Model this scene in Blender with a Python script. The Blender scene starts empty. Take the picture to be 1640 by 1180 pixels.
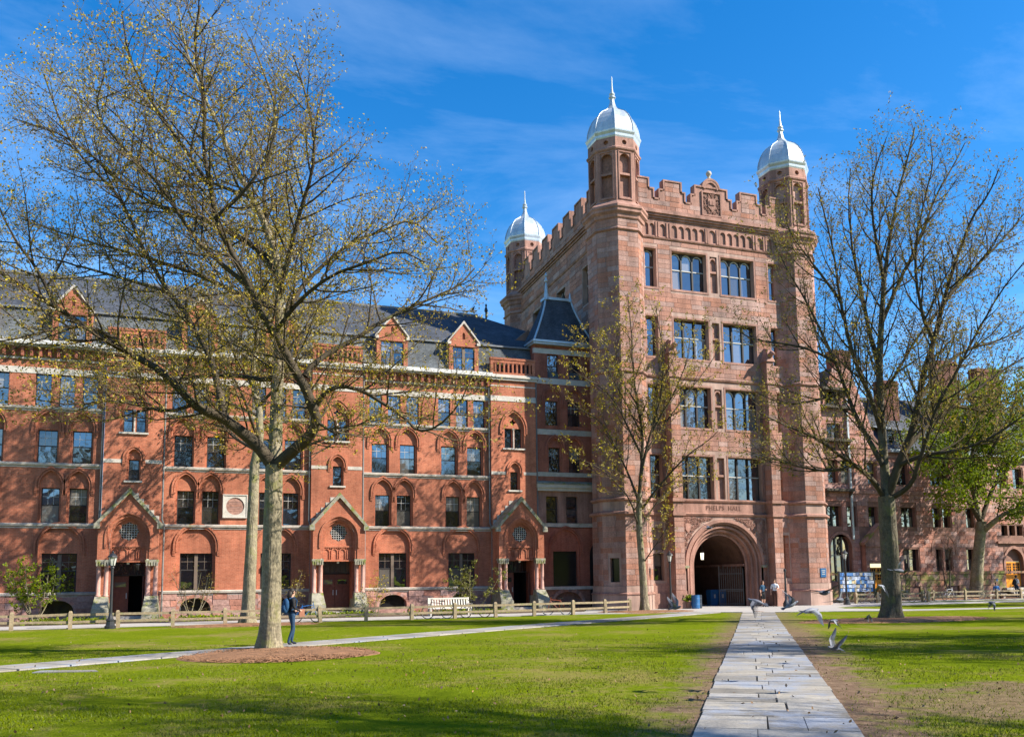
import bpy, bmesh, math, random
import numpy as np
from mathutils import Vector, Matrix
from mathutils.geometry import tessellate_polygon
R = math.radians
rnd = random.Random(7)
col = bpy.context.scene.collection
scene = bpy.context.scene

# ------------------------------------------------------------------ camera, sky, sun, exposure
CAM_H = 2.12
yaw, pit, roll = R(19.884), R(6.2507), R(-0.64)
fw = Vector((math.sin(yaw) * math.cos(pit), math.cos(yaw) * math.cos(pit), math.sin(pit)))
r0 = Vector((math.cos(yaw), -math.sin(yaw), 0))
u0 = r0.cross(fw)
rr = r0 * math.cos(roll) + u0 * math.sin(roll)
uu = -r0 * math.sin(roll) + u0 * math.cos(roll)
cd = bpy.data.cameras.new('camera')
cam = bpy.data.objects.new('camera', cd)
col.objects.link(cam)
cam.matrix_world = Matrix(((rr.x, uu.x, -fw.x, 0), (rr.y, uu.y, -fw.y, 0), (rr.z, uu.z, -fw.z, CAM_H), (0, 0, 0, 1)))
cd.sensor_width = 36
cd.lens = 36 * 1393.6 / 1640
cd.shift_y = 0.1107
cd.clip_start = 0.1
cd.clip_end = 3000
scene.camera = cam

SUN_AZ, SUN_EL = 56.5, 37.5          # azimuth from the facade normal (-Y) towards +X, elevation
S = Vector((math.sin(R(SUN_AZ)) * math.cos(R(SUN_EL)), -math.cos(R(SUN_AZ)) * math.cos(R(SUN_EL)), math.sin(R(SUN_EL))))
world = bpy.data.worlds.new('World')
scene.world = world
world.use_nodes = True
wn, wl = world.node_tree.nodes, world.node_tree.links
wn.clear()
sky = wn.new('ShaderNodeTexSky')
sky.sky_type = 'NISHITA'
sky.sun_disc = False
sky.sun_elevation = R(SUN_EL)
sky.sun_rotation = math.atan2(S.x, S.y)
sky.air_density = 1.0
sky.dust_density = 0.3
sky.ozone_density = 3.0
hs = wn.new('ShaderNodeHueSaturation')
hs.inputs['Saturation'].default_value = 1.40
hs.inputs['Hue'].default_value = 0.503
hs.inputs['Value'].default_value = 1.0
wl.new(sky.outputs[0], hs.inputs['Color'])
# thin cirrus: a stretched noise laid on a high plane (direction / height)
tc = wn.new('ShaderNodeTexCoord')
sx = wn.new('ShaderNodeSeparateXYZ')
wl.new(tc.outputs['Generated'], sx.inputs[0])
mz = wn.new('ShaderNodeMath'); mz.operation = 'MAXIMUM'; mz.inputs[1].default_value = 0.06
wl.new(sx.outputs[2], mz.inputs[0])
dx = wn.new('ShaderNodeMath'); dx.operation = 'DIVIDE'
dy = wn.new('ShaderNodeMath'); dy.operation = 'DIVIDE'
wl.new(sx.outputs[0], dx.inputs[0]); wl.new(mz.outputs[0], dx.inputs[1])
wl.new(sx.outputs[1], dy.inputs[0]); wl.new(mz.outputs[0], dy.inputs[1])
cb = wn.new('ShaderNodeCombineXYZ')
wl.new(dx.outputs[0], cb.inputs[0]); wl.new(dy.outputs[0], cb.inputs[1])
mp = wn.new('ShaderNodeMapping'); mp.inputs['Rotation'].default_value = (0, 0, R(25)); mp.inputs['Scale'].default_value = (0.9, 1.5, 1)
mp.inputs['Location'].default_value = (0.45, 0.1, 0)
wl.new(cb.outputs[0], mp.inputs[0])
n1 = wn.new('ShaderNodeTexNoise'); n1.inputs['Scale'].default_value = 0.9; n1.inputs['Detail'].default_value = 9; n1.inputs['Roughness'].default_value = 0.62
n1.inputs['Distortion'].default_value = 0.35
wl.new(mp.outputs[0], n1.inputs['Vector'])
cr = wn.new('ShaderNodeMapRange'); cr.inputs[1].default_value = 0.46; cr.inputs[2].default_value = 0.95; cr.inputs[4].default_value = 0.22
wl.new(n1.outputs[0], cr.inputs[0])
mx = wn.new('ShaderNodeMix'); mx.data_type = 'RGBA'
wl.new(cr.outputs[0], mx.inputs[0]); wl.new(hs.outputs[0], mx.inputs[6]); mx.inputs[7].default_value = (7.5, 9.0, 10.5, 1)
bg = wn.new('ShaderNodeBackground'); bg.inputs['Strength'].default_value = 0.108
wl.new(mx.outputs[2], bg.inputs['Color'])
wo = wn.new('ShaderNodeOutputWorld')
wl.new(bg.outputs[0], wo.inputs['Surface'])

sd = bpy.data.lights.new('sun', 'SUN')
sd.energy = 5.0; sd.angle = R(0.53); sd.color = (1.0, 0.93, 0.82)
so = bpy.data.objects.new('sun', sd)
col.objects.link(so)
so.rotation_euler = S.to_track_quat('Z', 'Y').to_euler()
so.location = (40, -20, 60)
vs = scene.view_settings
vs.view_transform = 'Standard'; vs.look = 'None'; vs.gamma = 1; vs.use_curve_mapping = False
vs.exposure = 1.17

# ------------------------------------------------------------------ materials
MATS = {}
def mat(name, c, rough=0.85, var=0.25, scale=2.0, bump=0.0, bscale=30.0, metal=0.0, c2=None, island=0.0, spec=0.3, fine=0.0, moss=None, trans=0.0, streak=0.0, bz=1.0):
    if name in MATS: return MATS[name]
    m = bpy.data.materials.new(name); m.use_nodes = True
    N, L = m.node_tree.nodes, m.node_tree.links
    b = N['Principled BSDF']
    b.inputs['Roughness'].default_value = rough
    b.inputs['Metallic'].default_value = metal
    b.inputs['Specular IOR Level'].default_value = spec
    geo = N.new('ShaderNodeNewGeometry')
    no = N.new('ShaderNodeTexNoise'); no.inputs['Scale'].default_value = scale; no.inputs['Detail'].default_value = 6; no.inputs['Roughness'].default_value = 0.65
    L.new(geo.outputs['Position'], no.inputs['Vector'])
    mix = N.new('ShaderNodeMix'); mix.data_type = 'RGBA'
    c2 = c2 or tuple(x * (1 - var) for x in c)
    mix.inputs[6].default_value = (*c2, 1); mix.inputs[7].default_value = (*[min(1, x * (1 + var * 0.6)) for x in c], 1)
    mr = N.new('ShaderNodeMapRange'); mr.inputs[1].default_value = 0.3; mr.inputs[2].default_value = 0.7
    L.new(no.outputs[0], mr.inputs[0]); L.new(mr.outputs[0], mix.inputs[0])
    out = mix.outputs[2]
    if fine > 0:
        nf = N.new('ShaderNodeTexNoise'); nf.inputs['Scale'].default_value = bscale; nf.inputs['Detail'].default_value = 3
        L.new(geo.outputs['Position'], nf.inputs['Vector'])
        r2 = N.new('ShaderNodeMapRange'); r2.inputs[1].default_value = 0.3; r2.inputs[2].default_value = 0.7
        r2.inputs[3].default_value = 1 - fine; r2.inputs[4].default_value = 1 + fine
        L.new(nf.outputs[0], r2.inputs[0])
        mm = N.new('ShaderNodeVectorMath'); mm.operation = 'SCALE'
        L.new(out, mm.inputs[0]); L.new(r2.outputs[0], mm.inputs['Scale']); out = mm.outputs[0]
    if streak > 0:
        mp_ = N.new('ShaderNodeMapping'); mp_.inputs['Scale'].default_value = (1.6, 1.6, .16); L.new(geo.outputs['Position'], mp_.inputs[0])
        ns = N.new('ShaderNodeTexNoise'); ns.inputs['Scale'].default_value = 1.0; ns.inputs['Detail'].default_value = 7; ns.inputs['Roughness'].default_value = .7; L.new(mp_.outputs[0], ns.inputs['Vector'])
        rs = N.new('ShaderNodeMapRange'); rs.inputs[1].default_value = .38; rs.inputs[2].default_value = .62; rs.inputs[3].default_value = 1 - streak; rs.inputs[4].default_value = 1.06
        L.new(ns.outputs[0], rs.inputs[0]); mm = N.new('ShaderNodeVectorMath'); mm.operation = 'SCALE'; L.new(out, mm.inputs[0]); L.new(rs.outputs[0], mm.inputs['Scale']); out = mm.outputs[0]
    if island > 0:
        oi = N.new('ShaderNodeObjectInfo')
        ad = N.new('ShaderNodeMath'); ad.operation = 'ADD'
        L.new(geo.outputs['Random Per Island'], ad.inputs[0]); L.new(oi.outputs['Random'], ad.inputs[1])
        fr = N.new('ShaderNodeMath'); fr.operation = 'FRACT'; L.new(ad.outputs[0], fr.inputs[0])
        r3 = N.new('ShaderNodeMapRange'); r3.inputs[3].default_value = 1 - island; r3.inputs[4].default_value = 1 + island * 0.7
        L.new(fr.outputs[0], r3.inputs[0])
        mm = N.new('ShaderNodeVectorMath'); mm.operation = 'SCALE'
        L.new(out, mm.inputs[0]); L.new(r3.outputs[0], mm.inputs['Scale']); out = mm.outputs[0]
        hh = N.new('ShaderNodeHueSaturation'); f2 = N.new('ShaderNodeMath'); f2.operation = 'MULTIPLY'; f2.inputs[1].default_value = 7.13
        L.new(fr.outputs[0], f2.inputs[0]); f3 = N.new('ShaderNodeMath'); f3.operation = 'FRACT'; L.new(f2.outputs[0], f3.inputs[0])
        r4 = N.new('ShaderNodeMapRange'); r4.inputs[3].default_value = 0.75; r4.inputs[4].default_value = 1.2
        L.new(f3.outputs[0], r4.inputs[0]); L.new(r4.outputs[0], hh.inputs['Saturation']); L.new(out, hh.inputs['Color']); out = hh.outputs[0]
    if moss:
        n3 = N.new('ShaderNodeTexNoise'); n3.inputs['Scale'].default_value = moss[3]; n3.inputs['Detail'].default_value = 8; n3.inputs['Roughness'].default_value = 0.7
        L.new(geo.outputs['Position'], n3.inputs['Vector'])
        r5 = N.new('ShaderNodeMapRange'); r5.inputs[1].default_value = moss[4]; r5.inputs[2].default_value = moss[4] + 0.12
        L.new(n3.outputs[0], r5.inputs[0])
        m5 = N.new('ShaderNodeMix'); m5.data_type = 'RGBA'; m5.inputs[7].default_value = (*moss[:3], 1)
        L.new(r5.outputs[0], m5.inputs[0]); L.new(out, m5.inputs[6]); out = m5.outputs[2]
    L.new(out, b.inputs['Base Color'])
    if bump > 0:
        nb = N.new('ShaderNodeTexNoise'); nb.inputs['Scale'].default_value = bscale; nb.inputs['Detail'].default_value = 5
        mq = N.new('ShaderNodeMapping'); mq.inputs['Scale'].default_value = (1, 1, bz); L.new(geo.outputs['Position'], mq.inputs[0]); L.new(mq.outputs[0], nb.inputs['Vector'])
        bp = N.new('ShaderNodeBump'); bp.inputs['Strength'].default_value = bump; bp.inputs['Distance'].default_value = 0.02 if bz == 1 else 0.06
        L.new(nb.outputs[0], bp.inputs['Height']); L.new(bp.outputs[0], b.inputs['Normal'])
    if trans > 0:
        tr = N.new('ShaderNodeBsdfTranslucent'); L.new(out, tr.inputs['Color'])
        ms = N.new('ShaderNodeMixShader'); ms.inputs[0].default_value = trans
        L.new(b.outputs[0], ms.inputs[1]); L.new(tr.outputs[0], ms.inputs[2])
        L.new(ms.outputs[0], N['Material Output'].inputs['Surface'])
    MATS[name] = m
    return m

def brick_mat(name, c1, c2, mortar):
    m = bpy.data.materials.new(name); m.use_nodes = True
    N, L = m.node_tree.nodes, m.node_tree.links
    b = N['Principled BSDF']; b.inputs['Roughness'].default_value = 0.88; b.inputs['Specular IOR Level'].default_value = 0.25
    geo = N.new('ShaderNodeNewGeometry'); s = N.new('ShaderNodeSeparateXYZ'); L.new(geo.outputs['Position'], s.inputs[0])
    ad = N.new('ShaderNodeMath'); ad.operation = 'ADD'; L.new(s.outputs[0], ad.inputs[0]); L.new(s.outputs[1], ad.inputs[1])
    cbx = N.new('ShaderNodeCombineXYZ'); L.new(ad.outputs[0], cbx.inputs[0]); L.new(s.outputs[2], cbx.inputs[1])
    bt = N.new('ShaderNodeTexBrick'); bt.inputs['Scale'].default_value = 1.0
    bt.inputs['Brick Width'].default_value = 0.215; bt.inputs['Row Height'].default_value = 0.075; bt.inputs['Mortar Size'].default_value = 0.007
    bt.inputs['Color1'].default_value = (*c1, 1); bt.inputs['Color2'].default_value = (*c2, 1); bt.inputs['Mortar'].default_value = (*mortar, 1)
    L.new(cbx.outputs[0], bt.inputs['Vector'])
    outc = bt.outputs['Color']
    for sc, lo, hi, det in ((0.35, 0.72, 1.15, 5), (2.2, 0.86, 1.1, 5), (14, 0.85, 1.12, 3)):
        no = N.new('ShaderNodeTexNoise'); no.inputs['Scale'].default_value = sc; no.inputs['Detail'].default_value = det
        L.new(geo.outputs['Position'], no.inputs['Vector'])
        mr = N.new('ShaderNodeMapRange'); mr.inputs[1].default_value = 0.3; mr.inputs[2].default_value = 0.7; mr.inputs[3].default_value = lo; mr.inputs[4].default_value = hi
        L.new(no.outputs[0], mr.inputs[0])
        mm = N.new('ShaderNodeVectorMath'); mm.operation = 'SCALE'; L.new(outc, mm.inputs[0]); L.new(mr.outputs[0], mm.inputs['Scale']); outc = mm.outputs[0]
    mp_ = N.new('ShaderNodeMapping'); mp_.inputs['Scale'].default_value = (1.3, 1.3, .15); L.new(geo.outputs['Position'], mp_.inputs[0])
    ns = N.new('ShaderNodeTexNoise'); ns.inputs['Scale'].default_value = 1.0; ns.inputs['Detail'].default_value = 7; ns.inputs['Roughness'].default_value = .7; L.new(mp_.outputs[0], ns.inputs['Vector'])
    rs = N.new('ShaderNodeMapRange'); rs.inputs[1].default_value = .36; rs.inputs[2].default_value = .6; rs.inputs[3].default_value = .68; rs.inputs[4].default_value = 1.05
    L.new(ns.outputs[0], rs.inputs[0]); mm = N.new('ShaderNodeVectorMath'); mm.operation = 'SCALE'; L.new(outc, mm.inputs[0]); L.new(rs.outputs[0], mm.inputs['Scale']); outc = mm.outputs[0]
    L.new(outc, b.inputs['Base Color'])
    bp = N.new('ShaderNodeBump'); bp.inputs['Strength'].default_value = 0.4; bp.inputs['Distance'].default_value = 0.01
    L.new(bt.outputs['Fac'], bp.inputs['Height']); bp.invert = True
    L.new(bp.outputs[0], b.inputs['Normal'])
    MATS[name] = m
    return m

BRICK = brick_mat('red_brick', (0.50, 0.168, 0.09), (0.41, 0.125, 0.066), (0.45, 0.23, 0.15))
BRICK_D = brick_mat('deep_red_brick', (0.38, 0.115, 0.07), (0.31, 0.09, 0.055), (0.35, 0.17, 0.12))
BRICK_C = brick_mat('dark_chimney_brick', (0.19, 0.08, 0.052), (0.12, 0.05, 0.036), (0.2, 0.1, 0.08))  # dark brown brick tone for the chimney stacks
STONE = mat('sandstone_block', (0.375, 0.20, 0.15), var=0.25, scale=0.7, bump=0.7, bscale=14, island=0.15, fine=0.2, streak=.35)
STONE_P = mat('sandstone_plain', (0.37, 0.20, 0.152), var=0.28, scale=1.2, bump=0.5, bscale=18, fine=0.18, streak=.4)
MORTAR = mat('pale_mortar', (0.42, 0.28, 0.225), var=0.25, scale=1.0, bump=0.2, streak=.35)
STONE_B = mat('brownstone_block', (0.36, 0.185, 0.135), var=0.3, scale=0.9, bump=1.0, bscale=7, island=0.3, fine=0.25)
STONE_BP = mat('brownstone_joint', (0.22, 0.12, 0.09), var=0.3, scale=1.5, bump=0.6, bscale=9)
STONE_R = mat('rough_brownstone', (0.40, 0.21, 0.165), var=0.3, scale=1.3, bump=1.2, bscale=8, island=0.18, fine=0.2)
MOSSY = mat('mossy_brownstone', (0.33, 0.18, 0.13), var=0.3, scale=1.3, bump=0.9, bscale=8, island=0.2, fine=0.2, moss=(0.16, 0.17, 0.04, 1.1, 0.46))
TRIM = mat('grey_trim_stone', (0.47, 0.42, 0.36), var=0.3, scale=1.6, bump=0.4, bscale=20, fine=0.15, moss=(0.26, 0.24, 0.15, 1.3, 0.56))
TRIM_W = mat('pale_trim_stone', (0.50, 0.46, 0.40), var=0.22, scale=1.6, bump=0.3, bscale=20, fine=0.1)
MOSS_STONE = mat('moss_streaked_stone', (0.28, 0.26, 0.20), var=0.35, scale=2.5, bump=0.6, bscale=18, fine=0.2, moss=(0.17, 0.18, 0.04, 2.4, 0.5))
PINKCOL = mat('pink_column_stone', (0.47, 0.27, 0.22), var=0.25, scale=3, bump=0.3)
SLATE = brick_mat('roof_slate', (0.085, 0.095, 0.115), (0.06, 0.068, 0.085), (0.04, 0.045, 0.055))
SLATE_L = brick_mat('grey_green_slate', (0.23, 0.25, 0.25), (0.17, 0.19, 0.2), (0.11, 0.12, 0.13))
METAL = mat('white_painted_metal', (0.50, 0.55, 0.58), rough=0.34, var=0.2, scale=1.1, streak=.2, metal=0.35, spec=0.6)
LEAD = mat('lead_flashing', (0.42, 0.47, 0.5), rough=0.45, var=0.15, metal=0.4)
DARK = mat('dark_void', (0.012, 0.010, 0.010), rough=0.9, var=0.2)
FRAME = mat('dark_window_frame', (0.035, 0.03, 0.028), rough=0.6, var=0.2)
FRAME_W = mat('pale_window_bars', (0.42, 0.41, 0.38), rough=0.6, var=0.1)
MULL = mat('brown_mullion', (0.16, 0.12, 0.09), rough=0.6, var=0.2)
FRAME_G = mat('grey_green_frame', (0.13, 0.14, 0.13), rough=0.6, var=0.2)
WOOD_F = mat('weathered_fence_wood', (0.29, 0.225, 0.14), var=0.35, scale=5, bump=0.6, bscale=40, fine=0.15, moss=(0.22, 0.24, 0.10, 3, 0.56))
DOOR = mat('red_brown_door_wood', (0.16, 0.06, 0.04), rough=0.55, var=0.25, scale=6)
DOOR_O = mat('orange_door_paint', (0.75, 0.27, 0.01), rough=0.5, var=0.1)
BLACK = mat('black_iron', (0.02, 0.022, 0.025), rough=0.45, var=0.2, spec=0.5)
BLUE_P = mat('blue_plastic', (0.015, 0.10, 0.25), rough=0.4, var=0.15, spec=0.5)
BARK = mat('grey_bark', (0.235, 0.20, 0.13), var=0.45, scale=3.0, bump=1.0, bscale=16, bz=.22, fine=0.3, moss=(0.20, 0.19, 0.07, 1.6, 0.53))
BARK_D = mat('dark_bark', (0.09, 0.075, 0.055), var=0.35, scale=3.0, bump=0.8, bscale=25)
TWIG = mat('twig_bark', (0.15, 0.11, 0.07), spec=0, var=0.3, scale=3.0)
BUD = mat('yellow_green_buds', (0.33, 0.285, 0.035), var=0.35, scale=1.2, island=0.45, c2=(0.26, 0.17, 0.05), trans=0.2, spec=0)
BUD_B = mat('brown_green_buds', (0.29, 0.25, 0.035), spec=0, var=0.4, scale=1.2, island=0.35, c2=(0.25, 0.17, 0.06), trans=0.2)
LEAF = mat('fresh_green_leaves', (0.22, 0.27, 0.012), var=0.35, scale=0.9, island=0.35, c2=(0.13, 0.18, 0.01), trans=0.42, spec=.1)
PAVE = mat('paving_stone', (0.27, 0.247, 0.21), var=0.3, scale=1.2, bump=0.5, bscale=25, island=0.34, fine=0.12, moss=(0.24, 0.26, 0.30, 0.8, 0.5))
JOINT = mat('path_joint_earth', (0.085, 0.07, 0.05), var=0.3, scale=6)
CONC = mat('grey_concrete', (0.42, 0.40, 0.37), var=0.2, scale=1.0, bump=0.2, fine=0.1)
GLASS = None
def glass_mat():
    m = bpy.data.materials.new('window_glass'); m.use_nodes = True
    N, L = m.node_tree.nodes, m.node_tree.links
    N.remove(N['Principled BSDF'])
    df = N.new('ShaderNodeBsdfDiffuse'); gl = N.new('ShaderNodeBsdfGlossy'); gl.inputs['Roughness'].default_value = 0.03
    gl.inputs['Color'].default_value = (0.86, 0.93, 1, 1)
    oi = N.new('ShaderNodeObjectInfo'); rp = N.new('ShaderNodeValToRGB')
    rp.color_ramp.elements[0].color = (0.006, 0.007, 0.01, 1); rp.color_ramp.elements[0].position = 0.62
    rp.color_ramp.elements[1].color = (0.22, 0.20, 0.17, 1); rp.color_ramp.elements[1].position = 0.97
    L.new(oi.outputs['Random'], rp.inputs[0]); L.new(rp.outputs[0], df.inputs['Color'])
    fr = N.new('ShaderNodeFresnel'); fr.inputs['IOR'].default_value = 1.9
    mr = N.new('ShaderNodeMapRange'); mr.inputs[3].default_value = 0.22; mr.inputs[4].default_value = 0.95
    L.new(fr.outputs[0], mr.inputs[0])
    m7 = N.new('ShaderNodeMath'); m7.operation = 'MULTIPLY'; m7.inputs[1].default_value = 5.7; L.new(oi.outputs['Random'], m7.inputs[0])
    m8 = N.new('ShaderNodeMath'); m8.operation = 'FRACT'; L.new(m7.outputs[0], m8.inputs[0])
    m9 = N.new('ShaderNodeMapRange'); m9.inputs[3].default_value = .07; m9.inputs[4].default_value = .24; L.new(m8.outputs[0], m9.inputs[0]); L.new(m9.outputs[0], mr.inputs[3])
    # old glass: gentle waviness
    geo = N.new('ShaderNodeNewGeometry'); nz = N.new('ShaderNodeTexNoise'); nz.inputs['Scale'].default_value = 1.6; nz.inputs['Detail'].default_value = 1
    L.new(geo.outputs['Position'], nz.inputs['Vector'])
    bp = N.new('ShaderNodeBump'); bp.inputs['Strength'].default_value = 0.25; bp.inputs['Distance'].default_value = 0.04
    L.new(nz.outputs[0], bp.inputs['Height']); L.new(bp.outputs[0], gl.inputs['Normal'])
    ms = N.new('ShaderNodeMixShader'); L.new(mr.outputs[0], ms.inputs[0]); L.new(df.outputs[0], ms.inputs[1]); L.new(gl.outputs[0], ms.inputs[2])
    L.new(ms.outputs[0], N['Material Output'].inputs['Surface'])
    return m
GLASS = glass_mat()
GLASS_D = mat('dim_glass', (.012, .012, .014), rough=.12, var=.2, spec=.35)

# ------------------------------------------------------------------ object helpers
WM = {}
def thing(name, label, cat, loc=(0, 0, 0), rz=0.0, group=None):
    o = bpy.data.objects.new(name, None); o.empty_display_size = 0.3; col.objects.link(o)
    o.location = loc; o.rotation_euler = (0, 0, rz)
    o['label'] = label; o['category'] = cat
    if group: o['group'] = group
    WM[o.name] = Matrix.Translation(loc) @ Matrix.Rotation(rz, 4, 'Z')
    return o
def attach(o, parent):
    if parent is not None:
        o.parent = parent
        m = WM.get(parent.name)
        if m is not None: o.matrix_parent_inverse = m.inverted()
def link(name, me, parent=None, kind=None, label=None):
    o = bpy.data.objects.new(name, me); col.objects.link(o); attach(o, parent)
    if parent is not None and parent.name in WM: WM[o.name] = Matrix.Identity(4)
    if kind: o['kind'] = kind
    if label: o['label'] = label
    return o
def tag(o, label, cat, group=None):
    o['label'] = label; o['category'] = cat
    if group: o['group'] = group
    return o
def copy_tree(o, parent=None):
    c = o.copy(); col.objects.link(c)
    if parent is not None:
        c.parent = parent; c.matrix_parent_inverse = o.matrix_parent_inverse.copy()
    for ch in o.children: copy_tree(ch, c)
    return c

class MB:
    def __init__(s): s.v = []; s.f = []; s.mi = []; s.m = 0
    def face(s, pts):
        n = len(s.v); s.v += [tuple(p) for p in pts]; s.f.append(tuple(range(n, n + len(pts)))); s.mi.append(s.m)
    def box(s, x0, x1, y0, y1, z0, z1):
        n = len(s.v)
        s.v += [(x0, y0, z0), (x1, y0, z0), (x1, y1, z0), (x0, y1, z0), (x0, y0, z1), (x1, y0, z1), (x1, y1, z1), (x0, y1, z1)]
        for q in ((0, 3, 2, 1), (4, 5, 6, 7), (0, 1, 5, 4), (1, 2, 6, 5), (2, 3, 7, 6), (3, 0, 4, 7)):
            s.f.append(tuple(n + i for i in q)); s.mi.append(s.m)
    def hexa(s, b, t):
        n = len(s.v); s.v += [tuple(p) for p in b] + [tuple(p) for p in t]; k = len(b)
        s.f.append(tuple(n + i for i in range(k - 1, -1, -1))); s.f.append(tuple(n + k + i for i in range(k))); s.mi += [s.m, s.m]
        for i in range(k):
            j = (i + 1) % k
            s.f.append((n + i, n + j, n + k + j, n + k + i)); s.mi.append(s.m)
    def tube(s, pts, rad, sides=8, cap=True):
        pts = [Vector(p) for p in pts]
        if not isinstance(rad, (list, tuple)): rad = [rad] * len(pts)
        n = len(s.v); up = None
        for i, p in enumerate(pts):
            t = (pts[min(i + 1, len(pts) - 1)] - pts[max(i - 1, 0)])
            if t.length < 1e-9: t = Vector((0, 0, 1))
            t.normalize()
            if up is None: up = t.orthogonal().normalized()
            up = (up - t * up.dot(t))
            up = up.normalized() if up.length > 1e-6 else t.orthogonal().normalized()
            w = t.cross(up)
            for k in range(sides):
                a = 2 * math.pi * k / sides
                s.v.append(tuple(p + (up * math.cos(a) + w * math.sin(a)) * rad[i]))
        for i in range(len(pts) - 1):
            for k in range(sides):
                k2 = (k + 1) % sides
                s.f.append((n + i * sides + k, n + i * sides + k2, n + (i + 1) * sides + k2, n + (i + 1) * sides + k)); s.mi.append(s.m)
        if cap:
            s.f.append(tuple(n + k for k in range(sides - 1, -1, -1))); s.mi.append(s.m)
            b = n + (len(pts) - 1) * sides
            s.f.append(tuple(b + k for k in range(sides))); s.mi.append(s.m)
    def lathe(s, prof, c=(0, 0, 0), sides=16, rot=0.0, cap=True):
        n = len(s.v)
        for r_, z in prof:
            for k in range(sides):
                a = rot + 2 * math.pi * k / sides
                s.v.append((c[0] + r_ * math.cos(a), c[1] + r_ * math.sin(a), c[2] + z))
        for i in range(len(prof) - 1):
            for k in range(sides):
                k2 = (k + 1) % sides
                s.f.append((n + i * sides + k, n + i * sides + k2, n + (i + 1) * sides + k2, n + (i + 1) * sides + k)); s.mi.append(s.m)
        if cap:
            s.f.append(tuple(n + k for k in range(sides - 1, -1, -1))); s.mi.append(s.m)
            b = n + (len(prof) - 1) * sides
            s.f.append(tuple(b + k for k in range(sides))); s.mi.append(s.m)
    def sphere(s, c, r_, seg=10, ring=7, sc=(1, 1, 1)):
        n = len(s.v)
        for i in range(ring + 1):
            th = math.pi * i / ring
            for k in range(seg):
                a = 2 * math.pi * k / seg
                s.v.append((c[0] + r_ * sc[0] * math.sin(th) * math.cos(a), c[1] + r_ * sc[1] * math.sin(th) * math.sin(a), c[2] + r_ * sc[2] * math.cos(th)))
        for i in range(ring):
            for k in range(seg):
                k2 = (k + 1) % seg
                s.f.append((n + i * seg + k, n + (i + 1) * seg + k, n + (i + 1) * seg + k2, n + i * seg + k2)); s.mi.append(s.m)
    # things in a wall frame F: u along the wall, z up, d outward
    def fbox(s, F, a, b, z0, z1, d0, d1):
        P = F.p
        s.hexa([P(a, z0, d0), P(a, z0, d1), P(b, z0, d1), P(b, z0, d0)], [P(a, z1, d0), P(a, z1, d1), P(b, z1, d1), P(b, z1, d0)])
    def plate(s, F, outer, holes, d, reveal=0.0):
        """flat wall piece at depth d with holes; reveal = depth of the hole sides"""
        loops = [[Vector((p[0], p[1], 0)) for p in outer]] + [[Vector((p[0], p[1], 0)) for p in h] for h in holes]
        flat = [p for l in loops for p in l]
        n = len(s.v)
        s.v += [tuple(F.p(p.x, p.y, d)) for p in flat]
        for t in tessellate_polygon(loops):
            s.f.append(tuple(n + i for i in t)); s.mi.append(s.m)
        if reveal:
            for h in holes:
                for i in range(len(h)):
                    a, b = h[i], h[(i + 1) % len(h)]
                    s.face([F.p(a[0], a[1], d), F.p(b[0], b[1], d), F.p(b[0], b[1], d - reveal), F.p(a[0], a[1], d - reveal)])
    def strip(s, F, inner, outer_, d0, d1):
        """band between two open outlines, proud from d0 to d1"""
        P = F.p
        for i in range(len(inner) - 1):
            a, b, c, e = inner[i], inner[i + 1], outer_[i + 1], outer_[i]
            s.face([P(*a, d1), P(*b, d1), P(*c, d1), P(*e, d1)])
            s.face([P(*e, d1), P(*c, d1), P(*c, d0), P(*e, d0)])
            s.face([P(*b, d1), P(*a, d1), P(*a, d0), P(*b, d0)])
        for i in (0, -1):
            a, e = inner[i], outer_[i]
            s.face([P(*a, d1), P(*e, d1), P(*e, d0), P(*a, d0)])
    def prism(s, F, poly, d0, d1):
        s.plate(F, poly, [], d1); s.plate(F, poly, [], d0)
        for i in range(len(poly)):
            a, b = poly[i], poly[(i + 1) % len(poly)]
            s.face([F.p(*a, d1), F.p(*b, d1), F.p(*b, d0), F.p(*a, d0)])
    def mesh(s, name, mats, smooth=False):
        me = bpy.data.meshes.new(name); me.from_pydata(s.v, [], s.f)
        for m in (mats if isinstance(mats, (list, tuple)) else [mats]): me.materials.append(m)
        if isinstance(mats, (list, tuple)) and len(mats) > 1: me.polygons.foreach_set('material_index', s.mi)
        if smooth: me.polygons.foreach_set('use_smooth', [True] * len(me.polygons))
        me.update()
        return me
    def build(s, name, mats, parent=None, smooth=False, kind=None, label=None):
        return link(name, s.mesh(name, mats, smooth), parent, kind, label)

class Frame:
    def __init__(s, o, ud, nd): s.o = Vector(o); s.u = Vector(ud).normalized(); s.n = Vector(nd).normalized()
    def p(s, u, z, d): return s.o + s.u * u + s.n * d + Vector((0, 0, z))
def front(Y): return Frame((0, Y, 0), (1, 0, 0), (0, -1, 0))
def leftf(X): return Frame((X, 0, 0), (0, -1, 0), (-1, 0, 0))   # u = -Y

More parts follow.
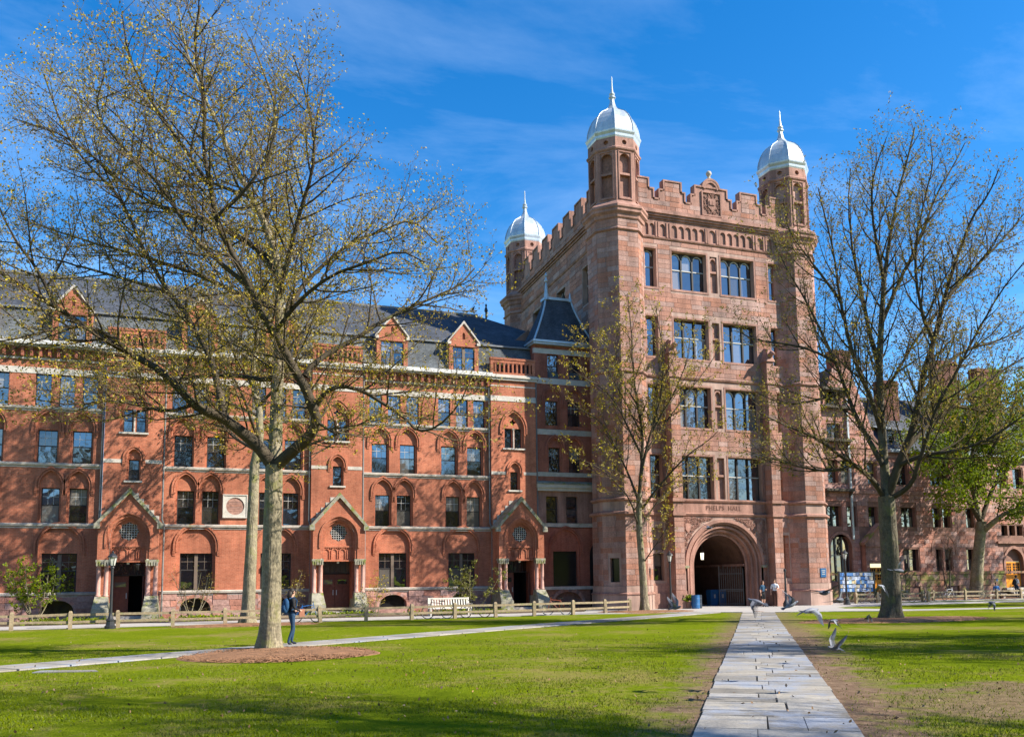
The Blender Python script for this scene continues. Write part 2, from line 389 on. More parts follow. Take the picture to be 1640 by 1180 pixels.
def rect(a, b, z0, z1): return [(a, z0), (b, z0), (b, z1), (a, z1)]
def arch(c, w, zs, h, n=8):
    """pointed arch points from right springing over the apex to the left springing"""
    if h >= w:
        Rr = (w * w + h * h) / (2 * w); cx = w - Rr; a1 = math.atan2(h, -cx)
        r_ = [(cx + Rr * math.cos(a1 * i / n), Rr * math.sin(a1 * i / n)) for i in range(n + 1)]
        pts = r_ + [(-x, y) for x, y in reversed(r_[:-1])]
    else:
        pts = [(w * math.cos(math.pi * i / (2 * n)), h * math.sin(math.pi * i / (2 * n))) for i in range(2 * n + 1)]
    return [(c + x, zs + y) for x, y in pts]
def niche_poly(c, w, z0, zs, h, n=8): return [(c - w, z0), (c + w, z0)] + arch(c, w, zs, h, n)
def hood(mb, F, c, w, z0, zs, h, t, d0, d1, n=8):
    i = [(c + w, z0)] + arch(c, w, zs, h, n) + [(c - w, z0)]
    o = [(c + w + t, z0)] + arch(c, w + t, zs, h + t * 1.15, n) + [(c - w - t, z0)]
    mb.strip(F, i, o, d0, d1)

PANES = {}
def pane_mesh(w, h, g=None):
    g = g or GLASS; k = (round(w, 2), round(h, 2), g.name)
    if k not in PANES:
        b = MB(); b.box(-w / 2, w / 2, -0.006, 0.006, -h / 2, h / 2); PANES[k] = b.mesh('pane', g)
    return PANES[k]
def put_pane(F, u, z, d, w, h, parent, tilt=0.012, g=None):
    o = bpy.data.objects.new('pane', pane_mesh(w, h, g)); col.objects.link(o)
    M = Matrix.Identity(4)
    M.col[0][:3] = F.u; M.col[1][:3] = -F.n; M.col[2][:3] = (0, 0, 1)
    M = Matrix.Translation(F.p(u, z, d)) @ M @ Matrix.Rotation(rnd.gauss(0, tilt), 4, 'X') @ Matrix.Rotation(rnd.gauss(0, tilt), 4, 'Z')
    o.parent = parent; o.matrix_basis = M; o.matrix_parent_inverse = PINV.get(parent.name, Matrix.Identity(4))
    return o
PINV = {}
def window(F, a, b, z0, z1, d, parent, style='sash', name='window', fm=None):
    """sash window: frame mesh with its bars, panes as sub-parts; d = depth of the frame plane"""
    w, h = b - a, z1 - z0; f = 0.05
    m = MB()
    def fr(x0, x1, y0, y1, e=0.05): m.fbox(F, x0, x1, y0, y1, d - e, d + 0.012)
    fr(a, a + f, z0, z1); fr(b - f, b, z0, z1); fr(a + f, b - f, z0, z0 + f); fr(a + f, b - f, z1 - f, z1)
    panes = []
    if style in ('sash', 'sashbars'):
        zm = z0 + h * 0.52
        fr(a + f, b - f, zm - 0.03, zm + 0.03)
        panes = [((a + b) / 2, (z0 + zm) / 2, w - 2 * f, zm - z0 - f), ((a + b) / 2, (zm + z1) / 2, w - 2 * f, z1 - zm - f)]
        m.m = 1
        if style == 'sashbars':
            for k in (1, 2):
                x = a + f + (w - 2 * f) * k / 3
                m.fbox(F, x - 0.010, x + 0.010, zm + 0.03, z1 - f, d - 0.01, d + 0.008)
            m.fbox(F, a + f, b - f, (zm + z1) / 2 - 0.013, (zm + z1) / 2 + 0.013, d - 0.01, d + 0.010)
    elif style == 'double':
        mid = (a + b) / 2; zm = z0 + h * 0.55
        m.m = 1; m.fbox(F, mid - 0.09, mid + 0.09, z0 + f, z1 - f, d - 0.04, d + 0.05); m.m = 0
        for s0, s1 in ((a + f, mid - 0.09), (mid + 0.09, b - f)):
            fr(s0, s1, zm - 0.035, zm + 0.035)
            fr(s0, s0 + 0.035, z0 + f, zm - 0.035); fr(s1 - 0.035, s1, z0 + f, zm - 0.035)
            m.m = 1
            x = (s0 + s1) / 2
            m.fbox(F, x - 0.010, x + 0.010, zm + 0.035, z1 - f, d - 0.01, d + 0.008)
            m.fbox(F, s0, s1, (zm + z1) / 2 - 0.013, (zm + z1) / 2 + 0.013, d - 0.01, d + 0.010)
            m.m = 0
            panes += [(x, (z0 + zm) / 2, s1 - s0, zm - z0 - f), (x, (zm + z1) / 2, s1 - s0, z1 - zm - f)]
    elif style in ('three', 'threearch', 'one', 'onearch'):
        n = 3 if 'three' in style else 1
        zm = z0 + h * 0.55
        m.m = 1; m.fbox(F, a + f, b - f, zm - 0.035, zm + 0.035, d - 0.03, d + 0.06); m.m = 0
        lw = (w - 2 * f) / n
        for k in range(1, n):
            x = a + f + lw * k; m.fbox(F, x - 0.055, x + 0.055, z0 + f, zm - 0.035, d - 0.05, d + 0.10); m.fbox(F, x - 0.055, x + 0.055, zm + 0.035, z1 - f, d - 0.05, d + 0.10)
        for k in range(n):
            x = a + f + lw * (k + 0.5)
            panes += [(x, (z0 + zm) / 2, lw, zm - z0 - f), (x, (zm + z1) / 2, lw, z1 - zm - f)]
            if 'arch' in style:
                m.m = 1
                hw = lw / 2 - 0.05
                i = arch(x, hw - 0.075, z1 - f - hw - 0.02, hw - 0.06, 6); o = arch(x, hw, z1 - f - hw - 0.02, hw + 0.01, 6)
                m.strip(F, i, o, d, d + 0.05); m.m = 0
                m.plate(F, [(x - lw / 2, z1 - f), (x - lw / 2, z1 - f - hw)] + list(reversed(o)) + [(x + lw / 2, z1 - f - hw), (x + lw / 2, z1 - f)], [], d + 0.03)
    elif style == 'plain':
        panes = [((a + b) / 2, (z0 + z1) / 2, w - 2 * f, h - 2 * f)]
    elif style == 'casement':
        fr((a + b) / 2 - 0.03, (a + b) / 2 + 0.03, z0 + f, z1 - f)
        x1, x2 = (3 * a + b) / 4, (a + 3 * b) / 4
        panes = [(x1, (z0 + z1) / 2, w / 2 - f - 0.03, h - 2 * f), (x2, (z0 + z1) / 2, w / 2 - f - 0.03, h - 2 * f)]
    o = m.build(name, [fm or FRAME, (MULL if style == 'double' else FRAME_W) if fm is None else fm], parent)
    PINV[o.name] = Matrix.Identity(4)
    o_inv = None
    # panes sit in world coordinates; window object is at the origin of its own basis
    for (x, z, pw, ph) in panes: put_pane(F, x, z, d - 0.012, pw, ph, o, g=GLASS_D if style == 'plain' else None)
    return o

BLOCKM = {}
def block_mesh(m):
    if m.name not in BLOCKM:
        b = MB(); b.box(-0.5, 0.5, -0.5, 0.5, -0.5, 0.5); BLOCKM[m.name] = b.mesh('stone_block', m)
    return BLOCKM[m.name]
def course(F, a, b, z0, z1, holes, out, rowh=0.33, lo=0.55, hi=1.25, rg=rnd, mg=0.0, jt=0.022, var=0.0):
    """regular courses of blocks around rectangular holes -> out list"""
    nr = max(1, round((z1 - z0) / rowh)); rh = (z1 - z0) / nr
    for r_ in range(nr):
        za, zb = z0 + r_ * rh, z0 + (r_ + 1) * rh
        iv = [(a, b)]
        for (h0, h1, y0, y1) in holes:
            if y1 > za + 0.03 and y0 < zb - 0.03:
                ni = []
                for (p, q) in iv:
                    if h1 <= p or h0 >= q: ni.append((p, q)); continue
                    if h0 - mg > p: ni.append((p, h0 - mg))
                    if h1 + mg < q: ni.append((h1 + mg, q))
                iv = ni
        for (p, q) in iv:
            x = p
            if q - p < 0.1: continue
            while x < q - 0.02:
                l = rg.uniform(lo, hi)
                if q - x - l < lo * 0.6: l = q - x
                l = min(l, q - x)
                out.append((F, x + jt / 2, x + l - jt / 2, za + jt / 2, zb - jt / 2, rg.uniform(0.6, 1.4) if var else 1.0))
                x += l
def put_blocks(blocks, parent, m, proud=0.018, limit=300, name='stone_block', key=None):
    blocks = sorted(blocks, key=key or (lambda b: (b[0].p((b[1] + b[2]) / 2, (b[3] + b[4]) / 2, 0) - Vector((0, 0, CAM_H))).length / max(0.05, (b[2] - b[1])) ** 0.5))
    me = block_mesh(m)
    for (F, a, b, z0, z1, k) in blocks[:limit]:
        o = bpy.data.objects.new(name, me); col.objects.link(o)
        M = Matrix.Identity(4); M.col[0][:3] = F.u; M.col[1][:3] = -F.n
        dp = proud * k
        o.matrix_basis = Matrix.Translation(F.p((a + b) / 2, (z0 + z1) / 2, dp / 2 - 0.004)) @ M @ Matrix.Diagonal((b - a, dp + 0.008, z1 - z0, 1))
        attach(o, parent)
    if len(blocks) > limit:
        s = MB()
        for (F, a, b, z0, z1, k) in blocks[limit:]: s.fbox(F, a, b, z0, z1, -0.008, proud * k)
        s.build('stone_courses', m, parent, kind='stuff')

# ------------------------------------------------------------------ ground
GP = [(-300, 2.5), (-20, .6), (0, .5), (8, .42), (15, .33), (28, .12), (40, .02), (46, 0), (900, 0)]
def gz(Y):
    for (a, b), (c, d) in zip(GP, GP[1:]):
        if Y <= c: return b + (d - b) * (Y - a) / (c - a)
    return 0.0
PD = Vector((0.577, 0.816, 0)); PNV = Vector((0.816, -0.577, 0)); P0 = Vector((5.8, 7.9, 0)); PW = 0.875

def lawn_mat():
    m = bpy.data.materials.new('lawn'); m.use_nodes = True
    N, L = m.node_tree.nodes, m.node_tree.links
    b = N['Principled BSDF']; b.inputs['Roughness'].default_value = 0.95; b.inputs['Specular IOR Level'].default_value = 0.0
    geo = N.new('ShaderNodeNewGeometry')
    def noise(s, d=6, r=0.6):
        n = N.new('ShaderNodeTexNoise'); n.inputs['Scale'].default_value = s; n.inputs['Detail'].default_value = d; n.inputs['Roughness'].default_value = r
        L.new(geo.outputs['Position'], n.inputs['Vector']); return n.outputs[0]
    def rng(v, a, b_, c=0., d=1.):
        r_ = N.new('ShaderNodeMapRange'); r_.inputs[1].default_value = a; r_.inputs[2].default_value = b_; r_.inputs[3].default_value = c; r_.inputs[4].default_value = d
        L.new(v, r_.inputs[0]); return r_.outputs[0]
    def mixc(f, a, c):
        x = N.new('ShaderNodeMix'); x.data_type = 'RGBA'; L.new(f, x.inputs[0])
        for i, v in ((6, a), (7, c)):
            if isinstance(v, tuple): x.inputs[i].default_value = (*v, 1)
            else: L.new(v, x.inputs[i])
        return x.outputs[2]
    def mth(op, a, c):
        x = N.new('ShaderNodeMath'); x.operation = op
        for i, v in ((0, a), (1, c)):
            if isinstance(v, (int, float)): x.inputs[i].default_value = v
            else: L.new(v, x.inputs[i])
        return x.outputs[0]
    g = mixc(rng(noise(0.45), .35, .65), (0.088, 0.132, 0.006), (0.158, 0.190, 0.009))
    g = mixc(rng(noise(9, 4), .35, .7), g, (0.065, 0.105, 0.004))
    g = mixc(rng(noise(60, 3), .4, .75), g, (0.18, 0.21, 0.012))
    dry = mixc(rng(noise(30, 4), .3, .7), (0.27, 0.225, 0.075), (0.19, 0.125, 0.06))
    f = rng(mth('ADD', mth('MULTIPLY', noise(0.22, 4), 0.55), mth('MULTIPLY', noise(2.6, 8, .75), 0.45)), .505, .60, 0, .7)
    g = mixc(f, g, dry)
    # bare earth worn along the stone path
    s = N.new('ShaderNodeSeparateXYZ'); L.new(geo.outputs['Position'], s.inputs[0])
    q = mth('SUBTRACT', mth('SUBTRACT', mth('MULTIPLY', s.outputs[0], 0.816), mth('MULTIPLY', s.outputs[1], 0.577)), 0.174)
    d = mth('ABSOLUTE', q, 0)
    nn = mth('MULTIPLY', mth('SUBTRACT', noise(1.6, 8, .75), 0.5), 3.2)
    side = rng(q, -0.5, 0.5, 0.0, 0.3)
    e = rng(mth('SUBTRACT', mth('SUBTRACT', d, nn), side), 0.95, 1.75, 1, 0)
    near = rng(s.outputs[1], 22, 34, 1, 0.55)
    # worn ground to the right of the path near the camera
    dx_, dy_ = mth('SUBTRACT', s.outputs[0], 10.5), mth('SUBTRACT', s.outputs[1], 9.0)
    rr_ = mth('SQRT', mth('ADD', mth('MULTIPLY', dx_, dx_), mth('MULTIPLY', mth('MULTIPLY', dy_, dy_), 1.6)), 0)
    blob = rng(mth('ADD', rr_, mth('MULTIPLY', mth('SUBTRACT', noise(0.7, 8, .75), .5), 16)), 1.0, 3.2, .85, 0)
    e2 = mth('MAXIMUM', mth('MULTIPLY', e, near), blob)
    earth = mixc(rng(noise(5, 8, .7), .35, .65), (0.12, 0.078, 0.052), (0.24, 0.165, 0.11))
    g = mixc(e2, g, earth)
    L.new(g, b.inputs['Base Color'])
    bp = N.new('ShaderNodeBump'); bp.inputs['Strength'].default_value = 0.9; bp.inputs['Distance'].default_value = 0.03
    L.new(mth('ADD', noise(45, 4), mth('MULTIPLY', noise(6, 4), 1.5)), bp.inputs['Height']); L.new(bp.outputs[0], b.inputs['Normal'])
    return m
LAWN = lawn_mat()
MULCH = mat('bark_mulch', (0.235, 0.12, 0.06), var=0.45, scale=3, bump=1.2, bscale=35, fine=0.35)
SOIL = mat('bed_soil', (0.10, 0.07, 0.045), var=0.3, scale=4, bump=0.8)
WALK = mat('pale_walk', (0.35, 0.33, 0.31), var=0.18, scale=0.8, bump=0.3, bscale=22, fine=0.1)

ys = [-300, -60, -20] + [y * 1.0 for y in range(-18, 51)] + [56, 70, 140, 900]
xs = [-500, -120] + [x * 3.0 for x in range(-20, 34)] + [200, 700]
m = MB()
for y in ys:
    for x in xs: m.v.append((x, y, gz(y) - 0.001))
W_ = len(xs)
for j in range(len(ys) - 1):
    for i in range(W_ - 1): m.f.append((j * W_ + i, j * W_ + i + 1, (j + 1) * W_ + i + 1, (j + 1) * W_ + i)); m.mi.append(0)
m.build('ground', LAWN, kind='structure')

def sheet(name, poly, mtl, h, kind='structure', name_kind=None, sub=2.0):
    """thin slab laid on the lawn (cut into cells so it follows the slope)"""
    bm = bmesh.new()
    vs_ = [bm.verts.new((x, y, 0)) for x, y in poly]; bm.faces.new(vs_)
    y0 = min(p[1] for p in poly); y1 = max(p[1] for p in poly)
    y = math.ceil(y0 / sub) * sub
    while y < y1:
        bmesh.ops.bisect_plane(bm, geom=bm.verts[:] + bm.edges[:] + bm.faces[:], plane_co=(0, y, 0), plane_no=(0, 1, 0)); y += sub
    r_ = bmesh.ops.extrude_face_region(bm, geom=bm.faces[:])
    top = {v for v in r_['geom'] if isinstance(v, bmesh.types.BMVert)}
    for v in bm.verts: v.co.z = gz(v.co.y) + (h if v in top else -0.05)
    me = bpy.data.meshes.new(name); bm.to_mesh(me); bm.free(); me.materials.append(mtl)
    return link(name, me, None, kind)

# paved apron in front of the gate and the walk along the buildings
sheet('pavement', [(-60, 44.95), (20.2, 45.2), (25.2, 44.2), (27.9, 43.0), (29.2, 42.0), (31.2, 40.9), (33.3, 40.2), (36.6, 38.5), (45, 37.1), (62, 34.6), (62, 35.5), (45.3, 38.2), (38.6, 39.6), (36.8, 43.0), (38, 45.3), (44, 45.9), (90, 46.6), (90, 48.6), (56, 48.5), (47, 48.9), (45, 50.5), (41.0, 50.6), (25.0, 50.6), (23.0, 50.2), (22, 48.3), (-60, 48.2)], WALK, 0.03)
sheet('planting_bed', [(-40, 48.21), (21.9, 48.31), (22.9, 50.2), (23.5, 52.4), (-40, 52.4)], SOIL, 0.05)
sheet('planting_bed', [(41.5, 52.6), (90, 52.6), (90, 57.4), (41.5, 57.4)], SOIL, 0.05)
sheet('pavement', [(45.05, 50.6), (90, 50.0), (90, 52.58), (41.5, 52.58), (41.5, 50.6)], WALK, 0.028)

# main path of stone slabs
slab_me = MB(); slab_me.hexa([(-.5, -.5, -.5), (.5, -.5, -.5), (.5, .5, -.5), (-.5, .5, -.5)], [(-.494, -.49, .5), (.494, -.49, .5), (.494, .49, .5), (-.494, .49, .5)])
slab_me = slab_me.mesh('paving_slab', PAVE)
def slab(parent, c, ang, w, l, h=0.05, name='paving_slab', jit=0.0):
    o = bpy.data.objects.new(name, slab_me); col.objects.link(o)
    sl = (gz(c[1] + 0.5) - gz(c[1] - 0.5))
    M = Matrix.Translation((c[0], c[1], gz(c[1]) + 0.012)) @ Matrix.Rotation(math.atan(sl), 4, 'X') @ Matrix.Rotation(ang, 4, 'Z')
    M = M @ Matrix.Rotation(rnd.gauss(0, jit), 4, 'X') @ Matrix.Rotation(rnd.gauss(0, jit), 4, 'Y')
    o.matrix_basis = M @ Matrix.Diagonal((w, l, h, 1)); attach(o, parent)
    return o
def ribbon(name, pts, w, mtl, h):
    poly_l, poly_r = [], []
    for i, p in enumerate(pts):
        a = Vector(pts[max(i - 1, 0)]); b = Vector(pts[min(i + 1, len(pts) - 1)]); t = (b - a).normalized(); n = Vector((t.y, -t.x))
        poly_l.append(tuple(Vector(p) - n * w)); poly_r.append(tuple(Vector(p) + n * w))
    return sheet(name, poly_l + poly_r[::-1], mtl, h)
pe = P0 + PD * 43.6; ps = P0 - PD * 9
path = ribbon('path', [(ps.x, ps.y), (pe.x, pe.y)], PW - 0.02, JOINT, 0.006)
WM[path.name] = Matrix.Identity(4)
s_ = -9.0; ang = math.atan2(PD.y, PD.x) - math.pi / 2; rg = random.Random(11); nrow = 0
while s_ < 43.3:
    l = rg.choice([.46, .56, .7, .85, 1.0]) if s_ < 25 else rg.uniform(.8, 1.2)
    n = rg.choice([2, 2, 3]) if s_ < 25 else 2
    cuts = [0.0]
    for k in range(1, n): cuts.append(k / n + rg.uniform(-.13, .13))
    cuts.append(1.0)
    for k in range(n):
        a, b = cuts[k], cuts[k + 1]; u = (a + b) / 2 * 2 * PW - PW; w = (b - a) * 2 * PW - rg.uniform(.012, .02)
        ed = rg.uniform(-.03, .03) if k in (0, n - 1) else 0
        c = P0 + PD * (s_ + l / 2) + PNV * (u + ed * (1 if k else -1) * .5)
        slab(path, c, ang + rg.gauss(0, .004), w + abs(ed) * .5, l - rg.uniform(.012, .02), h=.03, jit=.003)
    s_ += l
# narrower crossing path
cp = [(-13, 15.9), (-4.05, 22.35), (3.45, 28.05), (13.0, 34.3), (22.7, 40.45), (27.4, 43.2)]
cpath = ribbon('crossing_path', cp, 0.78, JOINT, 0.005); WM[cpath.name] = Matrix.Identity(4)
for (a, b) in zip(cp, cp[1:]):
    a, b = Vector(a), Vector(b); L_ = (b - a).length; n = int(L_ / 1.15); t = (b - a) / L_
    for k in range(n):
        c = a + t * (L_ / n) * (k + .5)
        slab(cpath, (c.x, c.y), math.atan2(t.y, t.x) - math.pi / 2, 1.54, L_ / n - .025, jit=.002)
o = MB(); o.hexa([(-3.2, 20.9, gz(21) - .05), (-1.9, 20.55, gz(21) - .05), (-2.0, 20.95, gz(21) - .05), (-3.1, 21.35, gz(21) - .05)], [(-3.2, 20.9, gz(21) + .02), (-1.9, 20.55, gz(21) + .02), (-2.0, 20.95, gz(21) + .015), (-3.1, 21.35, gz(21) + .015)])
tag(o.build('stone_slab', PAVE), 'lone pale stone slab set in the lawn by the crossing path', 'paving slab')

# mulch beds
def mulch(cx, cy, rx, ry, h=0.05, seed=1, chips=0, name='mulch_bed'):
    rg = random.Random(seed); n = 48; rad = []
    ph = [rg.uniform(0, 6.28) for _ in range(5)]
    for k in range(n):
        a = 2 * math.pi * k / n; rad.append(1 + sum(.07 / (i + 1) * math.sin((i + 2) * a + ph[i]) for i in range(5)))
    m = MB(); rings = [0, .4, .7, .9, .97, 1.0]; hh = [h * 2.2, h * 1.8, h * 1.2, h * .7, h * .35, -0.02]
    m.v.append((cx, cy, gz(cy) + hh[0]))
    for r_, z in zip(rings[1:], hh[1:]):
        for k in range(n):
            a = 2 * math.pi * k / n; x = cx + rx * r_ * rad[k] * math.cos(a); y = cy + ry * r_ * rad[k] * math.sin(a)
            m.v.append((x, y, gz(y) + z + rg.uniform(-.006, .006)))
    for k in range(n): m.f.append((0, 1 + k, 1 + (k + 1) % n)); m.mi.append(0)
    for i in range(len(rings) - 2):
        for k in range(n):
            k2 = (k + 1) % n; m.f.append((1 + i * n + k, 1 + (i + 1) * n + k, 1 + (i + 1) * n + k2, 1 + i * n + k2)); m.mi.append(0)
    for _ in range(chips):
        a = rg.uniform(0, 6.28); r_ = rg.random() ** .5 * 1.04; x = cx + rx * r_ * math.cos(a); y = cy + ry * r_ * math.sin(a)
        z = gz(y) + h * (1.9 - 1.5 * min(1, r_)) + .006
        b_ = rg.uniform(0, 3.14); l = rg.uniform(.02, .05); w = rg.uniform(.006, .014); t = rg.uniform(-.02, .02)
        dx_, dy_ = math.cos(b_) * l, math.sin(b_) * l; ex, ey = -math.sin(b_) * w, math.cos(b_) * w
        m.face([(x - dx_ - ex, y - dy_ - ey, z), (x + dx_ - ex, y + dy_ - ey, z + t), (x + dx_ + ex, y + dy_ + ey, z + t + .008), (x - dx_ + ex, y - dy_ + ey, z + .008)])
    return m.build(name, MULCH, kind='stuff')
mulch(2.1, 23.8, 2.35, 2.9, .05, 3, 7000)
mulch(2.4, 43.5, 3.6, 1.3, .05, 5, 600)
mulch(25.2, 46.3, 3.2, 2.4, .04, 7, 500)
mulch(28.6, 30.2, 4.6, 2.3, .05, 8, 1500)
mulch(60.0, 53.3, 8.0, 1.7, .05, 9, 300)
mulch(30.2, 42.35, .5, .3, .02, 12, 30)

# ------------------------------------------------------------------ left hall: red brick residence hall
KL = 52.5 / 51
def LX(x): return x * KL
def LZ(z): return 2.12 + (z - 2.12) * KL
hall = thing('brick_residence_hall', 'long red brick Victorian Gothic hall with slate mansard roof behind the left lawn', 'building', (3, 53, 0))
FM = front(52.5); FS = front(52.25)
zs_ = [LZ(z) for z in (1.6, 5.2, 8.38, 11.38, 13.12, 13.45, 14.5)]
ZB, Z1, Z2, Z3, ZW0, ZW1, ZC = zs_
def arched_window(wall_holes, tym, hoods, F, c, W, z0, zs, h, w, zt, style, parent, dn=0.13, dw=0.30, hd=True):
    poly = niche_poly(c, W, z0, zs, h); wall_holes.append(poly)
    # tympanum plate round the window opening
    tym, hoods = MB(), MB()
    tym.plate(F, [(c - W, z0), (c - w, z0), (c - w, zt), (c + w, zt), (c + w, z0), (c + W, z0)] + arch(c, W, zs, h), [], -dn)
    for a, b in (((c - w, z0), (c - w, zt)), ((c - w, zt), (c + w, zt)), ((c + w, zt), (c + w, z0))):
        tym.face([F.p(*a, -dn), F.p(*b, -dn), F.p(*b, -dw - .06), F.p(*a, -dw - .06)])
    if hd:
        hood(hoods, F, c, W, zs - h * .35, zs, h, .075, 0, .045)
        hood(hoods, F, c, W + .11, zs - h * .30, zs, h + .12, .10, 0, .085)
        for s in (-1, 1):
            for k in range(3): hoods.fbox(F, c + s * (W + .16) - .07, c + s * (W + .16) + .07, zs - h * .30 - .09 * (k + 1) + .0, zs - h * .30 - .09 * k, 0, .075 - .02 * k)
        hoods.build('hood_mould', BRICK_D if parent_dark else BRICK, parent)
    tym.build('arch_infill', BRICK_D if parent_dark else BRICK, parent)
    window(F, c - w, c + w, z0, zt, -dw, parent, style)
parent_dark = False
def rect_window(holes, F, c, w, z0, z1, style, parent, dw=0.2, **k):
    holes.append(rect(c - w, c + w, z0, z1)); window(F, c - w, c + w, z0, z1, -dw, parent, style, **k)

BW = LX(8.06); blocks = []
bays = [LX(-23.95), LX(-12.95), LX(-1.95), LX(9.02)]
for bi, bx in enumerate(bays):
    x0, x1 = bx, bx + BW
    wall, tym, hds, stone = MB(), MB(), MB(), MB()
    detail = bi > 0
    # basement with segmental arched lights
    hs_ = []; hb = []
    for c in (LX(1.9), LX(6.15)):
        hs_.append(niche_poly(bx + c, .82, .35, .55, .62, 6)); hb.append((bx + c - .95, bx + c + .95, 0.2, 1.25))
        if detail:
            hood(stone, FM, bx + c, .84, .45, .55, .62, .16, 0, .05, 6)
            window(FM, bx + c - .80, bx + c + .80, .3, 1.15, -.30, hall, 'plain', fm=FRAME_G)
    stone.plate(FM, rect(x0, x1, -.2, ZB - .16), hs_, 0, .4)
    if detail: course(FM, x0, x1, 0, ZB - .17, hb, blocks, .36, .5, 1.1, rnd, 0, .02, 1)
    stone.build('basement_wall', STONE_R, hall)
    cells = []
    # ground floor
    h = []
    for c in (LX(1.9), LX(6.15)):
        arched_window(h, tym, hds, FM, bx + c, LX(1.0), ZB, LZ(4.05), LX(1.0), LX(.84), LZ(3.63), 'double', hall)
    wall.plate(FM, rect(x0, x1, ZB, Z1 - .2), h, 0, .13)
    h = []
    for c in (1.26, 2.56, 5.6, 6.92):
        arched_window(h, tym, hds, FM, bx + LX(c), LX(.53), Z1, LZ(7.2), LX(.78), LX(.435), LZ(7.07), 'sashbars', hall)
    wall.plate(FM, rect(x0, x1, Z1, Z2 - .2), h, 0, .13)
    h = []
    for c in (1.07, 2.78, 5.35, 7.0):
        arched_window(h, tym, hds, FM, bx + LX(c), LX(.56), Z2, LZ(10.3), LX(.78), LX(.47), LZ(10.15), 'sashbars', hall)
    wall.plate(FM, rect(x0, x1, Z2, Z3 - .2), h, 0, .13)
    h = []
    for c in (.8, 1.93, 3.06, 5.05, 6.18, 7.3):
        rect_window(h, FM, bx + LX(c), LX(.385), Z3, ZW0, 'sashbars', hall)
    wall.plate(FM, rect(x0, x1, Z3, ZW0), h, 0, .26)
    wall.plate(FM, rect(x0, x1, ZW1, ZC), [], 0)
    # bands behind the string courses
    for z in (ZB, Z1, Z2, Z3): wall.plate(FM, rect(x0, x1, z - .2, z), [], 0)
    wall.build('wall', BRICK, hall)
    for z, nm in ((ZB, 'sill_course'), (Z1, 'string_course'), (Z2, 'string_course'), (Z3, 'string_course')):
        s = MB(); P = FM.p
        s.hexa([P(x0, z - .20, 0), P(x0, z - .14, .11), P(x1, z - .14, .11), P(x1, z - .20, 0)], [P(x0, z + .01, 0), P(x0, z - .03, .13), P(x1, z - .03, .13), P(x1, z + .01, 0)])
        s.fbox(FM, x0, x1, z - .26, z - .2, 0, .035)
        s.build(nm, TRIM, hall)
    s = MB(); s.fbox(FM, x0, x1, ZW0, ZW1, -.26, .03); s.build('stone_band', TRIM_W, hall)
    s = MB(); s.fbox(FM, x0, x1, LZ(13.86), LZ(13.98), 0, .08)
    s.fbox(FM, x0, x1, ZC, ZC + .1, 0, .42); s.build('cornice', TRIM, hall)
    s = MB(); s.fbox(FM, x0, x1, ZC + .10, ZC + .26, .0, .55); s.fbox(FM, x0, x1, ZC + .26, ZC + .36, .0, .48); s.build('gutter', mat('white_painted_gutter', (0.55, 0.54, 0.51), var=.2), hall)
    s = MB(); n = int((x1 - x0) / .42)
    for k in range(n):
        x = x0 + (k + .5) * (x1 - x0) / n; s.fbox(FM, x - .07, x + .07, LZ(13.98) + .02, ZC - .005, 0, .3)
    s.build('cornice_corbels', BRICK_D, hall, kind='stuff')
put_blocks(blocks, hall, STONE_R, .05, 160)
# plaque in the bay
s = MB(); c = LX(1.93); z = LZ(6.25)
s.plate(FM, rect(c - .62, c + .62, z - .62, z + .62), [[(c + .5 * math.cos(a * math.pi / 12), z + .5 * math.sin(a * math.pi / 12)) for a in range(24)]], .06, .05)
for a, b in ((rect(c - .62, c + .62, z - .62, z - .60), 0),): pass
s.fbox(FM, c - .64, c + .64, z + .62, z + .68, 0, .1); s.fbox(FM, c - .64, c + .64, z - .68, z - .62, 0, .1); s.fbox(FM, c - .68, c - .62, z - .68, z + .68, 0, .09); s.fbox(FM, c + .62, c + .68, z - .68, z + .68, 0, .09)
s.build('plaque', TRIM_W, hall)
s = MB(); s.prism(FM, [(c + .52 * math.cos(a * math.pi / 12), z + .52 * math.sin(a * math.pi / 12)) for a in range(24)], .0, .02)
for k in range(6): s.fbox(FM, c - .3, c + .3, z - .28 + k * .1, z - .25 + k * .1, .02, .026)
s.build('roundel', STONE_B, hall)

# stair bays with gabled stone-edged porches
def downpipe(F, x, z0, z1, parent, jog=None):
    s = MB(); pts = [F.p(x, z1, .14)]
    if jog: pts += [F.p(x, jog + .35, .14), F.p(x + (.12 if x < 18 else 0), jog, .2), F.p(x + (.12 if x < 18 else 0), z0, .2)]
    else: pts += [F.p(x, z0, .14)]
    s.tube(pts, .055, 7); s.fbox(F, x - .12, x + .12, z1 - .02, z1 + .22, .04, .26); s.build('downpipe', mat('grey_downpipe', (.17, .17, .165), rough=.6, var=.2), parent)

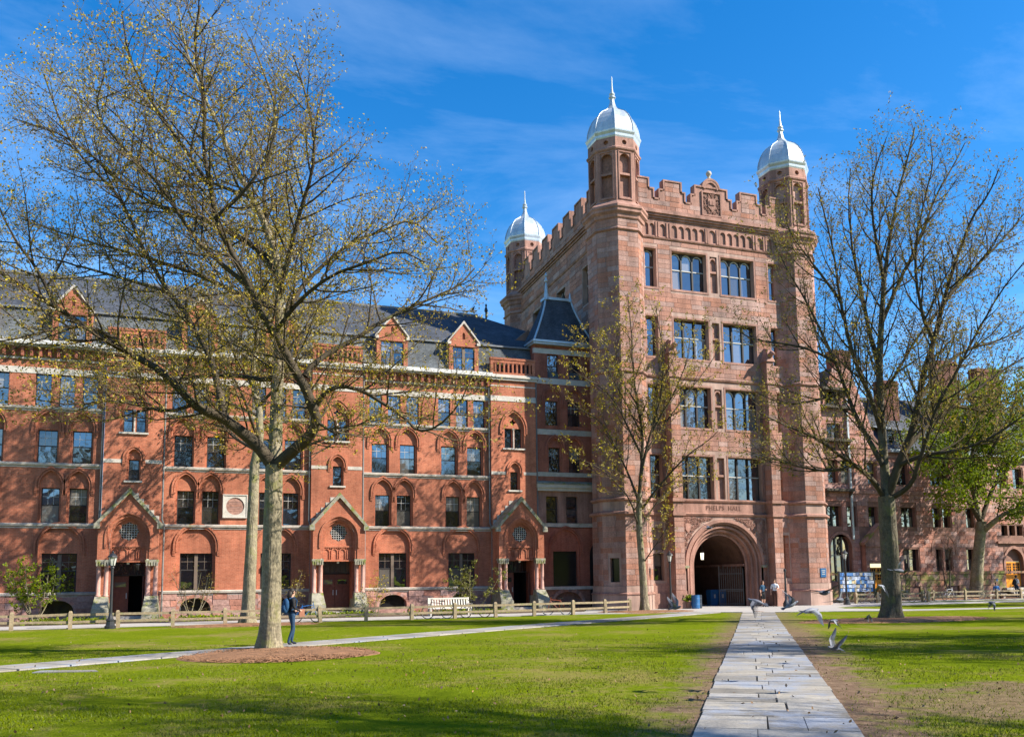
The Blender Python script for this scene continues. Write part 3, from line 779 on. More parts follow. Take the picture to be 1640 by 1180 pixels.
def stair_bay(c, w, idx, parent):
    x0, x1 = c - w / 2, c + w / 2
    F = FS; wall, tym, hds, st = MB(), MB(), MB(), MB()
    s2 = MB()
    # returns
    for x in (x0, x1): wall.face([F.p(x, -.2, 0), F.p(x, ZC + .35, 0), F.p(x, ZC + .35, -.35), F.p(x, -.2, -.35)])
    st.plate(F, rect(x0, x1, -.2, ZB), [rect(c - 1.05, c + 1.05, -.2, ZB)], 0); st.build('basement_wall', STONE_R, parent)
    wall.plate(F, rect(x0, x1, ZB, 5.3), [rect(c - 1.04, c + 1.04, ZB, 5.25)], 0)
    sw = LZ(7.46) + .06
    h = []
    arched_window(h, tym, hds, F, c + .05, .36, sw, LZ(8.75), .5, .27, LZ(8.68), 'sash', parent)
    h2 = [p for p in h]
    zb2 = Z2 + .02
    wall.plate(F, rect(x0, x1, 5.3, LZ(10.0)), h2, 0, .13)
    # paired lancets under one arch with a carved quatrefoil
    zl0, zl1 = LZ(10.1) + .05, LZ(11.42)
    W2 = .72; zs2 = LZ(11.35); h_ = 1.12
    poly = niche_poly(c, W2, zl0, zs2, h_)
    wall.plate(F, rect(x0, x1, LZ(10.0), ZW0), [poly], 0, .13)
    la, lb = rect(c - .58, c - .09, zl0 + .02, zl1), rect(c + .09, c + .58, zl0 + .02, zl1)
    qc = (c, zl1 + .42); q = [(qc[0] + (.17 + .05 * math.cos(4 * a)) * math.cos(a), qc[1] + (.17 + .05 * math.cos(4 * a)) * math.sin(a)) for a in [2 * math.pi * k / 32 for k in range(32)]]
    tym.plate(F, poly, [la, lb, q], -.13, .2)
    qd = MB(); qd.prism(F, q, -.34, -.30); qd.build('quatrefoil_light', GLASS_D, parent)
    hood(hds, F, c, W2, zs2 - .4, zs2, h_, .09, 0, .05); hood(hds, F, c, W2 + .13, zs2 - .3, zs2, h_ + .14, .1, 0, .09)
    window(F, c - .58, c - .09, zl0 + .02, zl1, -.27, parent, 'sash' if idx != 0 else 'plain')
    window(F, c + .09, c + .58, zl0 + .02, zl1, -.27, parent, 'sash' if idx != 0 else 'plain')
    wall.plate(F, rect(x0, x1, ZW1, ZC), [], 0)
    wall.build('stair_bay_wall', BRICK, parent); tym.build('arch_infill', BRICK, parent); hds.build('hood_mould', BRICK, parent)
    m = MB(); m.tube([F.p(c, zl0, -.06), F.p(c, zl1, -.06)], .05, 8); m.fbox(F, c - .07, c + .07, zl1 - .1, zl1, -.12, .0); m.build('colonnette', TRIM, parent)
    m = MB(); m.fbox(F, c - .76, c + .76, zl0 - .1, zl0, -.1, .1); m.build('sill', TRIM_W, parent)
    m = MB(); m.fbox(F, c - .42, c + .52, sw - .1, sw, -.1, .09); m.build('sill', TRIM_W, parent)
    m = MB(); m.fbox(F, x0 - .002, c - .50, Z2 - .02 + .12, Z2 + .30, -.02, .025); m.build('stone_band', TRIM, parent); m = MB(); m.fbox(F, c + .6, x1 + .002, Z2 + .10, Z2 + .30, -.02, .025); m.build('stone_band', TRIM, parent)
    m = MB(); m.fbox(F, x0 - .01, x1 + .01, ZW0, ZW1, -.2, .03); m.build('stone_band', TRIM_W, parent); m = MB(); m.fbox(F, x0 - .01, x1 + .01, LZ(14.05), LZ(14.12), -.2, .02); m.build('stone_band', TRIM_W, parent)
    m = MB(); m.fbox(F, x0 - .08, x1 + .08, ZC - .05, ZC + .1, -.3, .14); m.fbox(F, x0 - .14, x1 + .14, ZC + .1, ZC + .22, -.3, .22); m.fbox(F, x0 - .1, x1 + .1, ZC + .22, ZC + .32, -.3, .1); m.build('cornice', TRIM_W, parent)
    # balustrade
    zb = ZC + .32; zt = zb + 1.1
    m = MB(); m.fbox(F, x0 - .02, x1 + .02, zt - .12, zt + .02, -.26, .06); m.fbox(F, x0, x1, zt - .32, zt - .12, -.22, .02); m.fbox(F, x0, x1, zb, zb + .16, -.22, .02)
    for xx in (x0, x1 - .2): m.fbox(F, xx, xx + .2, zb + .16, zt - .32, -.22, .02)
    m.build('balustrade_rail', BRICK, parent)
    bm_ = MB(); bm_.box(-.055, .055, -.09, .09, 0, zt - zb - .48); bm_.box(-.085, .085, -.1, .1, zt - zb - .56, zt - zb - .478)
    bm_ = bm_.mesh('baluster', BRICK)
    for k in range(9):
        o = link('baluster', bm_, parent); xx = x0 + .2 + (x1 - x0 - .4) * (k + .5) / 9
        o.matrix_basis = Matrix.Translation(F.p(xx, zb + .16, -.1))
    downpipe(FM, x0 - .09, .1, ZC + .1, parent, 5.2)
    downpipe(FM, x1 + .09, .1, ZC + .1, parent, 5.2)
    # ---- porch, 1.2 m proud
    Yp = 51.0; F = front(Yp); D = 52.25 - Yp
    def pz(z): return 2.12 + (z - 2.12) * 1.0159
    m = MB(); ro, ri = 1.2, .92
    zsp = pz(4.45); ha = pz(5.75) - zsp
    body = [(c - 1.5, pz(3.25)), (c + 1.5, pz(3.25)), (c + 1.5, pz(5.15)), (c, pz(6.85)), (c - 1.5, pz(5.15))]
    m.plate(F, body, [[(c - ri - .12, pz(3.25) + .001), (c + ri + .12, pz(3.25) + .001)] + arch(c, ri + .12, zsp, ha - .1)], 0, .14)
    for s in (-1, 1):
        m.face([F.p(c + s * 1.5, pz(3.25), 0), F.p(c + s * 1.5, pz(5.15), 0), F.p(c + s * 1.5, pz(5.15), -D), F.p(c + s * 1.5, pz(3.25), -D)])
        m.fbox(F, c + s * 1.5 - (.0 if s < 0 else .55), c + s * 1.5 + (.55 if s < 0 else 0), -.1, pz(3.25), -D, -.55)
    hood(m, F, c, ri, pz(3.3), zsp, ha - .22, .13, -.14, -.05); hood(m, F, c, ri - .1, pz(3.3), zsp, ha - .32, .1, -.3, -.16)
    hood(m, F, c, ri + .16, pz(3.9), zsp, ha - .05, .09, 0, .06)
    m.build('porch_wall', BRICK, parent)
    # tympanum with rose window, frieze of little blind arches
    t = MB(); rc = (c, pz(4.78)); rp = [(rc[0] + (.47 + .035 * math.cos(8 * a)) * math.cos(a), rc[1] + (.47 + .035 * math.cos(8 * a)) * math.sin(a)) for a in [2 * math.pi * k / 48 for k in range(48)]]
    lw = ri
    fr_h = []
    for k in range(4):
        cc = c - .69 + k * .46; fr_h.append(niche_poly(cc, .15, pz(3.38), pz(3.72), .16, 5))
    t.plate(F, [(c - lw, pz(3.15)), (c + lw, pz(3.15))] + arch(c, lw, zsp, ha - .25), [rp], -.34, .08)
    for k in range(4): hood(t, F, c - .69 + k * .46, .15, pz(3.3), pz(3.68), .17, .045, -.34, -.29, 5)
    t.fbox(F, c - lw, c + lw, pz(3.94), pz(4.03), -.34, -.25); t.fbox(F, c - lw, c + lw, pz(3.14), pz(3.22), -.4, -.26)
    for k in range(14): t.fbox(F, c - lw + .05 + k * .13, c - lw + .11 + k * .13, pz(3.87), pz(3.94), -.34, -.28)
    t.build('tympanum', BRICK, parent)
    g = MB(); g.prism(F, [(rc[0] + .50 * math.cos(2 * math.pi * k / 24), rc[1] + .50 * math.sin(2 * math.pi * k / 24)) for k in range(24)], -.44, -.41); rw = g.build('rose_window', GLASS, parent)
    g = MB()
    for k in range(-3, 4):
        hl = math.sqrt(max(0, .49 ** 2 - (k * .13) ** 2))
        g.fbox(F, rc[0] + k * .13 - .012, rc[0] + k * .13 + .012, rc[1] - hl, rc[1] + hl, -.41, -.385); g.fbox(F, rc[0] - hl, rc[0] + hl, rc[1] + k * .13 - .012, rc[1] + k * .13 + .012, -.41, -.38)
    g.build('leading', FRAME_W, rw)
    # coping slabs of the gable and slate roof
    r_ = MB(); ap = (c, pz(7.08)); e = 1.68; ze = pz(5.16)
    for s in (-1, 1):
        a = [(c + s * e, ze), (c + s * (e - .06), ze - .16), (c, ap[1] - .30), ap]
        if s < 0: a = a[::-1]
        r_.prism(F, a, -.22, .12)
        r_.fbox(F, c + s * (e - .12) - .15, c + s * (e - .12) + .15, ze - .26, ze + .02, -.2, .14)
    r_.build('gable_coping', MOSS_STONE, parent)
    r_ = MB()
    for s in (-1, 1):
        n = 6
        for k in range(n):
            u0_, u1_ = k / n, (k + 1) / n
            xa, za = c + s * (e - .02) * (1 - u0_), ze + (ap[1] - .1 - ze) * u0_; xb, zb_ = c + s * (e - .02) * (1 - u1_), ze + (ap[1] - .1 - ze) * u1_
            b = [F.p(xa, za - .05, -.22), F.p(xb, zb_ - .10, -.22), F.p(xb, zb_ - .10, -D), F.p(xa, za - .05, -D)]
            t_ = [F.p(xa, za + .05, -.22), F.p(xb, zb_ - .0, -.22), F.p(xb, zb_ - .0, -D), F.p(xa, za + .05, -D)]
            r_.hexa(b, t_)
    r_.build('porch_roof', MOSS_STONE, parent)
    # stepped flashing above the gable
    r_ = MB(); Fw = FS
    for s in (-1, 1):
        for k in range(5):
            x = c + s * (1.45 - k * .27); z = ze + .42 + k * .31
            r_.fbox(Fw, min(x, x - s * .3), max(x, x - s * .3), z - .16, z + .12, 0, .03)
    r_.build('stepped_stones', TRIM, parent)
    # coupled columns on battered pedestals
    for s in (-1, 1):
        for xx in (1.03, 1.40):
            q = MB(); P = F.p(c + s * xx, 0, -.17)
            q.lathe([(.15, pz(1.35)), (.15, pz(1.42)), (.115, pz(1.47)), (.115, pz(2.98)), (.13, pz(3.0))], (P.x, P.y, 0), 12); q.build('column', PINKCOL, parent, smooth=True)
        q = MB(); q.fbox(F, c + s * 1.215 - .33, c + s * 1.215 + .33, pz(3.13), pz(3.27), -.42, .1); q.fbox(F, c + s * 1.215 - .29, c + s * 1.215 + .29, pz(3.0), pz(3.13), -.38, .04)
        for k in range(5): q.fbox(F, c + s * 1.215 - .3 + k * .13, c + s * 1.215 - .22 + k * .13, pz(2.94), pz(3.2), .02, .11)
        q.build('capital', MOSS_STONE, parent)
        q = MB()
        P = F.p; a, b = c + s * 1.215 - .31, c + s * 1.215 + .31
        q.hexa([P(a - .08, .72, -D), P(a - .08, .72, .62), P(b + .08, .72, .62), P(b + .08, .72, -D)], [P(a, pz(1.36), -D), P(a, pz(1.36), .08), P(b, pz(1.36), .08), P(b, pz(1.36), -D)])
        q.hexa([P(a - .12, -.05, -D), P(a - .12, -.05, .72), P(b + .12, -.05, .72), P(b + .12, -.05, -D)], [P(a - .09, .719, -D), P(a - .09, .719, .66), P(b + .09, .719, .66), P(b + .09, .719, -D)])
        q.build('pedestal', MOSS_STONE, parent)
    # steps, inner reveal and door
    q = MB(); q.fbox(F, c - 1.0, c + 1.0, -.05, .14, -D - .2, .45); q.fbox(F, c - 1.0, c + 1.0, .14, .28, -D - .2, .1); q.build('door_steps', TRIM, parent)
    q = MB(); zt_ = pz(3.15); dd = -D - .35
    q.fbox(F, c - .95, c - .86, .28, zt_, dd, -.4); q.fbox(F, c + .86, c + .95, .28, zt_, dd, -.4); q.fbox(F, c - .95, c + .95, zt_, zt_ + .1, dd, -.35); q.build('door_reveal', BRICK_D, parent)
    q = MB(); q.fbox(F, c - .86, c + .86, zt_ - .68, zt_, dd, dd + .06); tr = q.build('transom_light', GLASS, parent)
    q = MB(); q.fbox(F, c - .86, c + .86, zt_ - .74, zt_ - .66, dd, dd + .1)
    for k in range(5): q.fbox(F, c - .6 + k * .3 - .015, c - .6 + k * .3 + .015, zt_ - .66, zt_, dd + .06, dd + .08)
    q.build('transom_bar', FRAME, tr)
    for s in (0, 1):
        a = c - .86 + s * .86 + .01; b = a + .84
        if s == 1 and idx in (1, 3): q = MB(); q.hexa([F.p(b, .28, dd), F.p(b - .12, .28, dd + .8), F.p(b - .07, .28, dd + .8), F.p(b + .02, .28, dd)], [F.p(b, zt_ - .75, dd), F.p(b - .12, zt_ - .75, dd + .8), F.p(b - .07, zt_ - .75, dd + .8), F.p(b + .02, zt_ - .75, dd)]); dr = q.build('door', DOOR, parent); continue
        q = MB(); q.fbox(F, a, b, .28, zt_ - .75, dd, dd + .05)
        for (za, zb_) in ((.42, .82), (.92, 1.32), (1.42, 1.72)):
            for (xa, xb) in ((.1, .38), (.46, .74)): q.fbox(F, a + xa, a + xb, za, zb_, dd + .05, dd + .075)
        dr = q.build('door', DOOR, parent)
        q = MB(); q.fbox(F, a + .14, b - .14, 1.84, 2.1, dd + .05, dd + .062); q.build('pane', GLASS, dr)
        q = MB(); q.fbox(F, a + (.06 if s else .72), a + (.1 if s else .76), 1.2, 1.5, dd + .05, dd + .1); q.build('handle', LEAD, dr)
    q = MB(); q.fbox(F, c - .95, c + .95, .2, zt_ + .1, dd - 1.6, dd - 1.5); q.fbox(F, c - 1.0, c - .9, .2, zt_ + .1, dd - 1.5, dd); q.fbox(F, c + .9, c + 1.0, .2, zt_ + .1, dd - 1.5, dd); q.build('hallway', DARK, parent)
    q = MB(); q.fbox(F, c - .06, c + .06, zt_ - .12, zt_ - .0, -.5, -.4); q.build('porch_light', mat('frosted_lamp', (.8, .75, .6)), parent)
for i, cx in enumerate((-14.4, -3.4, 7.52, 18.6)):
    stair_bay(LX(cx) if i < 3 else 19.05, LX(2.92) if i < 3 else 3.08, i, hall)
# fill between last bay and stair bay, closing the end
# roof
ZE = ZC + .34; XR = 24.6
r_ = MB()
xa, xe = -25.0, 24.3
P1, P2, P3, P4 = (52.45, ZE), (53.2, 17.3), (59.0, 21.1), (65.5, 16.5)
r_.face([(xa, 52.45, ZE - .02), (xe, 52.45, ZE - .02), (xe, 53.2, 17.3), (xa, 53.2, 17.3)])
r_.build('mansard_slope', brick_mat('mansard_slate', (0.15, 0.165, 0.17), (0.10, 0.11, 0.12), (0.07, 0.075, 0.08)), hall)
r_ = MB()
r_.face([(xa, 53.1, 17.27), (26, 53.1, 17.27), (18.8, 59, 21.1), (xa, 59, 21.1)])
r_.face([(26, 53.1, 17.27), (26, 65, 17.27), (18.8, 59, 21.1)])
r_.face([(xa, 59, 21.1), (18.8, 59, 21.1), (26, 65, 17.27), (xa, 65, 17.27)])
r_.face([(xa, 53.1, 17.27), (xa, 59, 21.1), (xa, 65, 17.27), (xa, 65, 0), (xa, 52.6, 0), (xa, 52.6, ZE)])
r_.build('roof', SLATE, hall)
r_ = MB(); r_.box(xa, 18.8, 58.93, 59.07, 21.06, 21.2); r_.box(xa, 25.8, 53.02, 53.14, 17.22, 17.33); r_.build('ridge_flashing', mat('dull_lead', (.16, .17, .18), rough=.6), hall)
r_ = MB(); r_.tube([(19.4, 58.8, 20.9), (19.4, 58.8, 21.4)], .07, 6); r_.sphere((19.4, 58.8, 21.5), .14, 8, 5); r_.lathe([(.12, 0), (.05, .2), (.09, .3), (.01, .45)], (19.4, 58.8, 21.6), 8); r_.build('finial', BLACK, hall)
r_ = MB(); r_.face([(20.1, 54.6, 18.25), (22.0, 54.6, 18.25), (21.05, 54.6, 19.05)]); r_.face([(20.1, 54.6, 18.25), (21.05, 54.6, 19.05), (21.05, 56.6, 19.1)]); r_.face([(22.0, 54.6, 18.25), (21.05, 56.6, 19.1), (21.05, 54.6, 19.05)])
rv = r_.build('roof_vent', mat('vent_timber', (.25, .13, .09)), hall)
# dormers
def dormer(c, parent):
    F = front(52.42); z0, zw0, zw1, ze, za = ZE, ZE + .12, 16.85, 17.12, 18.42
    m = MB(); w = .98
    zr = zw1 + .22
    m.plate(F, [(c - w, z0), (c + w, z0), (c + w, ze), (c, za), (c - w, ze)], [rect(c - .72, c + .72, zw0, zw1), niche_poly(c, .09, 17.35, 17.65, .16, 4)], 0, .14)
    for s in (-1, 1): m.face([F.p(c + s * w, z0, 0), F.p(c + s * w, ze, 0), F.p(c + s * w, ze, -1.6), F.p(c + s * w, z0, -.6)])
    m.fbox(F, c - w, c + w, zw1 + .02, zw1 + .1, 0, .04); m.plate(F, rect(c - .12, c + .12, 17.3, 17.85), [], -.1)
    dm = m.build('dormer', BRICK, parent)
    m = MB()
    for s in (-1, 1):
        a = [(c + s * (w + .1), ze - .05), (c + s * (w + .1), ze + .08), (c, za + .16), (c, za - .02)]
        m.prism(F, a if s > 0 else a[::-1], -.12, .08); m.fbox(F, c + s * (w - .0) - .12, c + s * (w) + .12, ze - .14, ze + .04, -.1, .09)
    m.build('coping', TRIM, dm)
    m = MB()
    for s in (-1, 1): m.face([F.p(c + s * (w + .06), ze, -.1), F.p(c, za + .05, -.1), F.p(c, za + .05, -3.6), F.p(c + s * (w + .06), ze, -1.6)])
    m.build('dormer_roof', SLATE, dm)
    window(F, c - .72, c + .72, zw0, zw1, -.12, parent, 'double')
for bx in bays[1:]:
    for c in (LX(1.78), LX(6.3)): dormer(bx + c, hall)

# ---- link block with steep pyramid roof (in the shade of the gatehouse)
FA = front(52.42); ax0, ax1 = 20.6, 24.86
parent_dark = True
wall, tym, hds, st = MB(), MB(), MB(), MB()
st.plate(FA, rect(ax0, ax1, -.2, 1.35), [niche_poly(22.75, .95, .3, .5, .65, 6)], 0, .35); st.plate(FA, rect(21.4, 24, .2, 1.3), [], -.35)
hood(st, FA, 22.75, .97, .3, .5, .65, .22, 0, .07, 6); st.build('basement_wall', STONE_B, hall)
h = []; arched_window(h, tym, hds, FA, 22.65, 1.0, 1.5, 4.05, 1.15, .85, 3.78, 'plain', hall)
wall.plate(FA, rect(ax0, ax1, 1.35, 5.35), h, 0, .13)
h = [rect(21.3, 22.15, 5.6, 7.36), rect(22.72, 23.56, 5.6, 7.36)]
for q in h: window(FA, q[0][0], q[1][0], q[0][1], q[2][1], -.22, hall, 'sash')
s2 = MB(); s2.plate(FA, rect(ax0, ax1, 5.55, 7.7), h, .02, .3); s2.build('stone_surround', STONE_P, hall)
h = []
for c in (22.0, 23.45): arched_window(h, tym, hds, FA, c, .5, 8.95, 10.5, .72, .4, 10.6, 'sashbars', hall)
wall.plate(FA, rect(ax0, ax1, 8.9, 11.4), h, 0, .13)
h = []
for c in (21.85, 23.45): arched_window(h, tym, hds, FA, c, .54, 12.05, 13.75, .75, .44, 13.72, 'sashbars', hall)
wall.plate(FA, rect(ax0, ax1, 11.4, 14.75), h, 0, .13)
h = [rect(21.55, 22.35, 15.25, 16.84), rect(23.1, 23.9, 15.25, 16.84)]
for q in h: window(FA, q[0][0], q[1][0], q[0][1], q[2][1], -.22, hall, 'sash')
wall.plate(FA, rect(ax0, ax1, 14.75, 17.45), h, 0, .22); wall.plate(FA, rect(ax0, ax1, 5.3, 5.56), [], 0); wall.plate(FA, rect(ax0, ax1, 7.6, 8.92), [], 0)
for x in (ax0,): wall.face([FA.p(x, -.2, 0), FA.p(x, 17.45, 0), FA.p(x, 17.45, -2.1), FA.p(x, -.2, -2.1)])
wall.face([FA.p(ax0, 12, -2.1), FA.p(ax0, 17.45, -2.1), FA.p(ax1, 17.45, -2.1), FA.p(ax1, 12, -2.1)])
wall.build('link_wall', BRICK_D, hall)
for z0, z1, d, mt in ((1.3, 1.5, .1, TRIM), (5.35, 5.6, .06, TRIM), (8.66, 8.94, .03, TRIM), (11.42, 11.78, .03, TRIM), (14.82, 15.2, .03, TRIM_W), (16.86, 17.2, .03, TRIM_W)):
    s = MB(); s.fbox(FA, ax0 - .02, ax1, z0, z1, -.2, d); s.build('stone_band', mt, hall)
s = MB(); s.fbox(FA, ax0 + .05, ax1, 7.7, 7.9, 0, .22); s.fbox(FA, ax0 + .0, ax1, 7.9, 8.12, 0, .32); s.build('cornice', TRIM_W, hall)
s = MB(); s.hexa([FA.p(ax0 - .02, 8.12, 0), FA.p(ax0 - .02, 8.12, .36), FA.p(ax1, 8.12, .36), FA.p(ax1, 8.12, 0)], [FA.p(ax0 + .02, 8.36, 0), FA.p(ax0 + .02, 8.2, .34), FA.p(ax1, 8.2, .34), FA.p(ax1, 8.36, 0)]); s.build('ledge', MOSS_STONE, hall)
s = MB(); s.box(ax0 - .14, ax1, 52.05, 54.7, 17.42, 17.54); s.box(ax0 - .22, ax1, 51.95, 54.8, 17.54, 17.68); s.build('gutter', LEAD, hall)
s = MB(); n = 6
lv = []
for k in range(n + 1):
    t = k / n; q = t ** .8 if False else t
    cv = 1 - (1 - t) ** 1.25
    lv.append([(ax0 - .1 + (1.3) * cv, 52.05 + 1.1 * cv, 17.66 + 3.2 * t), (24.8 - 1.15 * cv, 52.05 + 1.1 * cv, 17.66 + 3.2 * t), (24.8 - 1.15 * cv, 54.7 - .9 * cv, 17.66 + 3.2 * t), (ax0 - .1 + 1.3 * cv, 54.7 - .9 * cv, 17.66 + 3.2 * t)])
for a, b in zip(lv, lv[1:]):
    for i in range(4): s.face([a[i], a[(i + 1) % 4], b[(i + 1) % 4], b[i]])
s.build('pyramid_roof', SLATE, hall)
s = MB(); a = lv[-1]; s.box(a[0][0] - .08, a[1][0] + .08, a[0][1] - .08, a[2][1] + .08, 20.84, 21.02)
for i in (0, 1):
    s.tube([tuple(Vector(l[i]) + Vector((0, 0, .02))) for l in lv], .07, 6)
s.tube([(a[0][0] + .05, a[0][1], 20.8), (a[0][0] + .05, a[0][1], 22.0)], [.2, .06], 8); s.sphere((a[0][0] + .05, a[0][1], 22.15), .13, 8, 6); s.lathe([(.11, 22.2), (.05, 22.4), (.12, 22.5), (.01, 22.75)], (a[0][0] + .05, a[0][1], 0), 8)
s.tube([(a[1][0] - .05, a[1][1], 20.8), (a[1][0] - .05, a[1][1], 21.45)], [.14, .03], 8)
s.build('lead_cresting', LEAD, hall)
# flat near-black plate paints the shade of the passage arch beside the tower
s = MB(); s.plate(FA, niche_poly(24.6, .26, 0, 3.4, .8), [], .01); s.build('recess_shade_plate', DARK, hall)

# ------------------------------------------------------------------ gatehouse tower
gate = thing('gatehouse_tower', 'tall sandstone gatehouse with corner turrets, white domes and arched gateway', 'building', (32.75, 50, 0))
T = 49.5; FT = front(T); XC = 32.75
CXL, CXR, CY, CYB = 25.85, 39.6, 50.5, 69.0
BL = []                                    # block list
wall, cells = MB(), []
HN = [(XC - 5.35, XC - 4.45), (XC + 4.45, XC + 5.35)]
HB = [(XC - 3.25, XC - .58), (XC + .58, XC + 3.25)]
floors = [(7.1, 9.95, 'three'), (11.85, 14.6, 'threearch'), (16.5, 19.2, 'three'), (21.2, 23.85, 'threearch')]
bounds = [6.9, 11.2, 15.05, 20.4, 24.55]
xl, xr = 27.0, 38.5
rects = []
for (z0, z1, stl), b0, b1 in zip(floors, bounds, bounds[1:]):
    hs_ = []
    for a, b in HN:
        hs_.append(rect(a, b, z0, z1)); rects.append((a - .14, b + .14, z0 - .16, z1 + .14)); window(FT, a, b, z0, z1, -.42, gate, 'onearch' if 'arch' in stl else 'one')
    for a, b in HB:
        hs_.append(rect(a, b, z0, z1)); rects.append((a - .14, b + .14, z0 - .16, z1 + .14)); window(FT, a, b, z0, z1, -.42, gate, stl)
    # blind panel between the pair
    hs_.append(rect(XC - .28, XC + .28, z0 + .02, z1 - .06)); rects.append((XC - .6, XC + .6, z0 - .16, z1 + .14))
    wall.plate(FT, rect(xl, xr, b0, b1), hs_, 0, .5)
    s = MB()
    s.plate(FT, rect(XC - .3, XC + .3, z0, z1), [], -.2)
    s.fbox(FT, XC - .28, XC + .28, (z0 + z1) / 2 + .1, (z0 + z1) / 2 + .24, -.2, -.04)
    if 'arch' in stl: i = arch(XC, .2, z1 - .45, .24, 5); o = arch(XC, .28, z1 - .45, .38, 5); s.strip(FT, i, o, -.2, -.06)
    # plain surrounds and sills
    for a, b in HN + HB:
        s.fbox(FT, a - .13, b + .13, z0 - .15, z0 - .005, 0, .035); s.fbox(FT, a - .13, b + .13, z1 + .003, z1 + .13, 0, .022)
        s.fbox(FT, a - .12, a - .004, z0, z1, 0, .02); s.fbox(FT, b + .004, b + .12, z0, z1, 0, .02)
    s.build('window_surround', STONE_P, gate)
# ground storey with the great arch
AR = 2.98; AZ = 2.75; ac = XC + .05
gh = [rect(XC - 5.3, XC - 4.5, 1.82, 3.55), rect(XC - 5.3, XC - 4.5, 3.75, 5.2)]
wall.plate(FT, rect(xl, 29.35, -.1, 6.0), gh, 0, .5)
gr = [rect(XC + 4.62, XC + 5.2, 1.86, 4.76)]
wall.plate(FT, rect(36.1, xr, -.1, 6.0), gr, 0, .5)
wall.plate(FT, [(29.35, -.1), (ac - AR, -.1)] + [(ac - AR, AZ)] + list(reversed(arch(ac, AR - .001, AZ, AR - .002, 14)))[1:-1] + [(ac + AR, AZ), (ac + AR, -.1), (36.1, -.1), (36.1, 6.0), (29.35, 6.0)], [], 0)
window(FT, XC - 5.3, XC - 4.5, 1.82, 3.55, -.4, gate, 'sash'); window(FT, XC + 4.62, XC + 5.2, 1.86, 4.76, -.4, gate, 'onearch')
wall.plate(FT, rect(XC - 5.3, XC - 4.5, 3.75, 5.2), [], -.25)
rects += [(XC - 5.45, XC - 4.35, 1.65, 5.35), (XC + 4.5, XC + 5.35, 1.7, 4.9)]
fzm = MB(); fzm.plate(FT, rect(xl, xr, 6.0, 6.9), [], .004); fzm.build('name_band', STONE_P, gate)
# frieze storey with blind arches
fz0, fz1 = 24.7, 25.75; fh = []
groups = [(XC - 5.35, XC - 4.45, 2), (XC - 4.12, XC - 3.62, 1), (XC - 3.25, XC - .58, 5), (XC - .3, XC + .3, 1), (XC + .58, XC + 3.25, 5), (XC + 3.62, XC + 4.12, 1), (XC + 4.45, XC + 5.35, 2)]
for a, b, n in groups:
    for k in range(n):
        w = (b - a) / n; cc = a + w * (k + .5); fh.append(niche_poly(cc, w / 2 - .05, fz0 + .06, fz1 - .34, w / 2 - .04, 4))
fzm = MB(); fzm.plate(FT, rect(xl, xr, 24.55, 25.95), fh, 0, .10)
fzm.plate(FT, rect(xl, xr, 24.6, 25.9), [], -.10); fzm.build('frieze', STONE_P, gate)
wall.plate(FT, rect(xl, xr, 25.95, 26.5), [], 0)
FL = Frame((23.08, .03, 0), (-.0351, -.9994, 0), (-.9994, .0351, 0))      # side wall, u runs towards the front
side_w = [(-54.05, -52.4, 20.9, 23.6), (-59.15, -57.4, 20.9, 23.45), (-64.6, -62.5, 21.0, 23.5)]
shs = [rect(*q) for q in side_w]
wall.plate(FL, rect(-CYB, -CY, -.1, 26.5), shs, 0, .5)
for q in side_w: window(FL, *q, -.4, gate, 'threearch' if q[1] - q[0] > 1.6 else 'three')
wall.plate(Frame((0, 70, 0), (-1, 0, 0), (0, 1, 0)), rect(-40.6, -25.6, -.1, 26.5), [], 0)
wall.plate(Frame((40.6, 0, 0), (0, 1, 0), (1, 0, 0)), rect(50.5, 69, -.1, 26.5), [], 0)
wall.build('wall', MORTAR, gate)
s = MB()
for a, b, n in groups:
    for x in (a - .12, b + .02): s.fbox(FT, x, x + .1, fz0, fz1, 0, .05)
s.build('frieze_mullions', STONE_P, gate)
course(FT, xl, xr, .0, 5.95, rects + [(29.3, 36.15, 0, 6)], BL, .34)
course(FT, 29.36, ac - AR - .02, 0, 2.7, [], BL, .34, .3, .7); course(FT, ac + AR + .02, 36.09, 0, 2.7, [], BL, .34, .3, .7)
course(FT, xl, xr, 7.0, 15.0, rects, BL, .33, .7, 1.5); course(FT, xl, xr, 15.35, 24.5, rects, BL, .33, .7, 1.5)
SB = []
course(FL, -CYB, -CY, .0, 24.4, [(a - .05, b + .05, c_ - .05, d_ + .05) for a, b, c_, d_ in side_w], SB, .36, .7, 1.6, rnd, 0, .022, 1)
course(FL, -CYB, -CY, 24.7, 25.9, [], SB, .36, .7, 1.6)
s = MB(); s.box(25.75, 40.55, 50.3, 69.9, 26.4, 26.6); s.build('flat_roof', LEAD, gate)

def string(z0, z1, d, parent=gate, name='string_course', prof=None, F=FT, a=xl, b=xr, m_=STONE_P):
    s = MB(); P = F.p
    s.hexa([P(a, z0, 0), P(a, z0 + (z1 - z0) * .3, d * .7), P(b, z0 + (z1 - z0) * .3, d * .7), P(b, z0, 0)], [P(a, z1, 0), P(a, z0 + (z1 - z0) * .72, d), P(b, z0 + (z1 - z0) * .72, d), P(b, z1, 0)])
    return s.build(name, m_, parent)
string(5.95, 6.2, .16); string(6.85, 7.08, .14); string(15.02, 15.3, .15); string(24.5, 24.68, .12)
string(5.95, 6.2, .16, F=FL, a=-CYB, b=-CY); string(24.45, 24.65, .12, F=FL, a=-CYB, b=-CY)
for F, a, b in ((FT, xl, xr), (FL, -CYB + .5, -CY - .5)):
    s = MB(); s.fbox(F, a, b, 25.95, 26.1, -.1, .1); s.fbox(F, a, b, 26.1, 26.25, -.1, .22); s.fbox(F, a, b, 26.25, 26.42, -.1, .32); s.fbox(F, a, b, 26.42, 26.55, -.1, .22)
    s.build('cornice', STONE_P, gate)

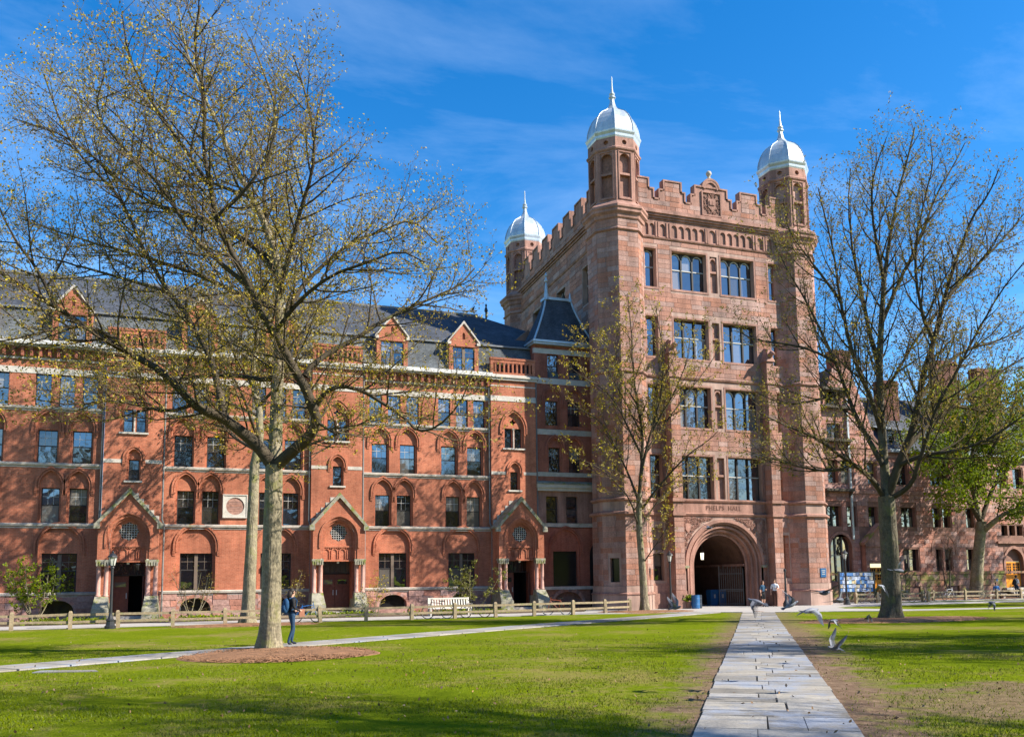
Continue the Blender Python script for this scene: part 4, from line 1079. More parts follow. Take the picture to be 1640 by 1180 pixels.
# stepped parapet
def parapet(F, a, b, steps, zb=26.5, th=.45, cap=.11):
    """steps: list of (u_from, u_to, top z)"""
    s, cp_ = MB(), MB()
    pts = []
    for (u0_, u1_, z) in steps: pts += [(u0_, z), (u1_, z)]
    for (u0_, u1_, z) in steps:
        s.fbox(F, u0_, u1_, zb, z, -th + .05, .0)
    for i, (u0_, u1_, z) in enumerate(steps):
        zl = steps[i - 1][2] if i else 0; zr = steps[i + 1][2] if i + 1 < len(steps) else 0
        x0 = u0_ - (cap if z > zl else -cap); x1 = u1_ + (cap if z > zr else -cap)
        if i == 0: x0 = u0_
        if i + 1 == len(steps): x1 = u1_
        cp_.fbox(F, x0, x1, z, z + cap, -th, .07)
        if z > zl and i: cp_.fbox(F, u0_ - cap, u0_, zl + cap, z, -th, .07)
        if z > zr and i + 1 < len(steps): cp_.fbox(F, u1_, u1_ + cap, zr + cap, z, -th, .07)
    s.build('parapet', STONE_P, gate); cp_.build('parapet_coping', STONE_P, gate)
NL, SL_, TL = 27.3, 27.98, 28.66
off = [(0, 1.22, TL), (1.22, 1.55, SL_), (1.55, 2.15, NL), (2.15, 2.42, SL_), (2.42, 3.65, TL), (3.65, 4.02, SL_), (4.02, 4.55, NL), (4.55, 4.92, SL_), (4.92, 5.7, TL)]
steps = [(XC - b, XC - a, z) for a, b, z in off[::-1]]; st2 = [(XC + a, XC + b, z) for a, b, z in off]
steps[-1] = (XC - 1.22, XC + 1.22, TL); steps += st2[1:]
parapet(FT, xl, xr, steps)
course(FT, XC - 5.6, XC + 5.6, 26.6, 27.25, [(XC - .8, XC + .8, 26, 29)], BL, .33, .5, 1.1)
for a, b, z in steps:
    if z == TL and b - a < 2.3: course(FT, a + .05, b - .05, 27.3, TL - .02, [], BL, .33, .4, .8)
sd_ = []; u = -CYB + 1.6; k = 0
while u < -CY - 1.9:
    sd_ += [(u, u + .55, NL), (u + .55, u + .85, SL_), (u + .85, u + 2.0, TL), (u + 2.0, u + 2.3, SL_)]; u += 2.3
parapet(FL, 0, 0, sd_)
course(FL, -CYB + 1.6, -CY - 2, 26.6, 27.25, [], SB, .33, .5, 1.2)
# back and right parapet (simple, seen from the side only)
s = MB(); s.box(26, 39.5, 69.6, 70, 26.5, 27.6); s.box(40.2, 40.6, 51, 69, 26.5, 27.6); s.build('parapet', STONE_P, gate)
# raised centre with arch, ball finial and carved shield
s = MB()
s.prism(FT, [(XC - .62, TL)] + list(reversed(arch(XC, .62, TL, .6, 8))) , -.4, .0) if False else s.prism(FT, [(XC + .62, TL)] + arch(XC, .62, TL, .6, 8)[1:-1] + [(XC - .62, TL)], -.4, .0)
i = arch(XC, .46, TL - .1, .52, 8); o = arch(XC, .62, TL, .6, 8); s.strip(FT, i, o, 0, .08)
i = arch(XC, .6, TL, .58, 8); o = arch(XC, .72, TL, .72, 8); s.strip(FT, i, o, -.4, .1)
s.build('crest_arch', STONE_P, gate)
s = MB(); P = FT.p(XC, 0, -.15); s.lathe([(.16, TL + .68), (.17, TL + .8), (.09, TL + .84), (.09, TL + .95), (.13, TL + .98)], (P.x, P.y, 0), 12); s.sphere((P.x, P.y, TL + 1.17), .2, 12, 8); s.build('ball_finial', TRIM, gate, smooth=True)
s = MB(); pz0, pz1 = 26.75, 28.3
for a, b, c_, d_ in ((XC - .78, XC - .68, pz0 - .1, pz1 + .1), (XC + .68, XC + .78, pz0 - .1, pz1 + .1), (XC - .68, XC + .68, pz0 - .1, pz0), (XC - .68, XC + .68, pz1, pz1 + .1)): s.fbox(FT, a, b, c_, d_, 0, .1)
s.build('crest_frame', STONE_P, gate)
s = MB(); s.fbox(FT, XC - .67, XC + .67, pz0 + .01, pz1 - .01, 0, .012); s.build('crest_ground', STONE_BP, gate)
s = MB(); rg = random.Random(4)
s.prism(FT, [(XC - .3, pz1 - .4), (XC - .3, pz0 + .55), (XC, pz0 + .3), (XC + .3, pz0 + .55), (XC + .3, pz1 - .4)], .012, .1)
s.fbox(FT, XC - .2, XC - .015, pz0 + .68, pz1 - .55, .1, .15); s.fbox(FT, XC + .015, XC + .2, pz0 + .68, pz1 - .55, .1, .15)
for k in range(44):
    a = 2 * math.pi * k / 44 + rg.uniform(-.1, .1); r_ = rg.uniform(.42, .66)
    x, z = XC + max(-.6, min(.6, r_ * 1.0 * math.cos(a))), (pz0 + pz1) / 2 + max(-.7, min(.7, r_ * 1.15 * math.sin(a)))
    pts = [FT.p(x + .08 * math.cos(a + t) * (1 - t / 7), z + .08 * math.sin(a + t) * (1 - t / 7), .05) for t in (0, 1, 2, 3, 4)]
    s.tube(pts, .028, 5)
s.build('carved_shield', STONE_P, gate)

# great arch mouldings
s = MB(); depth = 0
radii = [(AR, 2.84, .10), (2.84, 2.72, -.02), (2.72, 2.60, -.22), (2.60, 2.48, -.12), (2.48, 2.36, -.42), (2.36, 2.24, -.34), (2.24, 2.10, -.66), (2.10, 2.0, -.6)]
n = 14
def prof(r_, d): return [(ac + r_, 0.0)] + [(ac + r_ * math.cos(math.pi * k / (2 * n)), AZ + r_ * 1.0 * math.sin(math.pi * k / (2 * n))) for k in range(2 * n + 1)] + [(ac - r_, 0.0)]
for (ro, ri, d) in radii:
    i, o = prof(ri, d), prof(ro, d)
    if ro == AR: i, o = i[1:-1], [(x, z) for x, z in prof(AR + .06, d)][1:-1]
    s.strip(FT, i, o, d - .45, d)
s.build('arch_moulding', STONE_P, gate, smooth=False)
s = MB()
for sgn in (-1, 1): s.fbox(FT, ac + sgn * 3.0 - .2, ac + sgn * 3.0 + .2, AZ - .16, AZ, 0, .16)
s.build('label_stop', MOSS_STONE, gate)
# carved spandrels
for sgn in (-1, 1):
    s = MB(); rg = random.Random(20 + sgn)
    cnt = 0
    while cnt < 260:
        x = ac + sgn * rg.uniform(0.3, 3.2); z = rg.uniform(AZ + .1, 5.85)
        if (x - ac) ** 2 + (z - AZ) ** 2 < (AR + .2) ** 2 or abs(x - ac) > 3.2: continue
        if abs(x - (ac + sgn * 2.75)) < .24 and abs(z - 5.2) < .36: continue
        a = rg.uniform(0, 6.28); q = rg.uniform(.05, .1); dr = rg.choice((-1, 1))
        s.tube([FT.p(x + q * math.cos(a + dr * t) * (1 - t / 7), z + q * math.sin(a + dr * t) * (1 - t / 7), .02 + .01 * t) for t in (0, .9, 1.8, 2.7, 3.6)], rg.uniform(.018, .032), 5); cnt += 1
    s.build('carved_spandrel', STONE_P, gate, kind='stuff'); s = MB()
    s.prism(FT, [(ac + sgn * 2.75 + dx_ , 5.2 + dz_) for dx_, dz_ in ((-.2, .3), (-.2, -.1), (0, -.32), (.2, -.1), (.2, .3))], .01, .08)
    s.build('carved_shield', STONE_P, gate)
# inscription
tx = bpy.data.curves.new('inscription', 'FONT'); tx.body = 'PHELPS  HALL'; tx.size = .45; tx.extrude = .012; tx.align_x = 'CENTER'; tx.align_y = 'CENTER'; tx.space_character = 1.12
tx.materials.append(mat('letter_shade_stone', (.2, .10, .075)))  # raised letters coloured darker, painting the shade of cut lettering
to_ = bpy.data.objects.new('tmp_text', tx); col.objects.link(to_); tme = bpy.data.meshes.new_from_object(to_.evaluated_get(bpy.context.evaluated_depsgraph_get())); bpy.data.objects.remove(to_)
to = bpy.data.objects.new('inscription', tme); col.objects.link(to); to.matrix_basis = Matrix.Translation((XC + .1, T - .015, 6.52)) @ Matrix.Rotation(R(90), 4, 'X') @ Matrix.Diagonal((.9, .95, 1, 1)); attach(to, gate)

# buttresses
for sgn in (-1, 1):
    x0 = XC + (sgn * 3.78 - .36) + (0.02 if sgn < 0 else .04); x1 = x0 + .72
    F = front(48.78); s = MB(); d = -.73
    s.fbox(front(48.62), x0 - .08, x1 + .08, -.1, .95, -.86, 0); s.fbox(front(48.7), x0 - .04, x1 + .04, .95, 1.15, -.8, 0)
    s.fbox(F, x0, x1, 1.15, 15.0, d, 0); s.fbox(F, x0 + .08, x1 - .08, 15.0, 16.6, d, -.1)
    s.hexa([F.p(x0, 16.6, d), F.p(x0, 16.6, 0), F.p(x1, 16.6, 0), F.p(x1, 16.6, d)], [F.p((x0 + x1) / 2 - .01, 17.7, d), F.p((x0 + x1) / 2 - .01, 17.5, -.25), F.p((x0 + x1) / 2 + .01, 17.5, -.25), F.p((x0 + x1) / 2 + .01, 17.7, d)])
    s.hexa([F.p(x0 - .1, 15.0, d), F.p(x0 - .1, 15.0, .1), F.p(x1 + .1, 15.0, .1), F.p(x1 + .1, 15.0, d)], [F.p(x0 + .04, 15.35, d), F.p(x0 + .04, 15.35, -.08), F.p(x1 - .04, 15.35, -.08), F.p(x1 - .04, 15.35, d)])
    for z in (5.95, 6.85): s.fbox(F, x0 - .1, x1 + .1, z, z + .2, d, .12)
    # little gargoyle heads
    s.tube([F.p((x0 + x1) / 2, 17.0, -.1), F.p((x0 + x1) / 2, 17.15, .15), F.p((x0 + x1) / 2, 17.0, .45)], [.2, .17, .07], 7)
    s.build('buttress', STONE_P, gate)
    Fl = leftf(x0)
    for z0, z1 in ((1.2, 5.9), (7.1, 14.9)):
        course(F, x0 + .01, x1 - .01, z0, z1, [], BL, .34, .36, .8); course(Fl, -49.46, -48.8, z0, z1, [], BL, .34, .4, .8)
# plinth
for a, b in ((xl, 28.6), (36.98, xr)): s = MB(); s.fbox(front(T), a, b, -.1, 1.0, -.1, .16); s.fbox(front(T), a, b, 1.0, 1.5, -.1, .08); s.build('plinth', STONE_P, gate)

# gateway tunnel
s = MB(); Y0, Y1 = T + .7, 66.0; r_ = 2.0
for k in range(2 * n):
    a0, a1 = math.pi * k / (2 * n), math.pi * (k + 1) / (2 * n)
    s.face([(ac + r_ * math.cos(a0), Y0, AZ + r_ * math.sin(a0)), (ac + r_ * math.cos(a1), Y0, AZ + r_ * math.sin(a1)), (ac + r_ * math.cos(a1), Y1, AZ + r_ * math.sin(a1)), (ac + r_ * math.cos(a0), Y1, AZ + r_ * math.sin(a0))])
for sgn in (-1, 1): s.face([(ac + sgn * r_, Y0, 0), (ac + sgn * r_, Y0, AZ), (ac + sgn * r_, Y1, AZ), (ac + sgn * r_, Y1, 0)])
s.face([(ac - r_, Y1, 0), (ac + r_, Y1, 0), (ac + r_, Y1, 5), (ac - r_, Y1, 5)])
s.build('gateway_vault', mat('vault_shade_stone', (.12, .065, .045), var=.3, bump=.5), gate)  # stone colour lowered so the passage's shade is painted in
s = MB(); s.box(ac - 2.9, ac + 2.9, T - .1, Y1, -.06, .034); s.build('gateway_floor', WALK, gate)
s = MB(); s.box(ac - 1.98, ac + 1.98, Y0 + .02, Y0 + 6, 2.78, 2.86) if False else s.box(ac + 1.9, ac + 1.99, Y0 + .02, Y0 + 6, 2.7, 2.86); s.build('impost_band', STONE_P, gate)
# iron gate leaves, standing open
for sgn in (-1, 1):
    hx = ac + sgn * 1.93; s = MB(); L_ = 1.6; yb = T + .75
    an = R(100) if sgn < 0 else R(42)
    dv = Vector((math.cos(an), -math.sin(an) if sgn < 0 else -math.sin(an), 0)) if sgn < 0 else Vector((-math.cos(an), math.sin(an), 0))
    base = Vector((hx, yb + (1.6 if sgn < 0 else .1), 0))
    nb = 11
    for k in range(nb + 1):
        p = base + dv * (L_ * k / nb); top = 2.55 + (.18 if k % 2 else 0)
        s.tube([p + Vector((0, 0, .1)), p + Vector((0, 0, top))], .035 if k in (0, nb) else .018, 5)
    for z in (.18, 1.05, 1.15, 2.2): s.tube([base + Vector((0, 0, z)), base + dv * L_ + Vector((0, 0, z))], .026, 5)
    tag(s.build('iron_gate', mat('grey_painted_iron', (.07, .07, .07), rough=.4, spec=.6)), 'grey iron gate leaf standing open on the %s side of the archway' % ('left' if sgn < 0 else 'right'), 'gate')
    bpy.context.scene.objects[-1]['group'] = 'iron gate leaves'

# turrets
def octF(cx, cy, a, k):
    th = R(-90 + 45 * k); nx, ny = math.cos(th), math.sin(th)
    return Frame((cx + a * nx, cy + a * ny, 0), (-ny, nx, 0), (nx, ny, 0))
OV = R(22.5)
def oring(mb, cx, cy, prof_):
    mb.lathe([(a / math.cos(OV), z) for a, z in prof_], (cx, cy, 0), 8, OV)
def turret(cx, cy, faces, bl, near=True, slit=None):
    A = 1.75; hw = A * math.tan(OV)
    s = MB()
    secs = [(1.92, -.1, 1.0), (1.86, 1.0, 1.5), (1.80, 1.5, 5.95), (A, 5.95, 25.3)]
    for k in range(8):
        for a, z0, z1 in secs:
            F = octF(cx, cy, a, k); w = a * math.tan(OV)
            h = []
            if slit == k and z0 == 1.5: h = [rect(-.3, .3, 1.75, 3.25)]
            s.plate(F, rect(-w, w, z0, z1), h, 0, .45)
            if k in faces and z1 > 2:
                rc = [(-.42, .42, 1.6, 3.4)] if h else []
                for (q0, q1) in ((z0, z1),) if z1 < 10 else ((7.1, 15.0), (15.35, 24.45), (24.75, 25.3)):
                    course(F, -w, w, q0 + .02, q1 - .02, rc, bl, .33, .55, 1.0, rnd, 0, .02)
            if h: window(F, -.3, .3, 1.75, 3.25, -.36, gate, 'plain')
    s.build('turret_wall', MORTAR, gate)
    for pr in ([(1.92, 1.0), (1.96, .96), (1.96, 1.04), (1.86, 1.12)], [(1.80, 5.9), (1.98, 6.0), (1.98, 6.12), (1.76, 6.22)], [(1.75, 6.8), (1.9, 6.9), (1.9, 7.0), (1.74, 7.1)], [(1.74, 15.0), (1.88, 15.12), (1.88, 15.22), (1.74, 15.35)], [(1.74, 24.45), (1.88, 24.55), (1.88, 24.62), (1.74, 24.74)]):
        s = MB(); oring(s, cx, cy, pr); s.build('string_course', STONE_P, gate)
    s = MB(); oring(s, cx, cy, [(1.74, 25.25), (1.86, 25.35), (1.9, 25.55), (2.06, 25.7), (2.06, 25.85), (2.14, 25.95), (2.14, 26.1), (1.66, 26.5), (1.6, 26.55)]); s.build('turret_cornice', STONE_P, gate)
    # drum with two-tier sunk panels
    a = 1.6; w = a * math.tan(OV)
    s, b_ = MB(), MB()
    for k in range(8):
        F = octF(cx, cy, a, k)
        p1 = rect(-.38, .38, 26.85, 28.35); p2 = niche_poly(0, .38, 28.5, 29.45, .38, 5)
        s.plate(F, rect(-w, w, 26.5, 30.05), [p1, p2], 0, .26)
        b_.plate(F, rect(-.5, .5, 26.8, 29.95), [], -.26)
        i = rect(-.38, .38, 26.85, 29.83); 
        s.fbox(F, -.5, -.42, 26.75, 29.9, 0, .05); s.fbox(F, .42, .5, 26.75, 29.9, 0, .05); s.fbox(F, -.5, .5, 29.9, 29.98, 0, .06); s.fbox(F, -.5, .5, 26.67, 26.75, 0, .06)
        rh = [[(.17 * math.cos(t * math.pi / 6), 30.62 + .17 * math.sin(t * math.pi / 6)) for t in range(12)]]
        s.plate(octF(cx, cy, a, k), rect(-w, w, 30.3, 31.0), rh, 0, .2); b_.plate(F, rect(-.3, .3, 30.35, 30.95), [], -.2)
    oring(s, cx, cy, [(1.6, 30.0), (1.7, 30.1), (1.72, 30.2), (1.6, 30.32)])
    s.build('turret_drum', STONE_P, gate); b_.build('sunk_panels', STONE_B, gate)
    s = MB(); oring(s, cx, cy, [(1.6, 30.95), (1.64, 31.05), (1.66, 31.2), (1.74, 31.36), (1.76, 31.46), (1.6, 31.52)]); s.build('dome_gutter', METAL, gate)
    s = MB(); oring(s, cx, cy, [(1.62, 31.5), (1.62, 31.8), (1.55, 32.15), (1.42, 32.55), (1.24, 32.9), (1.0, 33.2), (.7, 33.42), (.44, 33.62), (.26, 33.9), (.17, 34.2), (.13, 34.5)]); s.build('dome', METAL, gate)
    s = MB(); s.lathe([(.13, 34.45), (.24, 34.55), (.24, 34.62), (.15, 34.7), (.2, 34.8), (.2, 34.86), (.1, 34.95), (.055, 35.4), (.045, 35.9), (.06, 35.95), (.01, 36.15)], (cx, cy, 0), 10)
    for k in range(8):
        th = OV + R(45 * k)
        s.tube([(cx + r0_ / math.cos(OV) * math.cos(th), cy + r0_ / math.cos(OV) * math.sin(th), z) for r0_, z in ((1.63, 31.5), (1.63, 31.8), (1.56, 32.15), (1.43, 32.55), (1.25, 32.9), (1.01, 33.2), (.71, 33.42), (.45, 33.62))], .035, 5)
    s.build('finial', METAL, gate)
turret(CXL, CY, (0, 6, 7, 1), BL, slit=7)
turret(CXR, CY, (0, 7, 6, 1), BL)
TB = []
turret(26.45, CYB, (0, 7, 6), TB)
turret(CXR, CYB, (), TB)
put_blocks(BL, gate, STONE, .018, 300)
s = MB()
for (F, a, b, z0, z1, k) in SB + TB: s.fbox(F, a, b, z0, z1, -.008, .02 * k)
s.build('side_stone_courses', STONE_B, gate, kind='stuff')
# blue name plate
s = MB(); F = octF(CXR, CY, 1.80, 0); s.fbox(F, .15, .6, 1.9, 2.5, .02, .06); bs = s.build('sign', BLUE_P); tag(bs, 'small blue wall sign on the right turret beside the archway', 'sign')
s = MB()
for k, w in enumerate((.3, .22, .26)): s.fbox(F, .375 - w / 2, .375 + w / 2, 2.32 - k * .12, 2.37 - k * .12, .06, .064)
s.build('lettering', FRAME_W, bs)

# ------------------------------------------------------------------ right hall: rough brownstone
YR = 57.5; FR = front(YR)
rh_ = thing('brownstone_hall', 'rough brownstone hall with chimneys and slate roof behind the right-hand trees', 'building', (60, 58, 0))
RB = []; wall = MB(); holes = []
X0, X1 = 40.4, 92
def rw(a, b, z0, z1, style='sash', fm=FRAME):
    holes.append(rect(a, b, z0, z1)); window(FR, a, b, z0, z1, -.35, rh_, style, fm=fm)
gw_ = [(55.5, 57.1, 2.3, 4.1, 'double'), (59.0, 59.62, 2.3, 4.1, 'sash'), (60.0, 60.7, 2.3, 4.1, 'sash'), (62.4, 63.3, 2.3, 4.1, 'sash')]
f1 = [(47.9, 49.3, 5.95, 7.6, 'double'), (49.9, 50.8, 5.95, 7.6, 'sash'), (52.1, 53.0, 5.95, 7.6, 'sash'), (55.5, 57.0, 5.95, 7.6, 'double'), (58.9, 59.75, 5.95, 7.6, 'sash'), (60.0, 60.85, 5.95, 7.6, 'sash'), (62.6, 63.5, 5.95, 7.6, 'sash'), (66.6, 67.3, 5.3, 6.2, 'plain'), (67.5, 68.2, 5.3, 6.2, 'plain'), (68.4, 69.1, 5.3, 6.2, 'plain')]
f2 = [(48.2, 49.2, 9.5, 11.4, 'sash'), (49.5, 50.7, 9.5, 11.4, 'sash'), (52.2, 53.1, 9.5, 11.3, 'sash'), (55.1, 56.5, 9.5, 11.3, 'double'), (58.9, 60.9, 9.5, 11.5, 'three'), (62.8, 63.7, 9.5, 11.4, 'sash'), (66.5, 67.6, 9.5, 11.3, 'sash'), (68.4, 69.5, 9.5, 11.3, 'sash')]
for x in range(73, 92, 5):
    f1.append((x, x + 1.3, 5.95, 7.6, 'double')); f2.append((x, x + 1.3, 9.5, 11.3, 'double')); gw_.append((x, x + 1.3, 2.3, 4.1, 'double'))
bow = niche_poly(49.1, 1.05, 1.5, 4.2, 1.1); 
door_h = niche_poly(67.8, 1.05, .5, 3.0, 1.15)
d2 = rect(51.95, 53.6, .5, 3.0)
for q in gw_: rw(*q)
wall.plate(FR, rect(X0, 54.5, -.1, 5.2), [bow, d2], 0, .4)
wall.plate(FR, rect(54.5, X1, -.1, 5.2), holes + [door_h], 0, .4)
HR = [(q[0][0] - .1, q[1][0] + .1, q[0][1] - .1, q[2][1] + .12) for q in holes]
holes = []
for q in f1: rw(*q)
wall.plate(FR, rect(X0, X1, 5.2, 8.6), holes, 0, .4); HR += [(q[0][0] - .1, q[1][0] + .1, q[0][1] - .1, q[2][1] + .12) for q in holes]
holes = []
for q in f2: rw(*q)
wall.plate(FR, rect(X0, X1, 8.6, 12.3), holes, 0, .4); HR += [(q[0][0] - .1, q[1][0] + .1, q[0][1] - .1, q[2][1] + .12) for q in holes]
window(FR, 48.05, 50.15, 1.5, 5.3, -.35, rh_, 'three', fm=FRAME_G)
# big gable over the left part
gp = [(46.6, 12.3), (54.3, 12.3), (53.1, 13.6), (50.9, 19.2), (49.2, 19.2), (47.0, 13.6)]
holes = [rect(48.3, 49.7, 13.2, 14.4), rect(48.3, 49.7, 15.9, 17.1)]
for q in holes: window(FR, q[0][0], q[1][0], q[0][1], q[2][1], -.3, rh_, 'casement')
wall.plate(FR, gp, holes, 0, .35)
wall.face([FR.p(53.1, 13.6, 0), FR.p(50.9, 19.2, 0), FR.p(50.9, 19.2, -3), FR.p(53.1, 13.6, -3)])
wall.build('wall', STONE_BP, rh_)
HR += [(48.0, 50.25, 1.4, 5.4), (51.0, 54.6, 0, 5.9), (66.6, 69.0, .2, 4.3), (66.0, 69.6, 4.5, 5.2)]
course(FR, 46, 72, 2.2, 12.1, HR, RB, .34, .4, .95, rnd, 0, .02, 1)
base = []; course(FR, 46, 72, 0, 2.0, [(47.9, 50.3, 1.2, 2.2), (51.0, 54.6, 0, 3), (66.6, 69, 0, 3), (55.9, 57.0, .2, .9), (60, 61.2, .2, .9)], base, .5, .7, 1.4, rnd, 0, .03, 1)
course(FR, 47.2, 52.9, 12.45, 13.5, [(48.2, 49.8, 13.1, 14.5)], RB, .34, .4, .95, rnd, 0, .02, 1); 
for k in range(16):
    z = 13.6 + k * .34; t = (z + .2 - 13.6) / 5.6; course(FR, 47.0 + 2.2 * t, 53.1 - 2.2 * t, z, z + .34, [(48.2, 49.8, 13.1, 14.5), (48.2, 49.8, 15.8, 17.2)], RB, .34, .4, .95, rnd, 0, .02, 1)
put_blocks(RB, rh_, STONE_R, .045, 280)
put_blocks(base, rh_, MOSSY, .09, 100)
for z0, z1, d in ((2.0, 2.2, .14), (8.65, 8.95, .12), (11.95, 12.15, .1)):
    s = MB(); s.fbox(FR, 45, X1, z0, z1, 0, d); s.build('string_course', MOSSY if z0 == 2.0 else STONE_P, rh_)
s = MB(); s.fbox(FR, 54.3, X1, 12.2, 12.45, 0, .5); s.build('gutter', LEAD, rh_)
# dark oriel ledges by the tower
for z in (13.0, 15.75, 8.9, 17.25):
    s = MB(); s.fbox(FR, 47.6, 50.4, z - .12, z + .08, 0, .55)
    for x in (47.75, 50.2): s.hexa([FR.p(x - .06, z - .7, 0), FR.p(x - .06, z - .68, .05), FR.p(x + .06, z - .68, .05), FR.p(x + .06, z - .7, 0)], [FR.p(x - .06, z - .12, 0), FR.p(x - .06, z - .12, .5), FR.p(x + .06, z - .12, .5), FR.p(x + .06, z - .12, 0)])
    s.build('ledge', BARK_D, rh_)
s = MB(); s.fbox(FR, 50.18, 50.34, 4.9, 16.5, .1, .25); s.build('downpipe', LEAD, rh_)
s = MB()
for x in range(58, 92, 5): s.fbox(FR, x - .55, x + .55, .2, .85, -.1, .012)
s.build('basement_openings', DARK, rh_)
# roof
s = MB()
s.face([(51, 57.6, 12.45), (X1, 57.6, 12.45), (X1, 63, 18.2), (51, 63, 18.2)]); s.face([(41, 63, 18.2), (X1, 63, 18.2), (X1, 70, 12), (41, 70, 12)])
s.face([(41, 57.6, 12.3), (47, 57.6, 13.5), (49, 60.5, 19), (41, 63, 18.2)])
s.face([(53.05, 57.6, 13.6), (50.9, 57.6, 19.1), (50.9, 63, 19.1), (53.05, 63, 13.6)]); s.face([(47.05, 57.6, 13.6), (49.2, 57.6, 19.1), (49.2, 63, 19.1), (47.05, 63, 13.6)]); s.face([(49.2, 57.6, 19.1), (50.9, 57.6, 19.1), (50.9, 63, 19.1), (49.2, 63, 19.1)])
s.build('roof', SLATE, rh_)
for (a, b, y, z0, z1, lbl) in ((50.0, 51.75, 58.2, 13, 20.9, None), (62.6, 65.0, 59.6, 14, 21.3, None), (66.3, 69.0, 58.6, 13, 20.6, None), (57.1, 59.0, 60.6, 15, 19.3, None)):
    s = MB(); s.box(a, b, y, y + 1.0, z0, z1 - .35); s.box(a - .08, b + .08, y - .08, y + 1.08, z1 - .35, z1 - .2); s.box(a, b, y, y + 1.0, z1 - .2, z1)
    s.box(a + (b - a) * .28, a + (b - a) * .34, y - .05, y, z0, z1 - .35); s.box(a + (b - a) * .64, a + (b - a) * .7, y - .05, y, z0, z1 - .35)
    s.build('chimney', BRICK_C, rh_)
# shed dormer with window
s = MB(); F = front(58.2); s.plate(F, rect(54.9, 57.2, 12.6, 14.3), [rect(55.3, 56.8, 12.8, 14.0)], 0, .1); s.face([F.p(54.8, 14.3, .15), F.p(57.3, 14.3, .15), F.p(57.3, 15.2, -2.6), F.p(54.8, 15.2, -2.6)]); s.build('dormer', SLATE_L, rh_)
window(F, 55.3, 56.8, 12.8, 14.0, -.1, rh_, 'double')
# gabled door surround and orange doors
F = front(57.0); s = MB()
s.plate(F, [(51.15, 2.9), (54.35, 2.9), (54.35, 4.55), (52.75, 6.0), (51.15, 4.55)], [], 0)
for x in (51.15, 54.05): s.fbox(F, x, x + .3, .1, 2.9, -.5, 0)
s.face([F.p(51.15, 2.9, 0), F.p(51.15, 4.55, 0), F.p(51.15, 4.55, -.5), F.p(51.15, 2.9, -.5)])
s.fbox(F, 51.1, 54.4, 3.1, 3.2, 0, .08); s.fbox(F, 51.1, 54.4, 4.3, 4.42, 0, .1); s.build('door_surround', STONE_P, rh_)
s = MB()
for sg in (-1, 1):
    a = [(52.75 + sg * 1.8, 4.42), (52.75 + sg * 1.8, 4.62), (52.75, 6.25), (52.75, 6.02)]; s.prism(F, a if sg > 0 else a[::-1], -.5, .16)
s.build('gable_coping', MOSSY, rh_)
def orange_door(a, b, z0, z1, F, d):
    mid = (a + b) / 2
    for (p, q) in ((a, mid - .01), (mid + .01, b)):
        s = MB(); s.fbox(F, p, q, z0, z1, d, d + .06); dr = s.build('door', DOOR_O, rh_)
        s = MB(); zz = z0 + (z1 - z0) * .52; s.fbox(F, p + .1, q - .1, zz, z1 - .12, d + .06, d + .068); s.build('pane', DARK, dr)
        s = MB()
        for k in (1, 2): x = p + .1 + (q - p - .2) * k / 3; s.fbox(F, x - .02, x + .02, zz, z1 - .12, d + .068, d + .085)
        for k in (1, 2, 3): z = zz + (z1 - .12 - zz) * k / 4; s.fbox(F, p + .1, q - .1, z - .02, z + .02, d + .068, d + .083)
        s.build('glazing_bars', DOOR_O, dr)
orange_door(51.98, 53.58, .5, 2.6, FR, -.3); orange_door(66.85, 68.75, .75, 3.0, FR, -.3)
s = MB(); s.plate(FR, niche_poly(67.8, 1.04, 3.02, 3.03, 1.12), [], -.3); s.build('arch_infill', STONE_BP, rh_)
s = MB(); hood(s, FR, 67.8, 1.06, 2.2, 3.0, 1.15, .22, 0, .1); hood(s, FR, 59.9, 1.2, 3.6, 4.15, 1.15, .2, 0, .08); hood(s, FR, 49.1, 1.07, 3.4, 4.2, 1.1, .2, 0, .08)
s.fbox(FR, 65.9, 69.7, 4.6, 4.8, 0, .2); s.build('arch_moulding', STONE_P, rh_)
s = MB()
for k in range(4): s.fbox(FR, 66.2, 69.6, -.05, .75 - k * .18, .0, .5 + k * .32)
s.build('door_steps', TRIM, rh_)
for lbl, (x, z, w, h) in (('round blue sign on the brownstone wall beside the left orange door', (54.98, 2.35, .42, .5)), ('small blue plate on the brownstone wall beside the arched orange door', (65.6, 1.5, .2, .4))):
    s = MB(); s.prism(FR, [(x + w / 2 * math.cos(t * math.pi / 8), z + h / 2 * math.sin(t * math.pi / 8)) for t in range(16)], .03, .07); tag(s.build('sign', BLUE_P), lbl, 'sign')

